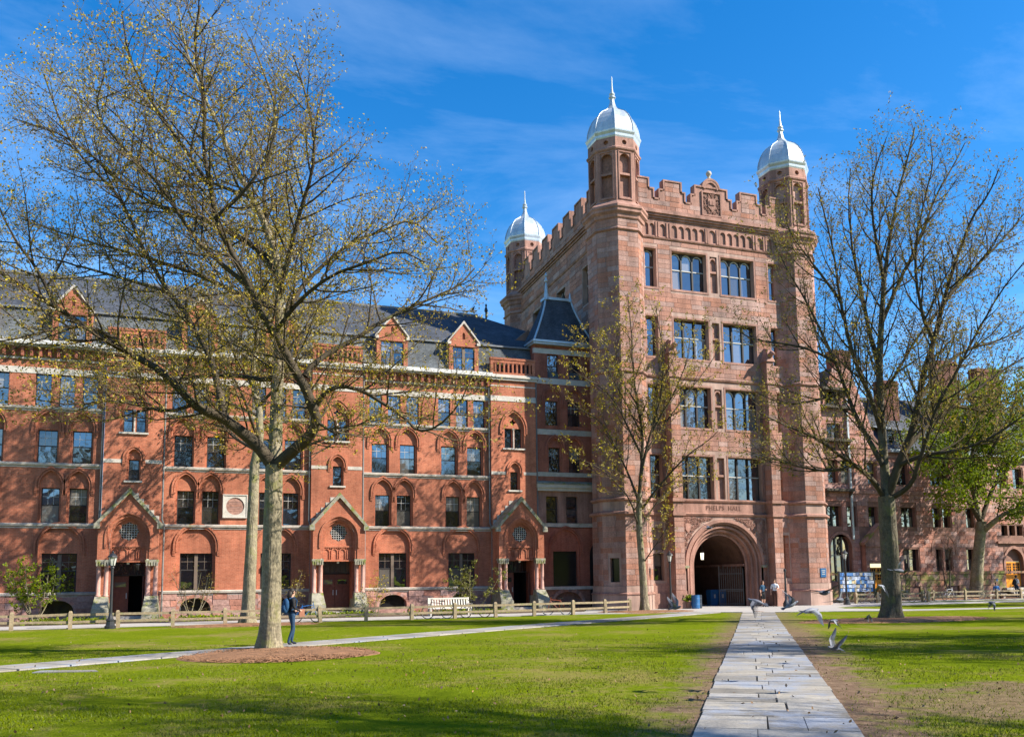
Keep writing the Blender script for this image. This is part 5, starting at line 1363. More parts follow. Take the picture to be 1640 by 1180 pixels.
# ------------------------------------------------------------------ trees
def tubes(name, polys, sides, m, parent, kind=None):
    """many tapered tubes in one mesh; polys = [(pts, radii), ...]"""
    V, Fc = [], []; base = 0
    groups = {}
    for p, r_ in polys: groups.setdefault(len(p), []).append((p, r_))
    for k, lst in groups.items():
        P = np.array([a for a, _ in lst], float); Rr = np.array([b for _, b in lst], float)
        n = len(lst)
        t = np.empty_like(P); t[:, 1:-1] = P[:, 2:] - P[:, :-2]; t[:, 0] = P[:, 1] - P[:, 0]; t[:, -1] = P[:, -1] - P[:, -2]
        t /= np.linalg.norm(t, axis=2, keepdims=True) + 1e-9
        ref = np.where(np.abs(t[:, :1, 2:3]) < .9, np.array([0, 0, 1.0]), np.array([1.0, 0, 0]))
        u = np.cross(t, np.broadcast_to(ref, t.shape)); u /= np.linalg.norm(u, axis=2, keepdims=True) + 1e-9
        w = np.cross(t, u)
        a = 2 * np.pi * np.arange(sides) / sides
        ring = P[:, :, None] + Rr[:, :, None, None] * (u[:, :, None] * np.cos(a)[None, None, :, None] + w[:, :, None] * np.sin(a)[None, None, :, None])
        V.append(ring.reshape(-1, 3))
        i = np.arange(n)[:, None, None] * (k * sides) + np.arange(k - 1)[None, :, None] * sides + np.arange(sides)[None, None, :]
        j = np.arange(n)[:, None, None] * (k * sides) + np.arange(k - 1)[None, :, None] * sides + ((np.arange(sides) + 1) % sides)[None, None, :]
        Fc.append((np.stack([i, j, j + sides, i + sides], -1) + base).reshape(-1, 4)); base += n * k * sides
    return npmesh(name, np.concatenate(V), np.concatenate(Fc), m, parent, kind, True)
def npmesh(name, V, Q, m, parent, kind=None, smooth=False):
    me = bpy.data.meshes.new(name); k = Q.shape[1]
    me.vertices.add(len(V)); me.vertices.foreach_set('co', V.astype(np.float32).ravel())
    me.loops.add(Q.size); me.loops.foreach_set('vertex_index', Q.astype(np.int32).ravel())
    me.polygons.add(len(Q)); me.polygons.foreach_set('loop_start', np.arange(0, Q.size, k, dtype=np.int32)); me.polygons.foreach_set('loop_total', np.full(len(Q), k, np.int32))
    if smooth: me.polygons.foreach_set('use_smooth', np.ones(len(Q), bool))
    me.update(calc_edges=True); me.materials.append(m)
    return link(name, me, parent, kind)
def leaves(name, pts, size, m, parent, rng, per=2, spread=.02, asp=.5, kind='stuff'):
    P = np.repeat(np.array(pts, float), per, axis=0); n = len(P)
    P = P + rng.normal(0, spread, (n, 3))
    a = rng.normal(0, 1, (n, 3)); a[:, 2] += .4; a /= np.linalg.norm(a, axis=1, keepdims=True)
    b = np.cross(a, rng.normal(0, 1, (n, 3))); b /= np.linalg.norm(b, axis=1, keepdims=True) + 1e-9
    s = size * rng.uniform(.6, 1.35, (n, 1)); a *= s; b *= s * asp
    V = np.stack([P, P + a * .5 + b * .5, P + a, P + a * .5 - b * .5], 1).reshape(-1, 3)
    return npmesh(name, V, np.arange(len(V)).reshape(-1, 4), m, parent, kind)
def rotd(d, ang, az):
    o = d.orthogonal().normalized(); o.rotate(Matrix.Rotation(az, 3, d)); return (d * math.cos(ang) + o * math.sin(ang)).normalized()
def resample(pts, step, rg, jit):
    out = [Vector(pts[0])]
    for a, b in zip(pts, pts[1:]):
        a, b = Vector(a), Vector(b); L_ = (b - a).length; n = max(1, round(L_ / step))
        for k in range(1, n + 1):
            p = a.lerp(b, k / n)
            if k < n: p += Vector((rg.uniform(-1, 1), rg.uniform(-1, 1), rg.uniform(-1, 1))) * jit
            out.append(p)
    return out
def smoothp(pts, n=2):
    pts = [Vector(p) for p in pts]
    for _ in range(n):
        q = [pts[0]]
        for a, b in zip(pts, pts[1:]): q += [a.lerp(b, .25), a.lerp(b, .75)]
        q.append(pts[-1]); pts = q
    return pts
def shoots(rg, pts, r0_, r1_, lvl, C, out, start=.12):
    """side shoots along a branch, recursively; out[level] collects polylines, out['bud'] bud positions"""
    cfg = C[lvl]; L_ = [0.0]
    for a, b in zip(pts, pts[1:]): L_.append(L_[-1] + (b - a).length)
    tot = L_[-1]; s = max(tot * start, .02) + rg.uniform(0, cfg['sp']); az = rg.uniform(0, 6.28); i = 0
    while s < tot:
        while i < len(L_) - 2 and L_[i + 1] < s: i += 1
        f = (s - L_[i]) / max(1e-6, L_[i + 1] - L_[i]); p = pts[i].lerp(pts[i + 1], f); t = (pts[i + 1] - pts[i]).normalized()
        fr = s / tot; loc = r0_ + (r1_ - r0_) * fr
        az += 2.4 + rg.uniform(-.5, .5)
        d = rotd(t, R(rg.uniform(*cfg['ang'])), az)
        if d.z < -.35: d.z *= .3; d.normalize()
        L = cfg['len'] * rg.uniform(.55, 1.15) * (1 - cfg.get('tap', .45) * fr)
        if 'cap' in C and lvl == 0: L = min(L, tot * .7 + .6)
        r_ = min(loc * .6, cfg['r'])
        n = cfg['n']; q = [p]; dd = d.copy()
        for k in range(n):
            dd = dd + Vector((rg.uniform(-1, 1), rg.uniform(-1, 1), rg.uniform(-1, 1))) * cfg['wob'] + Vector((0, 0, cfg['up'])); dd.normalize(); q.append(q[-1] + dd * (L / n))
        rads = [r_ * (1 - .75 * k / n) for k in range(n + 1)]
        out.setdefault(lvl, []).append(([tuple(v) for v in q], rads))
        if lvl + 1 < len([k for k in C if isinstance(k, int)]): shoots(rg, q, rads[0], rads[-1], lvl + 1, C, out)
        else:
            nb = C['buds']; 
            for k in range(nb):
                f2 = max(.1, (k + .6 + rg.uniform(-.35, .35)) / nb) ** .55 * n * .98; j = min(n - 1, int(f2)); out.setdefault('bud', []).append(tuple(q[j].lerp(q[j + 1], f2 - j)))
        s += cfg['sp'] * rg.uniform(.6, 1.4)
    if lvl >= 1: out.setdefault('bud', []).append(tuple(pts[-1]))
def flare_trunk(pts, r0_, r1_, m, parent, seed, flare=.65, sides=24):
    rg = random.Random(seed); s = MB(); pts = resample(smoothp(pts, 1), .22, rg, .006); n = len(pts); ph = [rg.uniform(0, 6.28) for _ in range(4)]
    z0 = pts[0].z
    for i, p in enumerate(pts):
        t = i / (n - 1); r_ = r0_ + (r1_ - r0_) * t; hgt = p.z - z0
        fl = flare * math.exp(-hgt / .38)
        for k in range(sides):
            a = 2 * math.pi * k / sides
            lob = 1 + fl * (.75 + .35 * math.sin(5 * a + ph[0])) + .035 * math.sin(3 * a + ph[1] + hgt * .4) + .03 * math.sin(7 * a + ph[2] - hgt * .7)
            s.v.append((p.x + r_ * lob * math.cos(a), p.y + r_ * lob * math.sin(a), p.z - (.12 if i == 0 else 0)))
    for i in range(n - 1):
        for k in range(sides):
            k2 = (k + 1) % sides; s.f.append((i * sides + k, i * sides + k2, (i + 1) * sides + k2, (i + 1) * sides + k)); s.mi.append(0)
    return s.build('trunk', m, parent, smooth=True)
LIMB = mat('limb_bark', (.08, .064, .044), spec=.1, var=.4, scale=3.0, bump=.8, bscale=25, moss=(.14, .13, .05, 1.6, .57))
def make_tree(name, label, limbs, C, seed, budm, bud_size, barkm=None, per=2, spread=.02, group=None, asp=.5, flare=.65, ext=True):
    rg = random.Random(seed); rng = np.random.default_rng(seed)
    barkm = barkm or BARK
    base = limbs[0][2][0]
    t = thing(name, label, 'tree', (base[0], base[1], gz(base[1])), 0, group)
    flare_trunk(limbs[0][2], limbs[0][0], limbs[0][1], barkm, t, seed, flare)
    out = {}
    for (ra, rb, pts) in limbs[1:]:
        P = smoothp(pts, 1); P = resample(P, .6, rg, .03)
        rad = [ra + (rb - ra) * (k / (len(P) - 1)) ** .8 for k in range(len(P))]
        tubes('limb', [([tuple(v) for v in P], rad)], 10, barkm if ra > .205 else LIMB, t)
        shoots(rg, P, ra, rb, 0, C, out)
    for lvl in (0, 1, 2, 3):
        if lvl in out: out.setdefault('poly', []); 
    big = out.get(0, [])
    small = [q for l in (1, 2, 3) for q in out.get(l, [])]
    tubes('boughs', big, 5, LIMB, t, 'stuff')
    tubes('twigs', small, 3, TWIG, t, 'stuff')
    if out.get('bud'): leaves('buds', out['bud'], bud_size, budm, t, rng, per, spread, asp)
    print('TREE', name, len(big), len(small), len(out.get('bud', [])) * per)
    return t
T1 = [(0.285, 0.24, [(2.02, 26.03, 0.15), (2.01, 25.85, 1.74), (1.99, 25.65, 3.51), (2.0, 25.52, 4.57), (1.99, 25.43, 5.37)]), (0.2, 0.03, [(2.0, 25.44, 5.31), (1.52, 25.43, 5.94), (1.05, 25.34, 6.3), (0.57, 25.26, 6.65), (0.16, 25.08, 6.74), (-0.2, 24.98, 6.91), (-0.53, 24.84, 7.26), (-1.09, 24.66, 7.75), (-1.71, 24.53, 8.04), (-2.38, 24.42, 8.38), (-2.89, 24.25, 8.67), (-3.52, 24.0, 9.03), (-4.33, 23.71, 9.5), (-5.06, 23.61, 9.81)]), (0.12, 0.02, [(0.63, 25.35, 6.63), (0.52, 25.54, 7.2), (0.35, 25.93, 8.0), (0.12, 26.35, 8.82), (-0.28, 26.74, 9.49), (-0.52, 26.97, 10.07), (-1.02, 27.39, 10.76), (-1.41, 27.77, 11.49), (-1.84, 28.15, 12.31), (-2.31, 28.5, 13.55), (-2.85, 28.8, 14.45), (-3.6, 29.3, 15.25), (-4.43, 29.76, 16.59), (-5.07, 30.0, 18.41)]), (0.19, 0.03, [(2.01, 25.43, 5.31), (2.46, 25.11, 5.75), (2.86, 24.72, 6.07), (3.04, 24.28, 6.47), (2.87, 24.08, 6.91), (2.64, 23.89, 7.38), (2.33, 23.84, 7.84), (2.06, 23.67, 8.29), (1.79, 23.51, 8.69), (1.37, 23.29, 9.19), (1.11, 23.1, 9.75), (0.86, 22.93, 10.2), (0.48, 22.78, 10.77), (0.21, 22.71, 11.34), (0.08, 22.56, 12.09), (-0.14, 22.42, 12.99), (-0.1, 22.26, 14.25), (-0.43, 22.24, 15.52), (-0.31, 21.96, 16.55)]), (0.1, 0.02, [(2.64, 23.86, 7.65), (2.83, 23.86, 7.96), (3.35, 23.94, 8.43), (4.04, 23.97, 8.83), (4.67, 24.0, 9.35), (5.31, 24.04, 9.75), (6.22, 23.98, 10.23), (7.09, 24.03, 10.72), (7.57, 24.01, 11.3)]), (0.08, 0.015, [(2.98, 24.15, 6.89), (3.18, 23.82, 7.23), (3.54, 23.46, 7.37), (4.09, 22.97, 7.14), (4.51, 22.54, 6.76), (5.05, 22.08, 6.29), (5.29, 21.82, 5.89), (5.72, 21.45, 5.96), (6.18, 21.01, 6.48), (6.43, 20.61, 7.22)]), (0.22, 0.02, [(2.02, 25.53, 5.38), (2.04, 25.61, 6.39), (2.04, 25.61, 7.3), (2.08, 25.62, 8.05), (2.1, 25.61, 8.98), (2.08, 25.52, 9.88), (2.02, 25.51, 11.0), (1.91, 25.57, 11.77), (1.64, 25.79, 12.58), (1.28, 25.93, 13.41), (0.73, 26.12, 14.44), (0.26, 26.24, 15.7), (-0.34, 26.43, 16.88), (-0.78, 26.44, 18.19), (-0.99, 26.48, 19.38)]), (0.09, 0.015, [(2.08, 25.62, 8.05), (1.74, 25.97, 7.92), (1.24, 26.45, 8.12), (0.46, 27.25, 8.3), (-0.43, 28.1, 8.31), (-1.36, 29.08, 8.35), (-2.51, 29.88, 8.69), (-3.7, 30.69, 9.1)]), (0.1, 0.015, [(2.08, 25.52, 9.88), (1.53, 26.09, 10.34), (0.93, 26.69, 10.7), (0.03, 27.48, 11.35), (-0.99, 28.31, 11.92), (-2.43, 29.4, 12.61), (-4.02, 30.43, 13.26), (-5.85, 31.53, 14.1)]), (0.1, 0.015, [(2.02, 25.51, 11.0), (1.4, 26.05, 11.98), (0.52, 26.72, 12.65), (-0.57, 27.56, 13.4), (-1.5, 28.28, 13.77), (-2.4, 28.85, 14.5), (-3.46, 29.52, 15.69), (-4.68, 30.27, 16.7), (-6.13, 31.25, 17.39)]), (0.09, 0.015, [(2.05, 25.46, 10.43), (2.29, 24.92, 11.58), (2.49, 24.42, 12.52), (2.76, 23.89, 13.44), (2.79, 23.56, 14.39), (2.49, 23.32, 15.49), (2.13, 23.23, 16.47)]), (0.09, 0.015, [(2.09, 25.55, 9.52), (2.57, 25.69, 10.55), (3.21, 25.79, 11.42), (4.13, 25.77, 12.31), (5.08, 25.7, 12.8), (6.04, 25.61, 13.3), (6.85, 25.62, 12.59)]), (0.08, 0.015, [(1.94, 25.57, 11.68), (1.56, 26.06, 13.27), (1.73, 26.33, 14.99), (1.98, 26.39, 16.48), (1.5, 26.6, 17.95), (1.12, 26.73, 18.98)]), (0.07, 0.015, [(1.11, 23.1, 9.75), (0.32, 23.0, 10.3), (-0.3, 22.74, 10.79), (-1.06, 22.46, 11.88), (-1.94, 22.36, 12.67), (-2.66, 22.32, 13.49), (-2.39, 22.0, 14.48)]), (0.07, 0.015, [(1.79, 23.51, 8.69), (2.35, 22.69, 9.41), (3.03, 21.86, 9.87), (3.86, 21.11, 10.04), (4.53, 20.53, 10.23), (5.07, 20.16, 9.84)]), (0.06, 0.012, [(0.08, 22.56, 12.09), (-0.66, 22.39, 13.06), (-1.41, 22.33, 14.05), (-1.94, 22.3, 15.08), (-2.12, 22.24, 16.16)]), (0.06, 0.012, [(0.21, 22.71, 11.34), (1.0, 22.02, 11.99), (1.55, 21.49, 12.98), (1.66, 21.21, 14.17)]), (0.06, 0.012, [(1.28, 25.93, 13.41), (-0.05, 26.86, 14.17), (-1.52, 27.7, 15.13), (-2.67, 28.39, 16.5), (-3.83, 28.87, 17.79)]), (0.05, 0.01, [(3.04, 24.28, 6.47), (3.36, 23.88, 6.17), (3.57, 23.51, 5.95), (3.14, 23.39, 5.57), (2.49, 23.44, 5.3)]), (0.06, 0.012, [(-0.2, 24.98, 6.91), (-0.83, 24.81, 6.63), (-1.51, 24.62, 6.73), (-2.18, 24.42, 6.82), (-3.04, 24.33, 6.59), (-3.87, 24.19, 6.67)]), (0.07, 0.012, [(-1.71, 24.53, 8.04), (-2.36, 24.07, 8.53), (-3.18, 23.73, 8.53), (-4.11, 23.58, 8.09), (-4.85, 23.34, 7.81)]), (0.06, 0.012, [(-3.52, 24.0, 9.03), (-3.96, 23.84, 9.94), (-4.52, 23.75, 10.64), (-5.04, 23.69, 11.84)]), (0.06, 0.012, [(-1.02, 27.39, 10.76), (-2.12, 28.16, 11.25), (-3.45, 29.11, 11.82), (-5.0, 30.03, 12.37), (-6.19, 30.74, 12.7)])]
T3 = [(0.235, 0.17, [(25.75, 47.63, -0.0), (25.49, 47.38, 2.95), (25.25, 47.2, 5.22), (25.24, 46.99, 7.11)]), (0.12, 0.02, [(25.24, 46.99, 7.11), (25.33, 46.74, 9.0), (25.46, 46.72, 10.54), (25.17, 46.71, 12.46), (24.78, 46.58, 14.75), (24.65, 46.31, 16.62), (24.46, 46.2, 18.14), (24.33, 46.11, 19.28)]), (0.1, 0.02, [(25.25, 46.89, 7.86), (25.44, 46.27, 9.89), (25.73, 45.78, 11.36), (26.08, 45.21, 13.37), (25.97, 44.88, 15.58), (25.63, 44.73, 17.04), (25.38, 44.58, 18.13)]), (0.09, 0.015, [(25.17, 47.05, 6.73), (24.66, 47.36, 8.48), (24.23, 47.7, 9.66), (23.9, 48.02, 10.67), (23.34, 48.41, 11.81), (22.35, 49.0, 12.54), (21.5, 49.45, 13.17)]), (0.09, 0.015, [(25.4, 47.04, 6.16), (25.96, 46.28, 7.25), (26.79, 45.41, 8.5), (27.43, 44.65, 9.36), (28.3, 43.93, 10.04), (28.69, 43.52, 10.56)]), (0.08, 0.015, [(25.4, 46.69, 9.19), (26.1, 46.72, 10.38), (27.34, 46.52, 11.96), (28.42, 46.39, 13.37), (29.47, 46.19, 14.59), (30.28, 45.97, 15.8)]), (0.08, 0.015, [(25.32, 46.69, 9.38), (24.38, 46.44, 10.83), (23.52, 46.15, 12.26), (22.48, 46.09, 13.32), (21.25, 46.05, 13.8), (20.46, 46.06, 14.31)]), (0.07, 0.015, [(25.17, 46.71, 12.46), (24.33, 47.25, 14.08), (24.05, 47.44, 16.08), (24.29, 47.39, 17.67)]), (0.07, 0.015, [(25.69, 45.96, 10.81), (26.62, 44.85, 12.95), (27.12, 44.14, 14.72), (27.15, 43.75, 16.14)]), (0.07, 0.012, [(25.3, 47.23, 4.84), (26.08, 47.35, 6.0), (27.21, 47.34, 7.19), (28.49, 47.23, 7.79), (29.99, 47.07, 8.21)]), (0.07, 0.012, [(25.26, 47.22, 5.03), (24.51, 46.76, 6.69), (23.42, 46.61, 7.78), (22.21, 46.62, 8.69), (21.03, 46.68, 9.03)]), (0.06, 0.012, [(25.46, 46.72, 10.54), (24.09, 46.43, 12.73), (22.47, 46.39, 15.3), (21.3, 46.5, 16.19)]), (0.05, 0.01, [(25.5, 47.4, 2.76), (25.88, 46.73, 3.69), (26.41, 46.09, 4.79), (26.64, 45.7, 5.52)])]
T4 = [(0.4, 0.34, [(28.6, 30.54, 0.1), (28.54, 30.4, 1.51), (28.45, 30.24, 3.14), (28.33, 30.13, 4.49), (28.26, 30.04, 5.44)]), (0.22, 0.03, [(28.26, 30.06, 5.31), (28.26, 30.08, 6.96), (28.2, 30.05, 8.34), (28.18, 30.0, 9.72), (28.09, 29.87, 11.09), (28.12, 29.64, 13.01), (28.12, 29.31, 14.89), (28.23, 28.95, 16.76), (28.44, 28.55, 18.62), (28.76, 28.14, 20.2), (28.98, 27.92, 21.42)]), (0.2, 0.02, [(28.35, 29.99, 5.58), (28.5, 29.47, 6.89), (28.87, 28.97, 8.19), (28.93, 28.58, 9.49), (28.9, 28.26, 10.51), (29.21, 27.89, 11.8), (29.43, 27.39, 13.58), (29.67, 26.91, 15.08), (30.07, 26.35, 16.82), (30.61, 25.83, 17.76), (30.87, 25.52, 18.74)]), (0.13, 0.02, [(28.41, 30.0, 5.36), (28.51, 29.4, 5.58), (28.62, 28.89, 5.96), (28.57, 28.51, 6.63), (28.6, 27.94, 7.75), (28.61, 27.36, 8.97), (28.98, 26.67, 10.15), (29.33, 25.95, 11.56), (29.89, 25.13, 13.18), (30.44, 24.37, 14.27)]), (0.14, 0.02, [(28.1, 30.09, 5.52), (27.3, 29.87, 6.22), (26.37, 29.72, 6.71), (25.39, 29.5, 7.05), (24.36, 29.38, 7.65), (23.23, 29.32, 7.99), (22.12, 29.25, 8.31), (21.21, 29.22, 8.64)]), (0.13, 0.02, [(28.07, 29.96, 6.8), (27.83, 30.44, 7.97), (27.57, 30.84, 9.0), (27.3, 31.11, 10.32), (27.02, 31.37, 11.66), (26.57, 31.68, 13.15), (26.06, 32.01, 14.68), (25.54, 32.37, 15.93), (24.94, 32.62, 17.46)]), (0.12, 0.02, [(28.17, 30.06, 8.34), (27.38, 29.66, 9.61), (26.61, 29.4, 10.6), (25.84, 29.1, 11.84), (25.21, 28.81, 13.6), (24.7, 28.44, 15.58), (24.15, 28.18, 16.76), (23.69, 27.99, 17.96)]), (0.12, 0.02, [(28.09, 29.87, 11.09), (27.99, 30.24, 12.88), (27.92, 30.48, 14.68), (27.75, 30.72, 16.79), (27.71, 30.81, 18.9), (27.92, 30.74, 20.71)]), (0.12, 0.02, [(28.67, 29.24, 7.41), (30.0, 29.26, 8.57), (31.54, 29.13, 9.47), (32.9, 28.97, 10.37), (34.28, 28.79, 11.29), (36.04, 28.57, 12.24)]), (0.12, 0.02, [(28.45, 29.5, 6.75), (29.04, 28.6, 7.12), (29.88, 27.75, 7.19), (30.64, 27.02, 7.49), (31.37, 26.25, 8.13), (32.19, 25.42, 9.06)]), (0.11, 0.02, [(28.93, 28.58, 9.49), (30.13, 28.51, 10.93), (31.54, 28.43, 11.85), (33.38, 28.24, 12.37), (35.03, 27.98, 13.16)]), (0.1, 0.02, [(28.12, 29.64, 13.01), (29.19, 29.54, 15.09), (30.25, 29.38, 16.89), (31.3, 29.15, 19.3), (32.31, 28.93, 20.84), (32.85, 28.83, 21.79)]), (0.09, 0.015, [(29.21, 27.89, 11.8), (28.15, 27.54, 13.5), (27.67, 27.06, 15.43), (27.75, 26.49, 17.36), (27.91, 26.06, 18.67), (27.69, 25.92, 19.64)]), (0.09, 0.015, [(28.12, 29.31, 14.89), (27.23, 28.8, 16.58), (26.68, 28.24, 18.51), (26.69, 27.81, 19.43), (26.89, 27.41, 20.38)]), (0.09, 0.015, [(29.43, 27.39, 13.58), (31.0, 27.18, 15.05), (32.57, 26.87, 16.52), (33.82, 26.57, 17.98)]), (0.08, 0.015, [(27.02, 31.37, 11.66), (26.32, 32.08, 12.36), (25.41, 32.89, 12.79), (24.42, 33.65, 13.06), (23.75, 34.15, 13.59)]), (0.08, 0.015, [(26.37, 29.72, 6.71), (24.96, 29.63, 6.39), (23.64, 29.56, 6.47), (22.1, 29.54, 6.81), (20.66, 29.6, 7.14)]), (0.07, 0.015, [(27.3, 31.11, 10.32), (26.39, 31.9, 9.99), (25.31, 32.74, 9.8), (24.32, 33.45, 10.47)]), (0.08, 0.015, [(28.18, 30.0, 9.72), (29.3, 29.96, 11.2), (30.48, 29.75, 12.97), (31.96, 29.47, 14.48), (33.58, 29.03, 16.87), (34.32, 28.84, 19.0)]), (0.07, 0.015, [(25.21, 28.81, 13.6), (23.79, 28.72, 15.04), (22.64, 28.68, 16.22), (22.31, 28.45, 17.43)]), (0.07, 0.015, [(31.54, 29.13, 9.47), (33.28, 29.06, 9.27), (35.31, 28.83, 9.63)])]
T5 = [(0.5, 0.38, [(59.44, 54.16, 0.06), (59.51, 53.8, 2.92), (59.65, 53.52, 4.93), (59.71, 53.35, 6.19)]), (0.28, 0.05, [(59.87, 53.38, 5.43), (59.8, 52.25, 6.12), (60.19, 51.39, 6.81), (60.95, 50.43, 7.14), (62.5, 48.96, 7.63)]), (0.26, 0.04, [(59.72, 53.38, 5.93), (59.44, 53.56, 7.98), (59.22, 53.62, 10.02), (59.46, 53.28, 13.07), (60.18, 52.77, 16.13)]), (0.2, 0.04, [(59.61, 53.38, 6.19), (57.78, 52.78, 7.88), (55.69, 52.52, 9.3), (53.78, 52.4, 10.71), (52.96, 52.05, 12.59)]), (0.2, 0.04, [(59.7, 53.32, 6.44), (61.35, 53.49, 9.04), (63.43, 53.29, 11.68), (64.69, 52.95, 14.31), (65.97, 52.61, 16.97)]), (0.15, 0.03, [(59.06, 53.26, 8.96), (59.04, 54.56, 11.69), (58.72, 55.31, 14.42), (58.4, 55.81, 16.62)]), (0.15, 0.03, [(59.61, 53.37, 10.01), (60.0, 51.4, 12.8), (60.22, 49.99, 15.08), (59.87, 49.26, 16.9)]), (0.14, 0.03, [(59.28, 53.65, 9.52), (57.17, 52.37, 13.33), (56.9, 51.28, 16.14)])]
CH = {0: dict(sp=.30, len=2.9, ang=(35, 65), n=6, wob=.16, up=.07, r=.03), 1: dict(sp=.17, len=1.25, ang=(30, 65), n=4, wob=.2, up=.06, r=.012), 2: dict(sp=.125, len=.44, ang=(30, 60), n=2, wob=.2, up=.08, r=.0065), 'buds': 3}
t1 = make_tree('budding_tree', 'large tree with thick grey trunk and forked dark limbs, nearest on the left lawn', T1, CH, 1, BUD, .075, per=1)
C3 = {0: dict(sp=.5, len=2.8, ang=(25, 50), n=6, wob=.14, up=.14, r=.04), 1: dict(sp=.34, len=1.3, ang=(25, 55), n=4, wob=.18, up=.1, r=.014), 2: dict(sp=.26, len=.55, ang=(25, 55), n=2, wob=.2, up=.1, r=.009), 'buds': 3}
t3 = make_tree('budding_tree', 'slender many-stemmed budding tree in front of the left tower turret', T3, C3, 3, BUD, .135, per=2)
BARK_T4 = mat('dark_furrowed_bark', (.125, .105, .07), var=.4, scale=3.0, bump=1.0, bscale=16, bz=.22, fine=.3, moss=(.15, .15, .05, 1.6, .53))
C4 = {0: dict(sp=.4, tap=.78, len=3.7, ang=(25, 50), n=7, wob=.12, up=.12, r=.045), 1: dict(sp=.3, len=1.7, ang=(25, 55), n=4, wob=.16, up=.09, r=.015), 2: dict(sp=.2, len=.65, ang=(25, 55), n=2, wob=.18, up=.08, r=.008), 'buds': 2}
t4 = make_tree('budding_tree', 'big fan-shaped tree with half-shaded trunk on the right lawn', T4, C4, 4, BUD_B, .10, barkm=BARK_T4)
C5 = {0: dict(sp=.42, len=3.6, ang=(30, 75), n=5, wob=.2, up=.03, r=.06), 1: dict(sp=.36, len=1.5, ang=(30, 65), n=3, wob=.2, up=.03, r=.02), 2: dict(sp=.3, len=.7, ang=(30, 60), n=2, wob=.2, up=.05, r=.01), 'buds': 3}
t5 = make_tree('leafing_tree', 'leaning tree in fresh green leaf at the far right before the brownstone hall', T5, C5, 5, LEAF, .25, per=3, spread=.2, asp=.6)
# trees grown by rule: the second trunk behind the first, and those beyond the right edge that cast the lawn's shadows
def rule_limbs(x, y, h, r_, seed, spread=7.0, fork=.30, lean=0.0, nl=15):
    rg = random.Random(seed); z = gz(y); L_ = []
    top = h * .95
    tr = [(x, y, z), (x + lean * .3, y, z + h * .12), (x + lean * .6, y, z + h * fork)]
    L_.append((r_, r_ * .75, tr))
    c = Vector(tr[-1]); led = [c]
    for k in range(1, 7): led.append(Vector((x + lean * (.6 + .15 * k) + rg.uniform(-.3, .3), y + rg.uniform(-.3, .3), z + h * fork + (top - h * fork) * k / 6)))
    L_.append((r_ * .72, .02, [tuple(v) for v in led])); az = rg.uniform(0, 6)
    for k in range(nl):
        f = (k + .3) / nl; s = f * 5.2; i = int(s); p = led[i].lerp(led[i + 1], s - i); az += 2.4
        el = R(12 + 50 * f) ; ln = spread * (1.05 - .62 * f) * rg.uniform(.85, 1.1)
        d = Vector((math.cos(az) * math.cos(el), math.sin(az) * math.cos(el), math.sin(el))); q = [p]
        for j in range(5): d = (d + Vector((rg.uniform(-.16, .16), rg.uniform(-.16, .16), .09))).normalized(); q.append(q[-1] + d * ln / 5)
        L_.append((r_ * .36 * (1 - .55 * f), .015, [tuple(v) for v in q]))
    return L_
C2 = {0: dict(sp=.5, len=2.9, ang=(30, 60), n=5, wob=.15, up=.08, r=.04), 1: dict(sp=.3, len=1.3, ang=(30, 60), n=4, wob=.18, up=.06, r=.014), 2: dict(sp=.2, len=.5, ang=(30, 60), n=2, wob=.18, up=.06, r=.008), 'buds': 3}
t2 = make_tree('budding_tree', 'budding tree with smooth grey trunk standing just behind the nearest left tree', rule_limbs(2.42, 45.4, 22, .32, 22, 7.5, .36, .3, 20), C2, 2, BUD, .13)
Co = {0: dict(sp=.5, len=3.2, ang=(30, 60), n=4, wob=.15, up=.08, r=.045), 1: dict(sp=.36, len=1.5, ang=(30, 60), n=3, wob=.18, up=.06, r=.018), 2: dict(sp=.4, len=.6, ang=(30, 60), n=2, wob=.18, up=.06, r=.012), 'buds': 2}
spots = [((36.5, 3.0), .0, 1.0, 'budding tree off to the right whose shadow crosses the near lawn and path'),
         ((24.5, -6.5), 1.3, .92, 'budding tree beside the camera on the right casting shade over the left foreground'),
         ((17.5, -2.5), 5.6, .9, 'budding tree beside the camera casting thin streaks over the near lawn'),
         ((33, -11), 2.9, 1.0, 'budding tree behind the right foreground casting shade over the grass by the path'),
         ((44, 4.5), .9, 1.0, 'budding tree right of the path whose twigs shade the worn ground'),
         ((52, 13), 2.2, 1.05, 'budding tree farther right whose shadow reaches the middle of the lawn'),
         ((66, 30), 3.3, 1.0, 'budding tree beyond the right edge near the walk'),
         ((45, -7), 4.4, 1.0, 'budding tree well to the right behind the camera line'),
         ((63.5, 41.5), 5.1, .95, 'budding tree beyond the right edge that shades the right turret foot'),
         ((78, 46), .7, .95, 'budding tree far beyond the right edge facing the brownstone hall')]
(px, py), rz, sc, lb = spots[0]
proto = make_tree('budding_tree', lb, rule_limbs(px, py, 23, .42, 31, 8.0, .26, .2, 18), Co, 31, BUD_B, .2, per=3, group='trees outside the right edge of the view')
for (x, y), rz, sc, lb in spots[1:]:
    c = copy_tree(t1 if x < 35 else proto); c.location = (x, y, gz(y) - .1); c.rotation_euler = (0, 0, rz); c.scale = (sc, sc, sc * 1.02); c['label'] = lb; c['group'] = 'trees outside the right edge of the view'

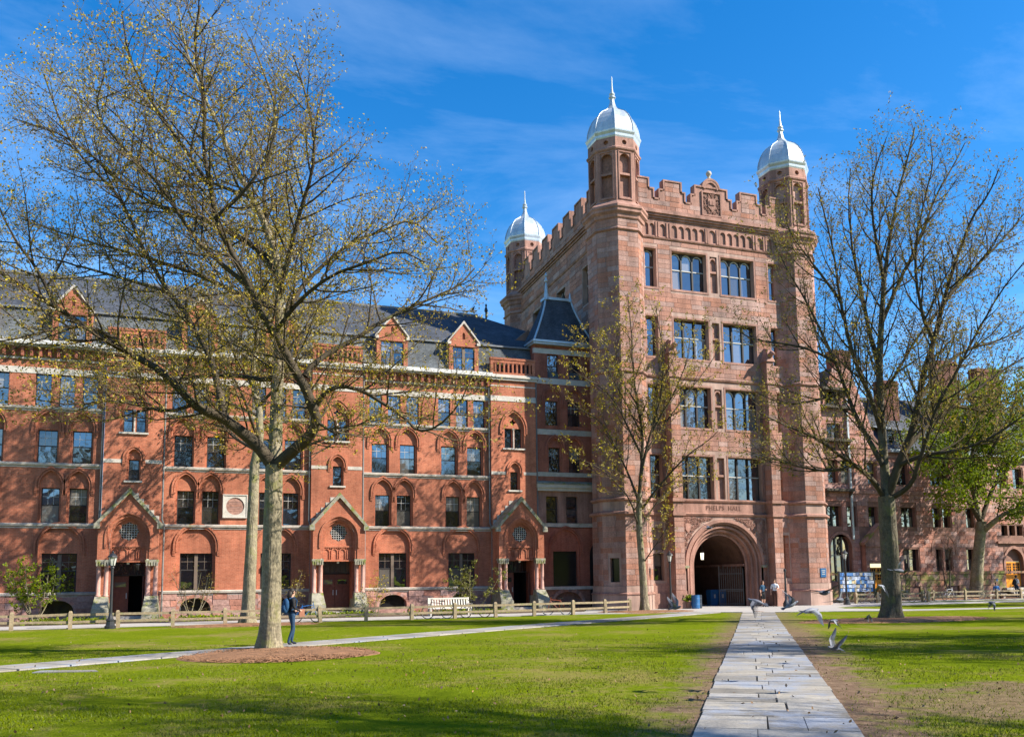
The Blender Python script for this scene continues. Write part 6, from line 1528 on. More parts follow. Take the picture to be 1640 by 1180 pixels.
# ------------------------------------------------------------------ small things
# fences
post_me = MB(); post_me.box(-.085, .085, -.085, .085, -.1, .74); post_me.hexa([(-.085, -.085, .74), (.085, -.085, .74), (.085, .085, .74), (-.085, .085, .74)], [(-.05, -.05, .82), (.05, -.05, .82), (.05, .05, .82), (-.05, .05, .82)])
post_me = post_me.mesh('post', WOOD_F)
rail_me = MB(); rail_me.box(-.5, .5, -.035, .035, -.055, .055); rail_me = rail_me.mesh('rail', WOOD_F)
def fence(label, pts):
    t = thing('wooden_fence', label, 'fence', (pts[0][0], pts[0][1], 0), 0, None)
    for i, (x, y) in enumerate(pts):
        o = link('post', post_me, t); o.matrix_basis = Matrix.Translation((x, y, gz(y) + .0)) @ Matrix.Rotation(rnd.gauss(0, .03), 4, 'Y') @ Matrix.Rotation(rnd.uniform(-.2, .2), 4, 'Z')
        if i:
            a = Vector((*pts[i - 1], gz(pts[i - 1][1]))); b = Vector((x, y, gz(y))); d = b - a
            for z in (.33, .64):
                o = link('rail', rail_me, t); o.matrix_basis = Matrix.Translation((a + b) / 2 + Vector((0, 0, z + rnd.uniform(-.015, .015)))) @ Matrix.Rotation(math.atan2(d.y, d.x), 4, 'Z') @ Matrix.Rotation(rnd.gauss(0, .008), 4, 'Y') @ Matrix.Diagonal((d.length, 1, 1, 1))
    return t
fence('long low two-rail wooden fence between the left lawn and the brick hall', [(-15.1, 44.5), (-12.6, 44.5), (-10.1, 44.5), (-7.72, 44.5), (-5.35, 44.45), (-3.35, 44.45), (-1.0, 44.4), (1.35, 44.4), (3.55, 44.4), (5.83, 44.4), (8.13, 44.45), (10.5, 44.5), (12.85, 44.6), (15.15, 44.7), (17.45, 44.9), (19.9, 45.2), (22.1, 45.6), (24.2, 46.6)])
fence('short run of two-rail wooden fence in front of the notice board', [(43.6, 49.8), (45.6, 49.9), (47.6, 49.9), (49.4, 49.6)])
fence('two-rail wooden fence with parked bicycles at the far right walk', [(49.5, 49.2), (52.0, 51.2), (55.3, 51.35), (58.6, 51.45), (61.2, 51.5), (64.0, 51.6), (66.8, 51.7)])

# lamp posts
def lamp(label, loc, h=3.5, kind=0):
    t = thing('lamp_post', label, 'street lamp', loc, 0, 'black lamp posts'); t_ = h - .62
    s = MB(); s.lathe([(.24, -.05), (.24, .12), (.19, .16), (.17, .34), (.2, .38), (.12, .46), (.085, .6), (.07, .7)], loc, 12); s.build('base', BLACK, t)
    s = MB(); s.lathe([(.07, .7), (.055, t_ - .1), (.09, t_ - .08), (.07, t_)], loc, 10); s.build('pole', BLACK, t)
    s = MB(); s.lathe([(.10, t_ + .02), (.19, t_ + .4)], loc, 6, cap=True); s.build('lamp_glass', mat('lamp_glass', (.55, .55, .5), rough=.15, spec=.8), t, smooth=False)
    s = MB()
    for k in range(6):
        a = 2 * math.pi * k / 6; s.tube([(loc[0] + .105 * math.cos(a), loc[1] + .105 * math.sin(a), loc[2] + t_), (loc[0] + .195 * math.cos(a), loc[1] + .195 * math.sin(a), loc[2] + t_ + .42)], .013, 4)
    s.lathe([(.22, t_ + .4), (.2, t_ + .46), (.1, t_ + .56), (.04, t_ + .6), (.05, t_ + .64), (.01, t_ + .7)], loc, 12); s.lathe([(.06, t_ - .03), (.12, t_ + .02)], loc, 10)
    s.build('lantern_cage', BLACK, t)
lamp('black lamp post before the leftmost gabled porch', (-3.64, 43.9, gz(43.9)), 3.45)
lamp('black lamp post beside the slender tree left of the archway', (27.95, 48.3, 0), 3.6)
lamp('black lamp post by the notice board right of the tower', (41.6, 48.4, 0), 3.7)
lo = (36.05, 47.6, 0)
s = MB(); s.lathe([(.2, -.02), (.2, .25), (.12, .4), (.07, .5), (.055, 2.3), (.09, 2.32), (.08, 2.45), (.02, 2.5)], lo, 12); s.lathe([(.1, 1.0), (.1, 1.08)], lo, 10); tag(s.build('bollard_post', BLACK), 'plain black iron post in front of the right buttress', 'post')
# lantern in the archway
lx, ly, lz = 32.2, 51.3, 0
t = thing('hanging_lantern', 'lit glass lantern hanging inside the archway', 'lantern', (lx, ly, 3.3))
s = MB(); s.tube([(lx, ly, 4.45), (lx, ly, 3.75)], .015, 5); s.lathe([(.02, 3.78), (.16, 3.68), (.17, 3.64)], (lx, ly, 0), 6)
for k in range(6): a = math.pi * k / 3; s.tube([(lx + .155 * math.cos(a), ly + .155 * math.sin(a), 3.64), (lx + .12 * math.cos(a), ly + .12 * math.sin(a), 3.15)], .012, 4)
s.lathe([(.13, 3.12), (.12, 3.16)], (lx, ly, 0), 6); s.build('lantern_cage', BLACK, t)
gm = bpy.data.materials.new('lamp_glow'); gm.use_nodes = True; b_ = gm.node_tree.nodes['Principled BSDF']; b_.inputs['Emission Color'].default_value = (1, .85, .6, 1); b_.inputs['Emission Strength'].default_value = 1.2
s = MB(); s.lathe([(.10, 3.17), (.13, 3.62)], (lx, ly, 0), 6); s.build('lamp_glass', gm, t)

# bins
def barrel(label, x, y, r_, h, m_, cat='bin'):
    s = MB(); s.lathe([(r_ * .92, 0), (r_, .04), (r_, h * .3), (r_ * 1.04, h * .32), (r_, h * .36), (r_, h * .7), (r_ * 1.04, h * .72), (r_, h * .76), (r_, h), (r_ * .9, h), (r_ * .88, h * .5)], (x, y, .03), 18, cap=False); s.lathe([(r_ * .88, h * .5), (.001, h * .5)], (x, y, .03), 18, cap=False)
    return tag(s.build('waste_bin', m_), label, cat)
barrel('round blue metal bin standing left of the archway', 29.78, 48.4, .27, .85, BLUE_P)
barrel('round dark bin just behind the blue one left of the archway', 30.2, 48.8, .26, .85, mat('dark_bin', (.02, .03, .045), rough=.5))
t = thing('planter', 'small clay planter with a low green plant beside the blue bin', 'planter', (29.4, 48.7, 0))
s = MB(); s.lathe([(.18, .0), (.26, .42), (.22, .42), (.2, .38)], (29.4, 48.7, .03), 14); s.build('pot', STONE_BP, t); leaves('leaves', [(29.4 + rnd.gauss(0, .13), 48.7 + rnd.gauss(0, .13), .5 + rnd.random() * .3) for _ in range(160)], .16, LEAF, t, np.random.default_rng(5))
for i, (x, lb) in enumerate(((33.75, 'left of two blue recycling boxes inside the gateway'), (34.4, 'right of two blue recycling boxes inside the gateway'))):
    s = MB(); s.hexa([(x - .27, 52.4, .03), (x + .27, 52.4, .03), (x + .27, 52.9, .03), (x - .27, 52.9, .03)], [(x - .3, 52.35, 1.0), (x + .3, 52.35, 1.0), (x + .3, 52.95, 1.0), (x - .3, 52.95, 1.0)]); s.hexa([(x - .32, 52.33, 1.0), (x + .32, 52.33, 1.0), (x + .32, 52.97, 1.0), (x - .32, 52.97, 1.0)], [(x - .26, 52.4, 1.12), (x + .26, 52.4, 1.12), (x + .26, 52.9, 1.12), (x - .26, 52.9, 1.12)])
    o = tag(s.build('recycling_box', BLUE_P), lb, 'recycling bin', 'blue boxes in the gateway')
    s = MB(); s.box(x - .06, x + .06, 52.33, 52.345, .55, .8); s.build('label_plate', FRAME_W, o)

# bench
t = thing('garden_bench', 'white slatted garden bench facing the left lawn by the brick hall', 'bench', (13.4, 47.6, 0)); BW_ = mat('white_bench_paint', (.56, .53, .46), var=.15, scale=6)
bx0, bx1, by = 12.25, 14.65, 47.6
for i in range(15):
    x = bx0 + .12 + i * (bx1 - bx0 - .24) / 14; s = MB(); s.hexa([(x - .04, by + .28, .5), (x + .04, by + .28, .5), (x + .04, by + .31, .5), (x - .04, by + .31, .5)], [(x - .04, by + .38, .93), (x + .04, by + .38, .93), (x + .04, by + .41, .93), (x - .04, by + .41, .93)]); s.build('back_slat', BW_, t)
s = MB(); s.box(bx0, bx1, by + .36, by + .43, .93, 1.02); s.box(bx0, bx1, by + .26, by + .32, .44, .5); s.build('back_rail', BW_, t)
for i in range(5): s = MB(); s.box(bx0 + .03, bx1 - .03, by - .2 + i * .095, by - .12 + i * .095, .42, .445); s.build('seat_slat', BW_, t)
for x in (bx0, bx1 - .07):
    s = MB(); s.box(x, x + .07, by - .2, by - .13, 0, .66); s.build('leg', BW_, t)
    s = MB(); s.hexa([(x, by + .26, 0), (x + .07, by + .26, 0), (x + .07, by + .33, 0), (x, by + .33, 0)], [(x, by + .37, 1.03), (x + .07, by + .37, 1.03), (x + .07, by + .44, 1.03), (x, by + .44, 1.03)]); s.build('leg', BW_, t)
    s = MB(); s.box(x - .01, x + .08, by - .24, by + .34, .66, .7); s.build('armrest', BW_, t)

# bicycles
RUB = mat('black_rubber', (.02, .02, .02), rough=.8)
CHR = mat('bright_steel', (.6, .6, .6), rough=.3, metal=.9)
def bike(label, loc, rz, cm, group=None):
    t = thing('bicycle', label, 'bicycle', (0, 0, 0), 0, group or 'parked bicycles')
    for x in (-.52, .52):
        s = MB(); s.tube([(x + .33 * math.cos(a * math.pi / 12), 0, .34 + .33 * math.sin(a * math.pi / 12)) for a in range(25)], .018, 5, False); w = s.build('wheel', RUB, t)
        s = MB()
        for k in range(10): a = math.pi * k / 5; s.tube([(x, 0, .34), (x + .315 * math.cos(a), 0, .34 + .315 * math.sin(a))], .003, 3, False)
        s.tube([(x + .31 * math.cos(a * math.pi / 12), 0, .34 + .31 * math.sin(a * math.pi / 12)) for a in range(25)], .009, 4, False); s.build('rim', CHR, w)
    s = MB()
    for a, b in (((-.52, 0, .34), (-.12, 0, .30)), ((-.52, 0, .34), (-.2, 0, .82)), ((-.12, 0, .30), (-.22, 0, .9)), ((-.12, 0, .30), (.36, 0, .78)), ((-.2, 0, .80), (.34, 0, .86))): s.tube([a, b], .017, 6)
    s.tube([(.52, 0, .34), (.42, 0, .62), (.33, 0, .98)], .015, 6); s.build('bicycle_frame', cm, t)
    s = MB(); s.hexa([(-.36, -.07, .9), (-.36, .07, .9), (-.1, .02, .9), (-.1, -.02, .9)], [(-.37, -.08, .95), (-.37, .08, .95), (-.08, .02, .94), (-.08, -.02, .94)]); s.build('saddle', RUB, t)
    s = MB(); s.tube([(.22, -.27, 1.0), (.33, -.18, 1.02), (.33, .18, 1.02), (.22, .27, 1.0)], .014, 6); s.build('handlebar', BLACK, t)
    s = MB(); s.lathe([(.09, -.01), (.09, .01)], (0, 0, 0), 12)
    s.v = [(v[0] - .12, v[2], v[1] + .30) for v in s.v]; s.tube([(-.12, -.03, .30), (-.05, -.06, .17)], .01, 4); s.tube([(-.12, .03, .30), (-.19, .06, .43)], .01, 4); s.build('crank', CHR, t)
    t.location = loc; t.rotation_euler = (R(rnd.uniform(-5, 5)), 0, rz)
    return t
blueM, redM, blkM, whtM, grnM = mat('blue_bike_paint', (.02, .12, .35), rough=.4), mat('rust_red_bike_paint', (.30, .07, .03), rough=.4), mat('black_bike_paint', (.02, .02, .025), rough=.4), mat('white_bike_paint', (.7, .7, .7), rough=.4), mat('grey_bike_paint', (.2, .21, .22), rough=.4)
bike('blue bicycle leaning on the fence right of the nearest trunk', (5.2, 44.85, 0), R(8), blueM)
bike('black bicycle on the fence in front of the left half of the white bench', (12.0, 44.95, 0), R(175), blkM)
bike('black bicycle on the fence in front of the right half of the white bench', (14.1, 45.0, 0), R(-4), blkM)
bike('rust red bicycle on the fence before the right porch of the brick hall', (19.0, 45.4, 0), R(172), redM)
for i, (x, y, a, cm, lb) in enumerate(((45.0, 50.3, 10, grnM, 'grey bicycle under the left end of the notice board'), (46.6, 50.5, -12, blkM, 'black bicycle under the right end of the notice board'), (48.3, 50.2, 160, grnM, 'grey bicycle between notice board and the big right tree'), (51.7, 51.6, 30, blkM, 'black bicycle behind the first post right of the big tree'), (54.2, 51.8, 5, whtM, 'white bicycle leaning on the far right fence left of the bare sapling'), (57.0, 51.95, 170, blkM, 'black bicycle leaning on the far right fence right of the bare sapling'), (62.6, 52.1, 0, whtM, 'white bicycle beside the seated person at the far right'))):
    bike(lb, (x, y, .02), R(a), cm)

# notice board
t = thing('notice_board', 'large free-standing board covered in blue and white posters right of the tower', 'notice board', (45.2, 51.4, 0))
F = front(51.4); s = MB(); s.fbox(F, 43.6, 46.75, .78, 2.25, -.08, 0); s.build('panel', BLACK, t)
for x in (43.6, 46.75): s = MB(); s.fbox(F, x - .05, x + .05, 0, 2.3, -.1, .02); s.build('leg', BLACK, t)
rg = random.Random(9); PC = [mat('poster_' + n, c_, rough=.6, var=.5, scale=3.0 + i * .7, c2=c3, fine=.2, bscale=8) for i, (n, c_, c3) in enumerate((('blue', (.12, .3, .62), (.03, .08, .25)), ('white', (.75, .76, .78), (.3, .4, .6)), ('cyan', (.25, .5, .75), (.6, .65, .7)), ('cream', (.75, .68, .5), (.4, .3, .2)), ('yellow', (.7, .5, .08), (.3, .35, .5)), ('navy', (.04, .08, .2), (.3, .35, .45))))]
for j, z in enumerate((.82, 1.1, 1.38, 1.66, 1.94)):
    x = 43.66
    while x < 46.5:
        w = rg.uniform(.14, .34); w = min(w, 46.7 - x); h = rg.uniform(.2, .27)
        s = MB(); s.fbox(F, x + .01, x + w - .01, z, z + h, .002, .008 + rg.random() * .01); s.build('poster', rg.choice(PC + [PC[1]] * 4 + [PC[0]] * 2), t); x += w

# people
SKIN = mat('skin', (.55, .32, .22), rough=.6, var=.08); HAIR_D = mat('dark_hair', (.025, .018, .014), rough=.6); HAIR_B = mat('brown_hair', (.09, .05, .03), rough=.6)
def cloth(n, c_): return mat(n, c_, rough=.9, var=.2, scale=8, bump=.4, bscale=25)
def person(label, loc, rz, J=None, mats=None, hair=HAIR_D, longhair=False, extra=None, scale=1.0):
    base = dict(pelvis=(0, 0, .95), waist=(0, .0, 1.08), chest=(0, 0, 1.28), neckb=(0, -.01, 1.44), neck=(0, .0, 1.50), jaw=(0, .035, 1.55), head=(0, .015, 1.62), crown=(0, .005, 1.665),
                hipL=(-.09, 0, .90), kneeL=(-.10, .02, .50), ankleL=(-.10, -.02, .09), toeL=(-.11, .13, .035), hipR=(.09, 0, .90), kneeR=(.10, .02, .50), ankleR=(.10, -.02, .09), toeR=(.11, .13, .035),
                shL=(-.165, -.01, 1.40), elL=(-.23, -.04, 1.13), wrL=(-.24, .03, .89), paL=(-.24, .05, .82), shR=(.165, -.01, 1.40), elR=(.23, -.04, 1.13), wrR=(.24, .03, .89), paR=(.24, .05, .82))
    base.update(J or {})
    rad = dict(pelvis=(.145, .115), waist=(.125, .095), chest=(.15, .11), neckb=(.08, .07), neck=(.05, .05), jaw=(.055, .06), head=(.072, .085), crown=(.05, .06), hip=(.085, .09), knee=(.055, .058), ankle=(.04, .042), toe=(.042, .032), sh=(.062, .062), el=(.043, .043), wr=(.028, .028), pa=(.035, .02))
    E_ = [('pelvis', 'waist'), ('waist', 'chest'), ('chest', 'neckb'), ('neckb', 'neck'), ('neck', 'jaw'), ('jaw', 'head'), ('head', 'crown')]
    for s in 'LR': E_ += [('pelvis', 'hip' + s), ('hip' + s, 'knee' + s), ('knee' + s, 'ankle' + s), ('ankle' + s, 'toe' + s), ('chest', 'sh' + s), ('sh' + s, 'el' + s), ('el' + s, 'wr' + s), ('wr' + s, 'pa' + s)]
    names = list(base); V = [Vector(base[n]) for n in names]; Rr = [rad.get(n, rad.get(n[:-1])) for n in names]; E = [(names.index(a), names.index(b)) for a, b in E_]; roots = [0]
    for s in 'LR':
        w, p = Vector(base['wr' + s]), Vector(base['pa' + s]); d = (p - w).normalized(); sd_ = d.cross(Vector((0, 1, 0)) if abs(d.y) < .8 else Vector((0, 0, 1))).normalized(); cu = d.cross(sd_)
        for k, (o_, ln) in enumerate(((-.024, .062), (-.008, .072), (.008, .068), (.023, .052))):
            i0 = len(V); V += [p + sd_ * o_ * .7, p + sd_ * o_ + d * (.02 + ln * .5), p + sd_ * o_ + d * (.015 + ln * .95) + cu * .02]; Rr += [(.009, .009), (.0085, .0085), (.007, .007)]; E += [(i0, i0 + 1), (i0 + 1, i0 + 2)]; roots.append(i0)
        i0 = len(V); V += [w.lerp(p, .6) - sd_ * .015, p - sd_ * .04 + cu * .01, p - sd_ * .045 + d * .03 + cu * .015]; Rr += [(.012, .012), (.0105, .0105), (.009, .009)]; E += [(i0, i0 + 1), (i0 + 1, i0 + 2)]; roots.append(i0)
    i0 = len(V)
    me = bpy.data.meshes.new('tmp'); me.from_pydata([tuple(v) for v in V], E, []); o = bpy.data.objects.new('tmp', me); col.objects.link(o)
    o.modifiers.new('Skin', 'SKIN'); sk = me.skin_vertices[0].data
    for i, r_ in enumerate(Rr): sk[i].radius = r_; sk[i].use_root = i in roots
    ss = o.modifiers.new('Sub', 'SUBSURF'); ss.levels = 2; ss.render_levels = 2
    dg = bpy.context.evaluated_depsgraph_get(); body = bpy.data.meshes.new_from_object(o.evaluated_get(dg)); bpy.data.objects.remove(o); body.name = 'body'
    reg = {'head': ('neck', 'jaw', 'head', 'crown'), 'torso': ('waist', 'chest', 'neckb'), 'hips': ('pelvis',)}
    mt = dict(head=SKIN, torso=SKIN, hips=SKIN, uparm=SKIN, forearm=SKIN, hand=SKIN, thigh=SKIN, shin=SKIN, foot=SKIN); mt.update(mats or {})
    keys = list(mt); body.materials.clear()
    for k in keys: body.materials.append(mt[k])
    seg = []
    def S_(a, b, k): seg.append((Vector(base[a]), Vector(base[b]), keys.index(k)))
    S_('neck', 'jaw', 'head'); S_('jaw', 'crown', 'head'); S_('waist', 'neckb', 'torso'); S_('pelvis', 'pelvis', 'hips'); S_('chest', 'shL', 'torso'); S_('chest', 'shR', 'torso')
    for s in 'LR': S_('hip' + s, 'knee' + s, 'thigh'); S_('knee' + s, 'ankle' + s, 'shin'); S_('ankle' + s, 'toe' + s, 'foot'); S_('sh' + s, 'el' + s, 'uparm'); S_('el' + s, 'wr' + s, 'forearm'); seg.append((Vector(base['wr' + s]), Vector(base['pa' + s]) * 2 - Vector(base['wr' + s]), keys.index('hand')))
    for p in body.polygons:
        c = Vector(p.center); best = (9, 0)
        for a, b, k in seg:
            ab = b - a; tt = 0 if ab.length < 1e-6 else max(0, min(1, (c - a).dot(ab) / ab.length_squared)); dd = (c - a - ab * tt).length
            if dd < best[0]: best = (dd, k)
        p.material_index = best[1]; p.use_smooth = True
    t = thing('person', label, 'person', (0, 0, 0))
    link('body', body, t)
    hd = Vector(base['head']); s = MB(); s.sphere((hd.x, hd.y - .022, hd.z + .022), .098, 14, 9, (.92, 1.0, 1.05)); 
    if longhair: s.tube([(hd.x, hd.y - .06, hd.z + .02), (hd.x, hd.y - .10, hd.z - .12), (hd.x, hd.y - .11, hd.z - .24)], [.085, .075, .03], 10)
    s.v = [v if not (v[1] > hd.y + .045 and v[2] < hd.z + .06) else (v[0], hd.y + .03, v[2]) for v in s.v]; s.build('hair', hair, t, smooth=True)
    s = MB(); s.sphere((hd.x, hd.y + .098, hd.z - .01), .014, 6, 5, (.8, 1.2, 1.3)); s.sphere((hd.x - .078, hd.y, hd.z), .018, 6, 5, (.4, .8, 1.3)); s.sphere((hd.x + .078, hd.y, hd.z), .018, 6, 5, (.4, .8, 1.3)); s.build('face', SKIN, t, smooth=True)
    s = MB(); s.sphere((hd.x - .03, hd.y + .078, hd.z + .015), .012, 6, 5); s.sphere((hd.x + .03, hd.y + .078, hd.z + .015), .012, 6, 5); s.sphere((hd.x, hd.y + .088, hd.z - .045), .016, 6, 4, (1.2, .4, .3)); s.build('eyes_and_mouth', DARK, t)
    if extra: extra(t, base)
    t.location = loc; t.rotation_euler = (0, 0, rz); t.scale = (scale,) * 3
    return t
def backpack(c_):
    def f(t, b):
        s = MB(); s.sphere((0, -.19, 1.2), .2, 12, 9, (.8, .5, 1.2)); s.hexa([(-.12, -.33, 1.0), (.12, -.33, 1.0), (.13, -.2, 1.0), (-.13, -.2, 1.0)], [(-.1, -.3, 1.22), (.1, -.3, 1.22), (.12, -.2, 1.24), (-.12, -.2, 1.24)]); bp = s.build('backpack', c_, t, smooth=True)
        s = MB()
        for x in (-.1, .1): s.tube([(x, -.12, 1.42), (x, .02, 1.47), (x * 1.1, .12, 1.36), (x * 1.2, .1, 1.18), (x * 1.2, -.06, 1.06)], .018, 5)
        s.build('strap', c_, bp)
    return f
def woman_extra(t, b):
    backpack(cloth('blue_backpack_nylon', (.015, .06, .14)))(t, b)
    s = MB(); s.box(-.012, .012, 0, .17, -.13, .10); s.v = [(v[0] + .17, v[1] + .17, v[2] + 1.0) for v in s.v]; s.build('book', mat('tan_folder', (.30, .13, .08)), t)
    s = MB(); h_ = b['head']; s.box(h_[0] - .07, h_[0] + .07, h_[1] + .07, h_[1] + .1, h_[2] + .0, h_[2] + .035); s.build('sunglasses', BLACK, t)
jeans = cloth('blue_denim', (.02, .05, .10)); blackc = cloth('black_cloth', (.02, .02, .022)); shoe = mat('dark_blue_shoe', (.015, .02, .035))
person('woman with dark hair, blue backpack and jeans walking behind the nearest trunk', (2.78, 27.7, gz(27.7)), R(-75),
       dict(kneeL=(-.09, .10, .51), ankleL=(-.09, .04, .11), toeL=(-.09, .2, .04), kneeR=(.09, -.0, .5), ankleR=(.09, -.14, .1), toeR=(.09, -.02, .03), elR=(.24, -.03, 1.15), wrR=(.2, .18, 1.05), paR=(.17, .24, 1.05), elL=(-.24, -.04, 1.15), wrL=(-.2, .16, 1.03), paL=(-.16, .22, 1.03)),
       dict(torso=blackc, uparm=blackc, forearm=blackc, hips=jeans, thigh=jeans, shin=jeans, foot=shoe), longhair=True, extra=woman_extra)
navy, grey_, white_c, brown_c = cloth('navy_top', (.03, .08, .14)), cloth('grey_shorts', (.25, .24, .22)), cloth('white_shirt', (.7, .74, .78)), cloth('brown_trousers', (.08, .035, .025))
person('person in dark blue top and cropped black trousers standing right of the archway', (34.8, 48.3, .03), R(-170), dict(elL=(-.24, .04, 1.15), wrL=(-.1, .2, 1.12), paL=(-.05, .24, 1.14)), dict(torso=navy, uparm=navy, hips=blackc, thigh=blackc, foot=shoe), hair=HAIR_B, longhair=True, scale=.98)
person('person in white shirt and brown trousers standing nearest the right buttress', (35.65, 48.2, .03), R(140), dict(elL=(-.24, .04, 1.15), wrL=(-.12, .22, 1.12), paL=(-.07, .26, 1.14)), dict(torso=white_c, uparm=white_c, forearm=SKIN, hips=brown_c, thigh=brown_c, shin=brown_c, foot=brown_c), hair=HAIR_B, scale=1.03)
person('man in black t-shirt and brown shorts walking at the right edge', (62.6, 51.0, .03), R(-165), dict(kneeL=(-.09, .12, .52), ankleL=(-.09, .18, .12), toeL=(-.09, .33, .08), kneeR=(.09, -.05, .5), ankleR=(.09, -.22, .12), toeR=(.09, -.1, .03)), dict(torso=blackc, uparm=cloth('blue_sleeve', (.04, .15, .35)), hips=brown_c, thigh=brown_c, foot=shoe), scale=1.08)
person('person in white shirt with black bag standing beside the white bicycle', (62.0, 52.5, .03), R(-90), None, dict(torso=white_c, uparm=white_c, hips=jeans, thigh=jeans, shin=jeans, foot=shoe), extra=backpack(blackc), scale=1.05)
person('person in blue jacket sitting low behind the far right fence', (59.6, 52.3, -.42), R(150), dict(kneeL=(-.12, .4, .92), ankleL=(-.1, .42, .5), toeL=(-.1, .56, .46), kneeR=(.12, .4, .92), ankleR=(.1, .42, .5), toeR=(.1, .56, .46), wrL=(-.14, .26, 1.0), paL=(-.1, .33, 1.0), wrR=(.14, .26, 1.0), paR=(.1, .33, 1.0)), dict(torso=cloth('blue_jacket', (.03, .14, .38)), uparm=cloth('blue_jacket', (.03, .14, .38)), forearm=cloth('blue_jacket', (.03, .14, .38)), hips=blackc, thigh=blackc, shin=blackc, foot=shoe))
s = MB(); s.box(58.7, 60.5, 52.1, 52.6, .30, .40); s.box(58.8, 59.0, 52.2, 52.5, 0, .30); s.box(60.2, 60.4, 52.2, 52.5, 0, .30); tag(s.build('low_bench', TRIM), 'low stone bench under the seated person at the far right', 'bench')

# pigeons in flight
PG, PGD, PGW = mat('pigeon_grey', (.085, .095, .125), rough=.6, var=.3, scale=25), mat('pigeon_dark', (.035, .038, .05), rough=.6, var=.3, scale=25), mat('pigeon_pale', (.20, .215, .25), rough=.6, var=.2, scale=25)
def pigeon(label, loc, rz, flap, bank=0, pitch=0, sweep=0.2, pale=0):
    t = thing('pigeon', label, 'bird', (0, 0, 0), 0, 'pigeons flying over the lawn')
    prof = [(-.20, .008), (-.16, .03), (-.10, .052), (-.03, .062), (.04, .058), (.09, .042), (.12, .03), (.145, .028), (.17, .026), (.185, .012), (.192, .004)]
    s = MB(); n = 12
    for y, r_ in prof:
        z = .02 * max(0, (y - .08) * 10) * .6
        for k in range(n): a = 2 * math.pi * k / n; s.v.append((r_ * math.cos(a), y, r_ * .95 * math.sin(a) + z))
    for i in range(len(prof) - 1):
        for k in range(n): k2 = (k + 1) % n; s.f.append((i * n + k, i * n + k2, (i + 1) * n + k2, (i + 1) * n + k)); s.mi.append(0)
    s.build('body', PGW if pale == 2 else PG, t, smooth=True)
    s = MB(); s.tube([(0, .185, .012), (0, .212, .006)], [.007, .002], 5); s.sphere((.021, .165, .018), .005, 5, 4); s.sphere((-.021, .165, .018), .005, 5, 4); s.build('beak_and_eyes', DARK, t)
    s = MB()
    for k in range(-3, 4): a = k * .13; s.hexa([(.015 * k - .012, -.15, -.002), (.015 * k + .012, -.15, -.002), (math.sin(a) * .14 + .015 * k + .016, -.15 - math.cos(a) * .14, -.002), (math.sin(a) * .14 + .015 * k - .016, -.15 - math.cos(a) * .14, -.002)], [(.015 * k - .012, -.15, .002), (.015 * k + .012, -.15, .002), (math.sin(a) * .14 + .015 * k + .016, -.15 - math.cos(a) * .14, .002), (math.sin(a) * .14 + .015 * k - .016, -.15 - math.cos(a) * .14, .002)])
    s.build('tail', PGD, t)
    for sd_ in (-1, 1):
        s = MB(); th = .0025
        def W(u, y):      # bend the wing: inner part at flap, outer part at flap*1.4
            a1, a2 = R(flap), R(flap * 1.35); ui = min(u, .15); uo = max(0, u - .15)
            return (sd_ * (.03 + ui * math.cos(a1) + uo * math.cos(a2)), y + sweep * .1 * u / .3 - uo * sweep, .03 + ui * math.sin(a1) + uo * math.sin(a2))
        s.m = 0
        def LE(u): return .075 + .03 * math.sin(min(1, u / .15) * 1.6) - .35 * max(0, u - .15)
        ns_ = 7
        for j in range(ns_):
            a, b = .24 * j / ns_, .24 * (j + 1) / ns_
            ca, cb_ = .125 * (1 - (a / .27) ** 2), .125 * (1 - (b / .27) ** 2); p = [W(a, LE(a)), W(b, LE(b)), W(b, LE(b) - cb_), W(a, LE(a) - ca)]; s.hexa([(q[0], q[1], q[2] - th) for q in p], [(q[0], q[1], q[2] + th) for q in p])
        s.m = 1
        for j in range(8):      # secondaries
            u_ = .015 + .02 * j; a = W(u_, LE(u_) - .07); b = W(u_ + .008, LE(u_) - .195 + .002 * j); w = .013
            p = [(a[0] - w, a[1], a[2]), (b[0] - w * .8, b[1], b[2]), (b[0] + w * .8, b[1], b[2]), (a[0] + w, a[1], a[2])]; dz = .0008 + .0003 * (j % 2); s.hexa([(q[0], q[1], q[2] - dz) for q in p], [(q[0], q[1], q[2] + dz) for q in p])
        for j in range(10):     # primaries fan out from the hand
            f = j / 9; u_ = .15 + .08 * f; ang = .12 + 1.15 * f; ln = .13 + .065 * f
            a = W(u_, LE(u_) - .05 + .03 * f); b = W(u_ + math.sin(ang) * ln, LE(u_) - .05 + .03 * f - math.cos(ang) * ln); w = .017
            nx_, ny_ = (b[1] - a[1]), -(b[0] - a[0]); q_ = math.hypot(nx_, ny_) or 1; nx_, ny_ = nx_ / q_ * w, ny_ / q_ * w
            p = [(a[0] + nx_ * .6, a[1] + ny_ * .6, a[2]), (b[0] + nx_ * .45, b[1] + ny_ * .45, b[2]), (b[0] - nx_ * .45, b[1] - ny_ * .45, b[2]), (a[0] - nx_ * .6, a[1] - ny_ * .6, a[2])]; s.hexa([(q[0], q[1], q[2] - .001) for q in p], [(q[0], q[1], q[2] + .001) for q in p])
        s.build('wing', [PGW if pale else PG, PG if pale else PGD], t)
    t.location = loc; t.rotation_euler = (R(pitch), R(bank), rz); t.scale = (.66,) * 3
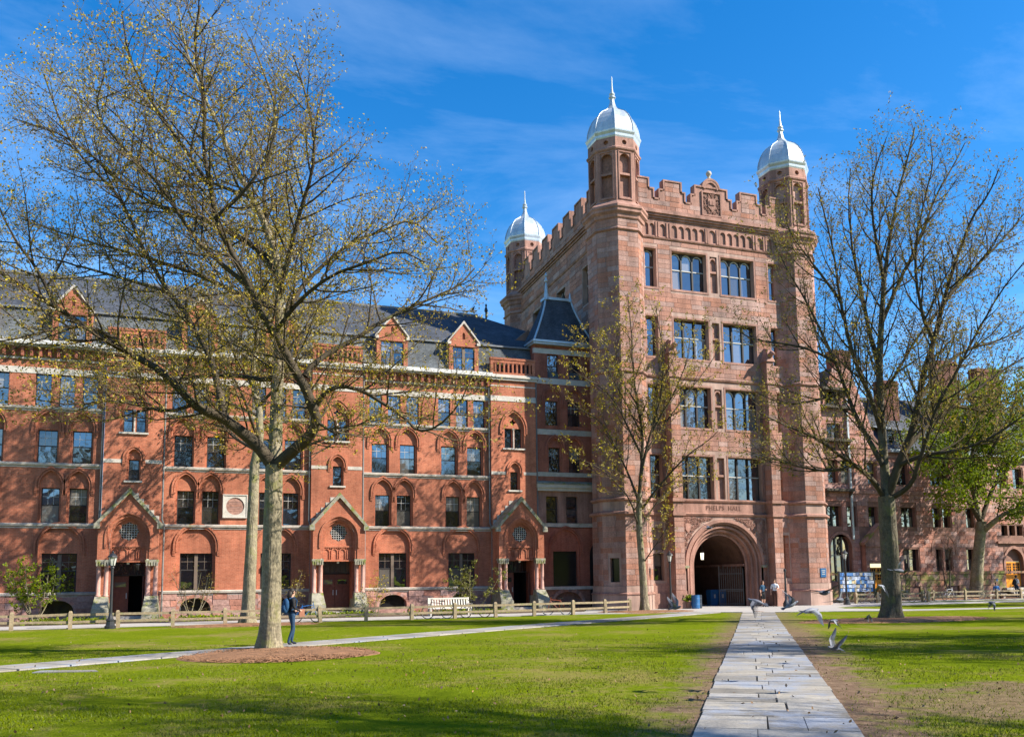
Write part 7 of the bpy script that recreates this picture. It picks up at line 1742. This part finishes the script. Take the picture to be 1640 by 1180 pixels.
for loc, rz, flap, bank, pitch, sw, pale, lb in (
    ((8.83, 15.06, 1.50), 200, 62, 25, 10, .1, 1, 'grey pigeon with wings raised flying low left of the archway bins'),
    ((7.86, 11.1, 1.72), 60, -38, -20, 18, .3, 0, 'dark pigeon diving with wings down in front of the archway'),
    ((9.66, 12.61, 1.60), 250, 48, 10, 25, .1, 2, 'pale pigeon landing in front of the right buttress'),
    ((8.83, 10.74, 1.84), 285, 12, -8, 0, .2, 0, 'dark pigeon with flat wings at the foot of the right turret'),
    ((7.99, 10.0, 1.62), 280, -30, 15, 5, .2, 2, 'pale pigeon with lowered wings just above the junction of the walks'),
    ((12.15, 12.72, 2.16), 95, 30, 30, 5, .2, 1, 'pigeon gliding across the trunk of the big right tree'),
    ((12.59, 13.66, 1.86), 110, -50, 0, 10, .1, 2, 'pale pigeon with lowered wings in front of the notice board'),
    ((22.37, 19.83, 1.21), 265, -55, 5, 0, .1, 1, 'pigeon over the far right lawn with one pale wing hanging'),
    ((13.12, 15.7, 1.10), 100, -42, 0, 0, .2, 1, 'pigeon low over the mulch left of the big right tree'),
    ((8.63, 10.37, 1.06), 100, 58, -25, 8, .2, 1, 'lowest pigeon with raised pale wings over the right lawn'),
    ((23.99, 26.81, 0.5), 180, -60, 0, 35, .1, 1, 'pigeon settling onto the mulch beside the big right trunk'),
    ((14.37, 22.45, 3.52), 280, 14, 10, 0, .3, 0, 'small dark pigeon gliding across the top of the archway'),
    ((11.03, 35.31, 13.7), 90, 10, 15, 0, .2, 0, 'dark bird high over the slate roof of the brick hall'),
    ((9.75, 11.5, 1.70), 120, 25, 40, 0, .2, 1, 'pigeon banking in front of the black lamp post by the notice board')):
    pigeon(lb, loc, R(rz), flap, bank, pitch, sw, pale)
# shrubs and ground cover
def shrub(name, label, x, y, h, n, C, lm, ls, seed, bark=TWIG, spread=.5, per=2, cat='shrub'):
    rg = random.Random(seed); rng = np.random.default_rng(seed); t = thing(name, label, cat, (x, y, gz(y))); out = {}; st = []
    for k in range(n):
        a = rg.uniform(0, 6.28); d = Vector((math.cos(a) * spread, math.sin(a) * spread * .5, 1)).normalized(); p = [Vector((x + rg.uniform(-.12, .12), y + rg.uniform(-.1, .1), gz(y)))]; L_ = h * rg.uniform(.65, 1.05)
        for j in range(6): d = (d + Vector((rg.uniform(-.2, .2), rg.uniform(-.15, .15), .1))).normalized(); p.append(p[-1] + d * L_ / 6)
        r_ = .03 * h / 2.5; st.append(([tuple(v) for v in p], [r_ * (1 - .12 * j) for j in range(7)])); shoots(rg, p, r_, r_ * .3, 0, C, out, .3)
    tubes('stems', st, 6, BARK_D if bark is BARK_D else BARK, t); tubes('twigs', [q for l in (0, 1) for q in out.get(l, [])], 3, bark, t, 'stuff')
    leaves('leaves', out['bud'], ls, lm, t, rng, per, .04, .55)
CS = {0: dict(sp=.2, len=.9, ang=(35, 70), n=4, wob=.2, up=.02, r=.012), 1: dict(sp=.14, len=.35, ang=(30, 60), n=2, wob=.2, up=.03, r=.006), 'buds': 3}
shrub('flowering_shrub', 'loose green-leaved shrub at the left edge before the brick hall', -7.5, 49.6, 3.3, 6, CS, LEAF, .14, 41, spread=.7, per=3)
shrub('bare_shrub', 'bare arching shrub with yellow buds right of the nearest trunk', 4.3, 49.6, 2.7, 7, CS, BUD, .07, 42, spread=.9, per=1)
shrub('bare_shrub', 'thin bare shrub below the arched window left of the back trunk', -.2, 49.9, 3.0, 5, CS, BUD, .06, 43, spread=.6, per=1)
shrub('young_shrub', 'small upright budding shrub left of the white bench', 9.6, 49.7, 2.4, 4, CS, BUD, .09, 44, spread=.35)
shrub('leafy_shrub', 'spreading olive-leaved shrub behind the right end of the bench', 15.6, 49.8, 2.9, 5, CS, mat('olive_leaves', (.16, .16, .03), var=.4, island=.3, trans=.2), .12, 45, spread=.8, per=3)
shrub('bare_sapling', 'bare dark sapling against the brownstone hall at the far right', 58.2, 55.6, 5.4, 3, {0: dict(sp=.35, len=1.7, ang=(35, 65), n=4, wob=.2, up=.04, r=.02), 1: dict(sp=.25, len=.7, ang=(30, 60), n=2, wob=.2, up=.05, r=.01), 'buds': 1}, BUD_B, .05, 46, bark=BARK_D, spread=.3, per=1, cat='sapling')
rg = random.Random(50); rng = np.random.default_rng(50)
pts = []
for _ in range(9000):
    x = rg.uniform(-16, 17.5); y = rg.uniform(48.45, 50.7)
    k = math.sin(x * .9 + 1) + math.sin(x * 2.3) * .5
    if k < rg.uniform(-.6, .9): continue
    pts.append((x, y, .07 + abs(rg.gauss(0, .09))))
gc = leaves('ground_cover', pts, .12, LEAF, None, rng, 2, .04, .7)
gc['kind'] = 'stuff'
# short grass blades near the camera
rng = np.random.default_rng(77); n = 230000
D_ = 7 + 22 * rng.random(n) ** 1.6; A_ = R(19.9) + R(33) * (rng.random(n) * 2 - 1)
X_, Y_ = D_ * np.sin(A_) / 1.0, D_ * np.cos(A_)
q = .816 * X_ - .577 * Y_ - .174
keep = np.abs(q) > .92
pt = np.sin(X_ * 1.7 + np.sin(Y_ * 1.3)) + np.sin(Y_ * 2.1 + X_ * .6) + rng.normal(0, .7, n)
keep &= pt > -.5
keep &= ~((np.hypot(X_ - 10.5, (Y_ - 9) * 1.25) < 2.6) & (rng.random(n) < .6))
keep &= ~((np.abs(q) < 1.5) & (rng.random(n) < .8))
keep &= ((X_ - 2.15) / 2.95) ** 2 + ((Y_ - 23.6) / 3.3) ** 2 > 1
t_ = np.clip((X_ + 4.05) / 7.5, 0, 1); keep &= np.abs((Y_ - (22.35 + .76 * (X_ + 4.05))) * .796) > .82
X_, Y_ = X_[keep], Y_[keep]; n = len(X_)
Z_ = np.interp(Y_, [a for a, b in GP], [b for a, b in GP])
h_ = rng.uniform(.012, .04, n) * (1 + .8 * (rng.random(n) < .06)); a_ = rng.uniform(0, 6.28, n); w_ = rng.uniform(.004, .009, n); lx_, ly_ = rng.normal(0, .018, n), rng.normal(0, .018, n)
V = np.stack([np.stack([X_ - np.cos(a_) * w_, Y_ - np.sin(a_) * w_, Z_ - .004], 1), np.stack([X_ + np.cos(a_) * w_, Y_ + np.sin(a_) * w_, Z_ - .004], 1), np.stack([X_ + lx_, Y_ + ly_, Z_ + h_], 1)], 1).reshape(-1, 3)
GR = mat('grass_blades', (.115, .155, .006), var=.4, scale=1.4, island=.4, c2=(.15, .165, .012), trans=.2, spec=0, moss=(.24, .20, .07, .9, .53), rough=.8)
npmesh('grass', V, np.arange(len(V)).reshape(-1, 3), GR, None, 'stuff')
# dead leaves and petals strewn on the grass
rng = np.random.default_rng(78); n = 900
D_ = 7 + 26 * rng.random(n) ** 1.3; A_ = R(19.9) + R(34) * (rng.random(n) * 2 - 1); X_, Y_ = D_ * np.sin(A_), D_ * np.cos(A_)
P_ = np.stack([X_, Y_, np.interp(Y_, [a for a, b in GP], [b for a, b in GP]) + .03], 1)
leaves('fallen_leaves', P_, .055, mat('dry_leaf', (.24, .15, .08), var=.5, island=.4), None, rng, 1, .003, .6)
# the hall across the quadrangle (mirrored in the window glass)
bh = thing('facing_hall', 'long brick hall across the lawn behind the camera', 'building', (10, -62, gz(-62)))
s = MB(); Fb = Frame((0, -60, 0), (-1, 0, 0), (0, 1, 0)); hb = []
for x in range(-90, 100, 6):
    for z in (3.6, 7.4, 11.2): hb.append(rect(x, x + 1.6, z, z + 2.0))
for i in range(0, len(hb), 3): x = hb[i][0][0]; s.plate(Fb, rect(x - 2.2, x + 3.8, .3, 15), hb[i:i + 3], 0, .3)
s.build('wall', BRICK_D, bh)
s = MB(); s.plate(Fb, rect(-93, 103, .3, 15), [], -.3); s.build('window_glass', GLASS, bh)
s = MB(); s.hexa([(-105, -76, 15), (95, -76, 15), (95, -59.5, 15), (-105, -59.5, 15)], [(-105, -68.5, 21), (95, -68.5, 21), (95, -67.5, 21), (-105, -67.5, 21)]); s.build('roof', SLATE, bh)
for (x, y, rz, sc, lb) in ((-14, -30, .4, .95, 'budding tree behind the camera on the left'), (4, -38, 1.9, 1.05, 'budding tree behind the camera in the middle'), (26, -34, 3.1, 1.0, 'budding tree behind the camera on the right'), (-34, -20, 4.0, 1.0, 'budding tree far left behind the camera'), (70, -18, 5.0, 1.05, 'budding tree far right behind the camera')):
    c = copy_tree(proto); c.location = (x, y, gz(y) - .1); c.rotation_euler = (0, 0, rz); c.scale = (sc, sc, sc); c['label'] = lb; c['group'] = 'trees behind the camera'
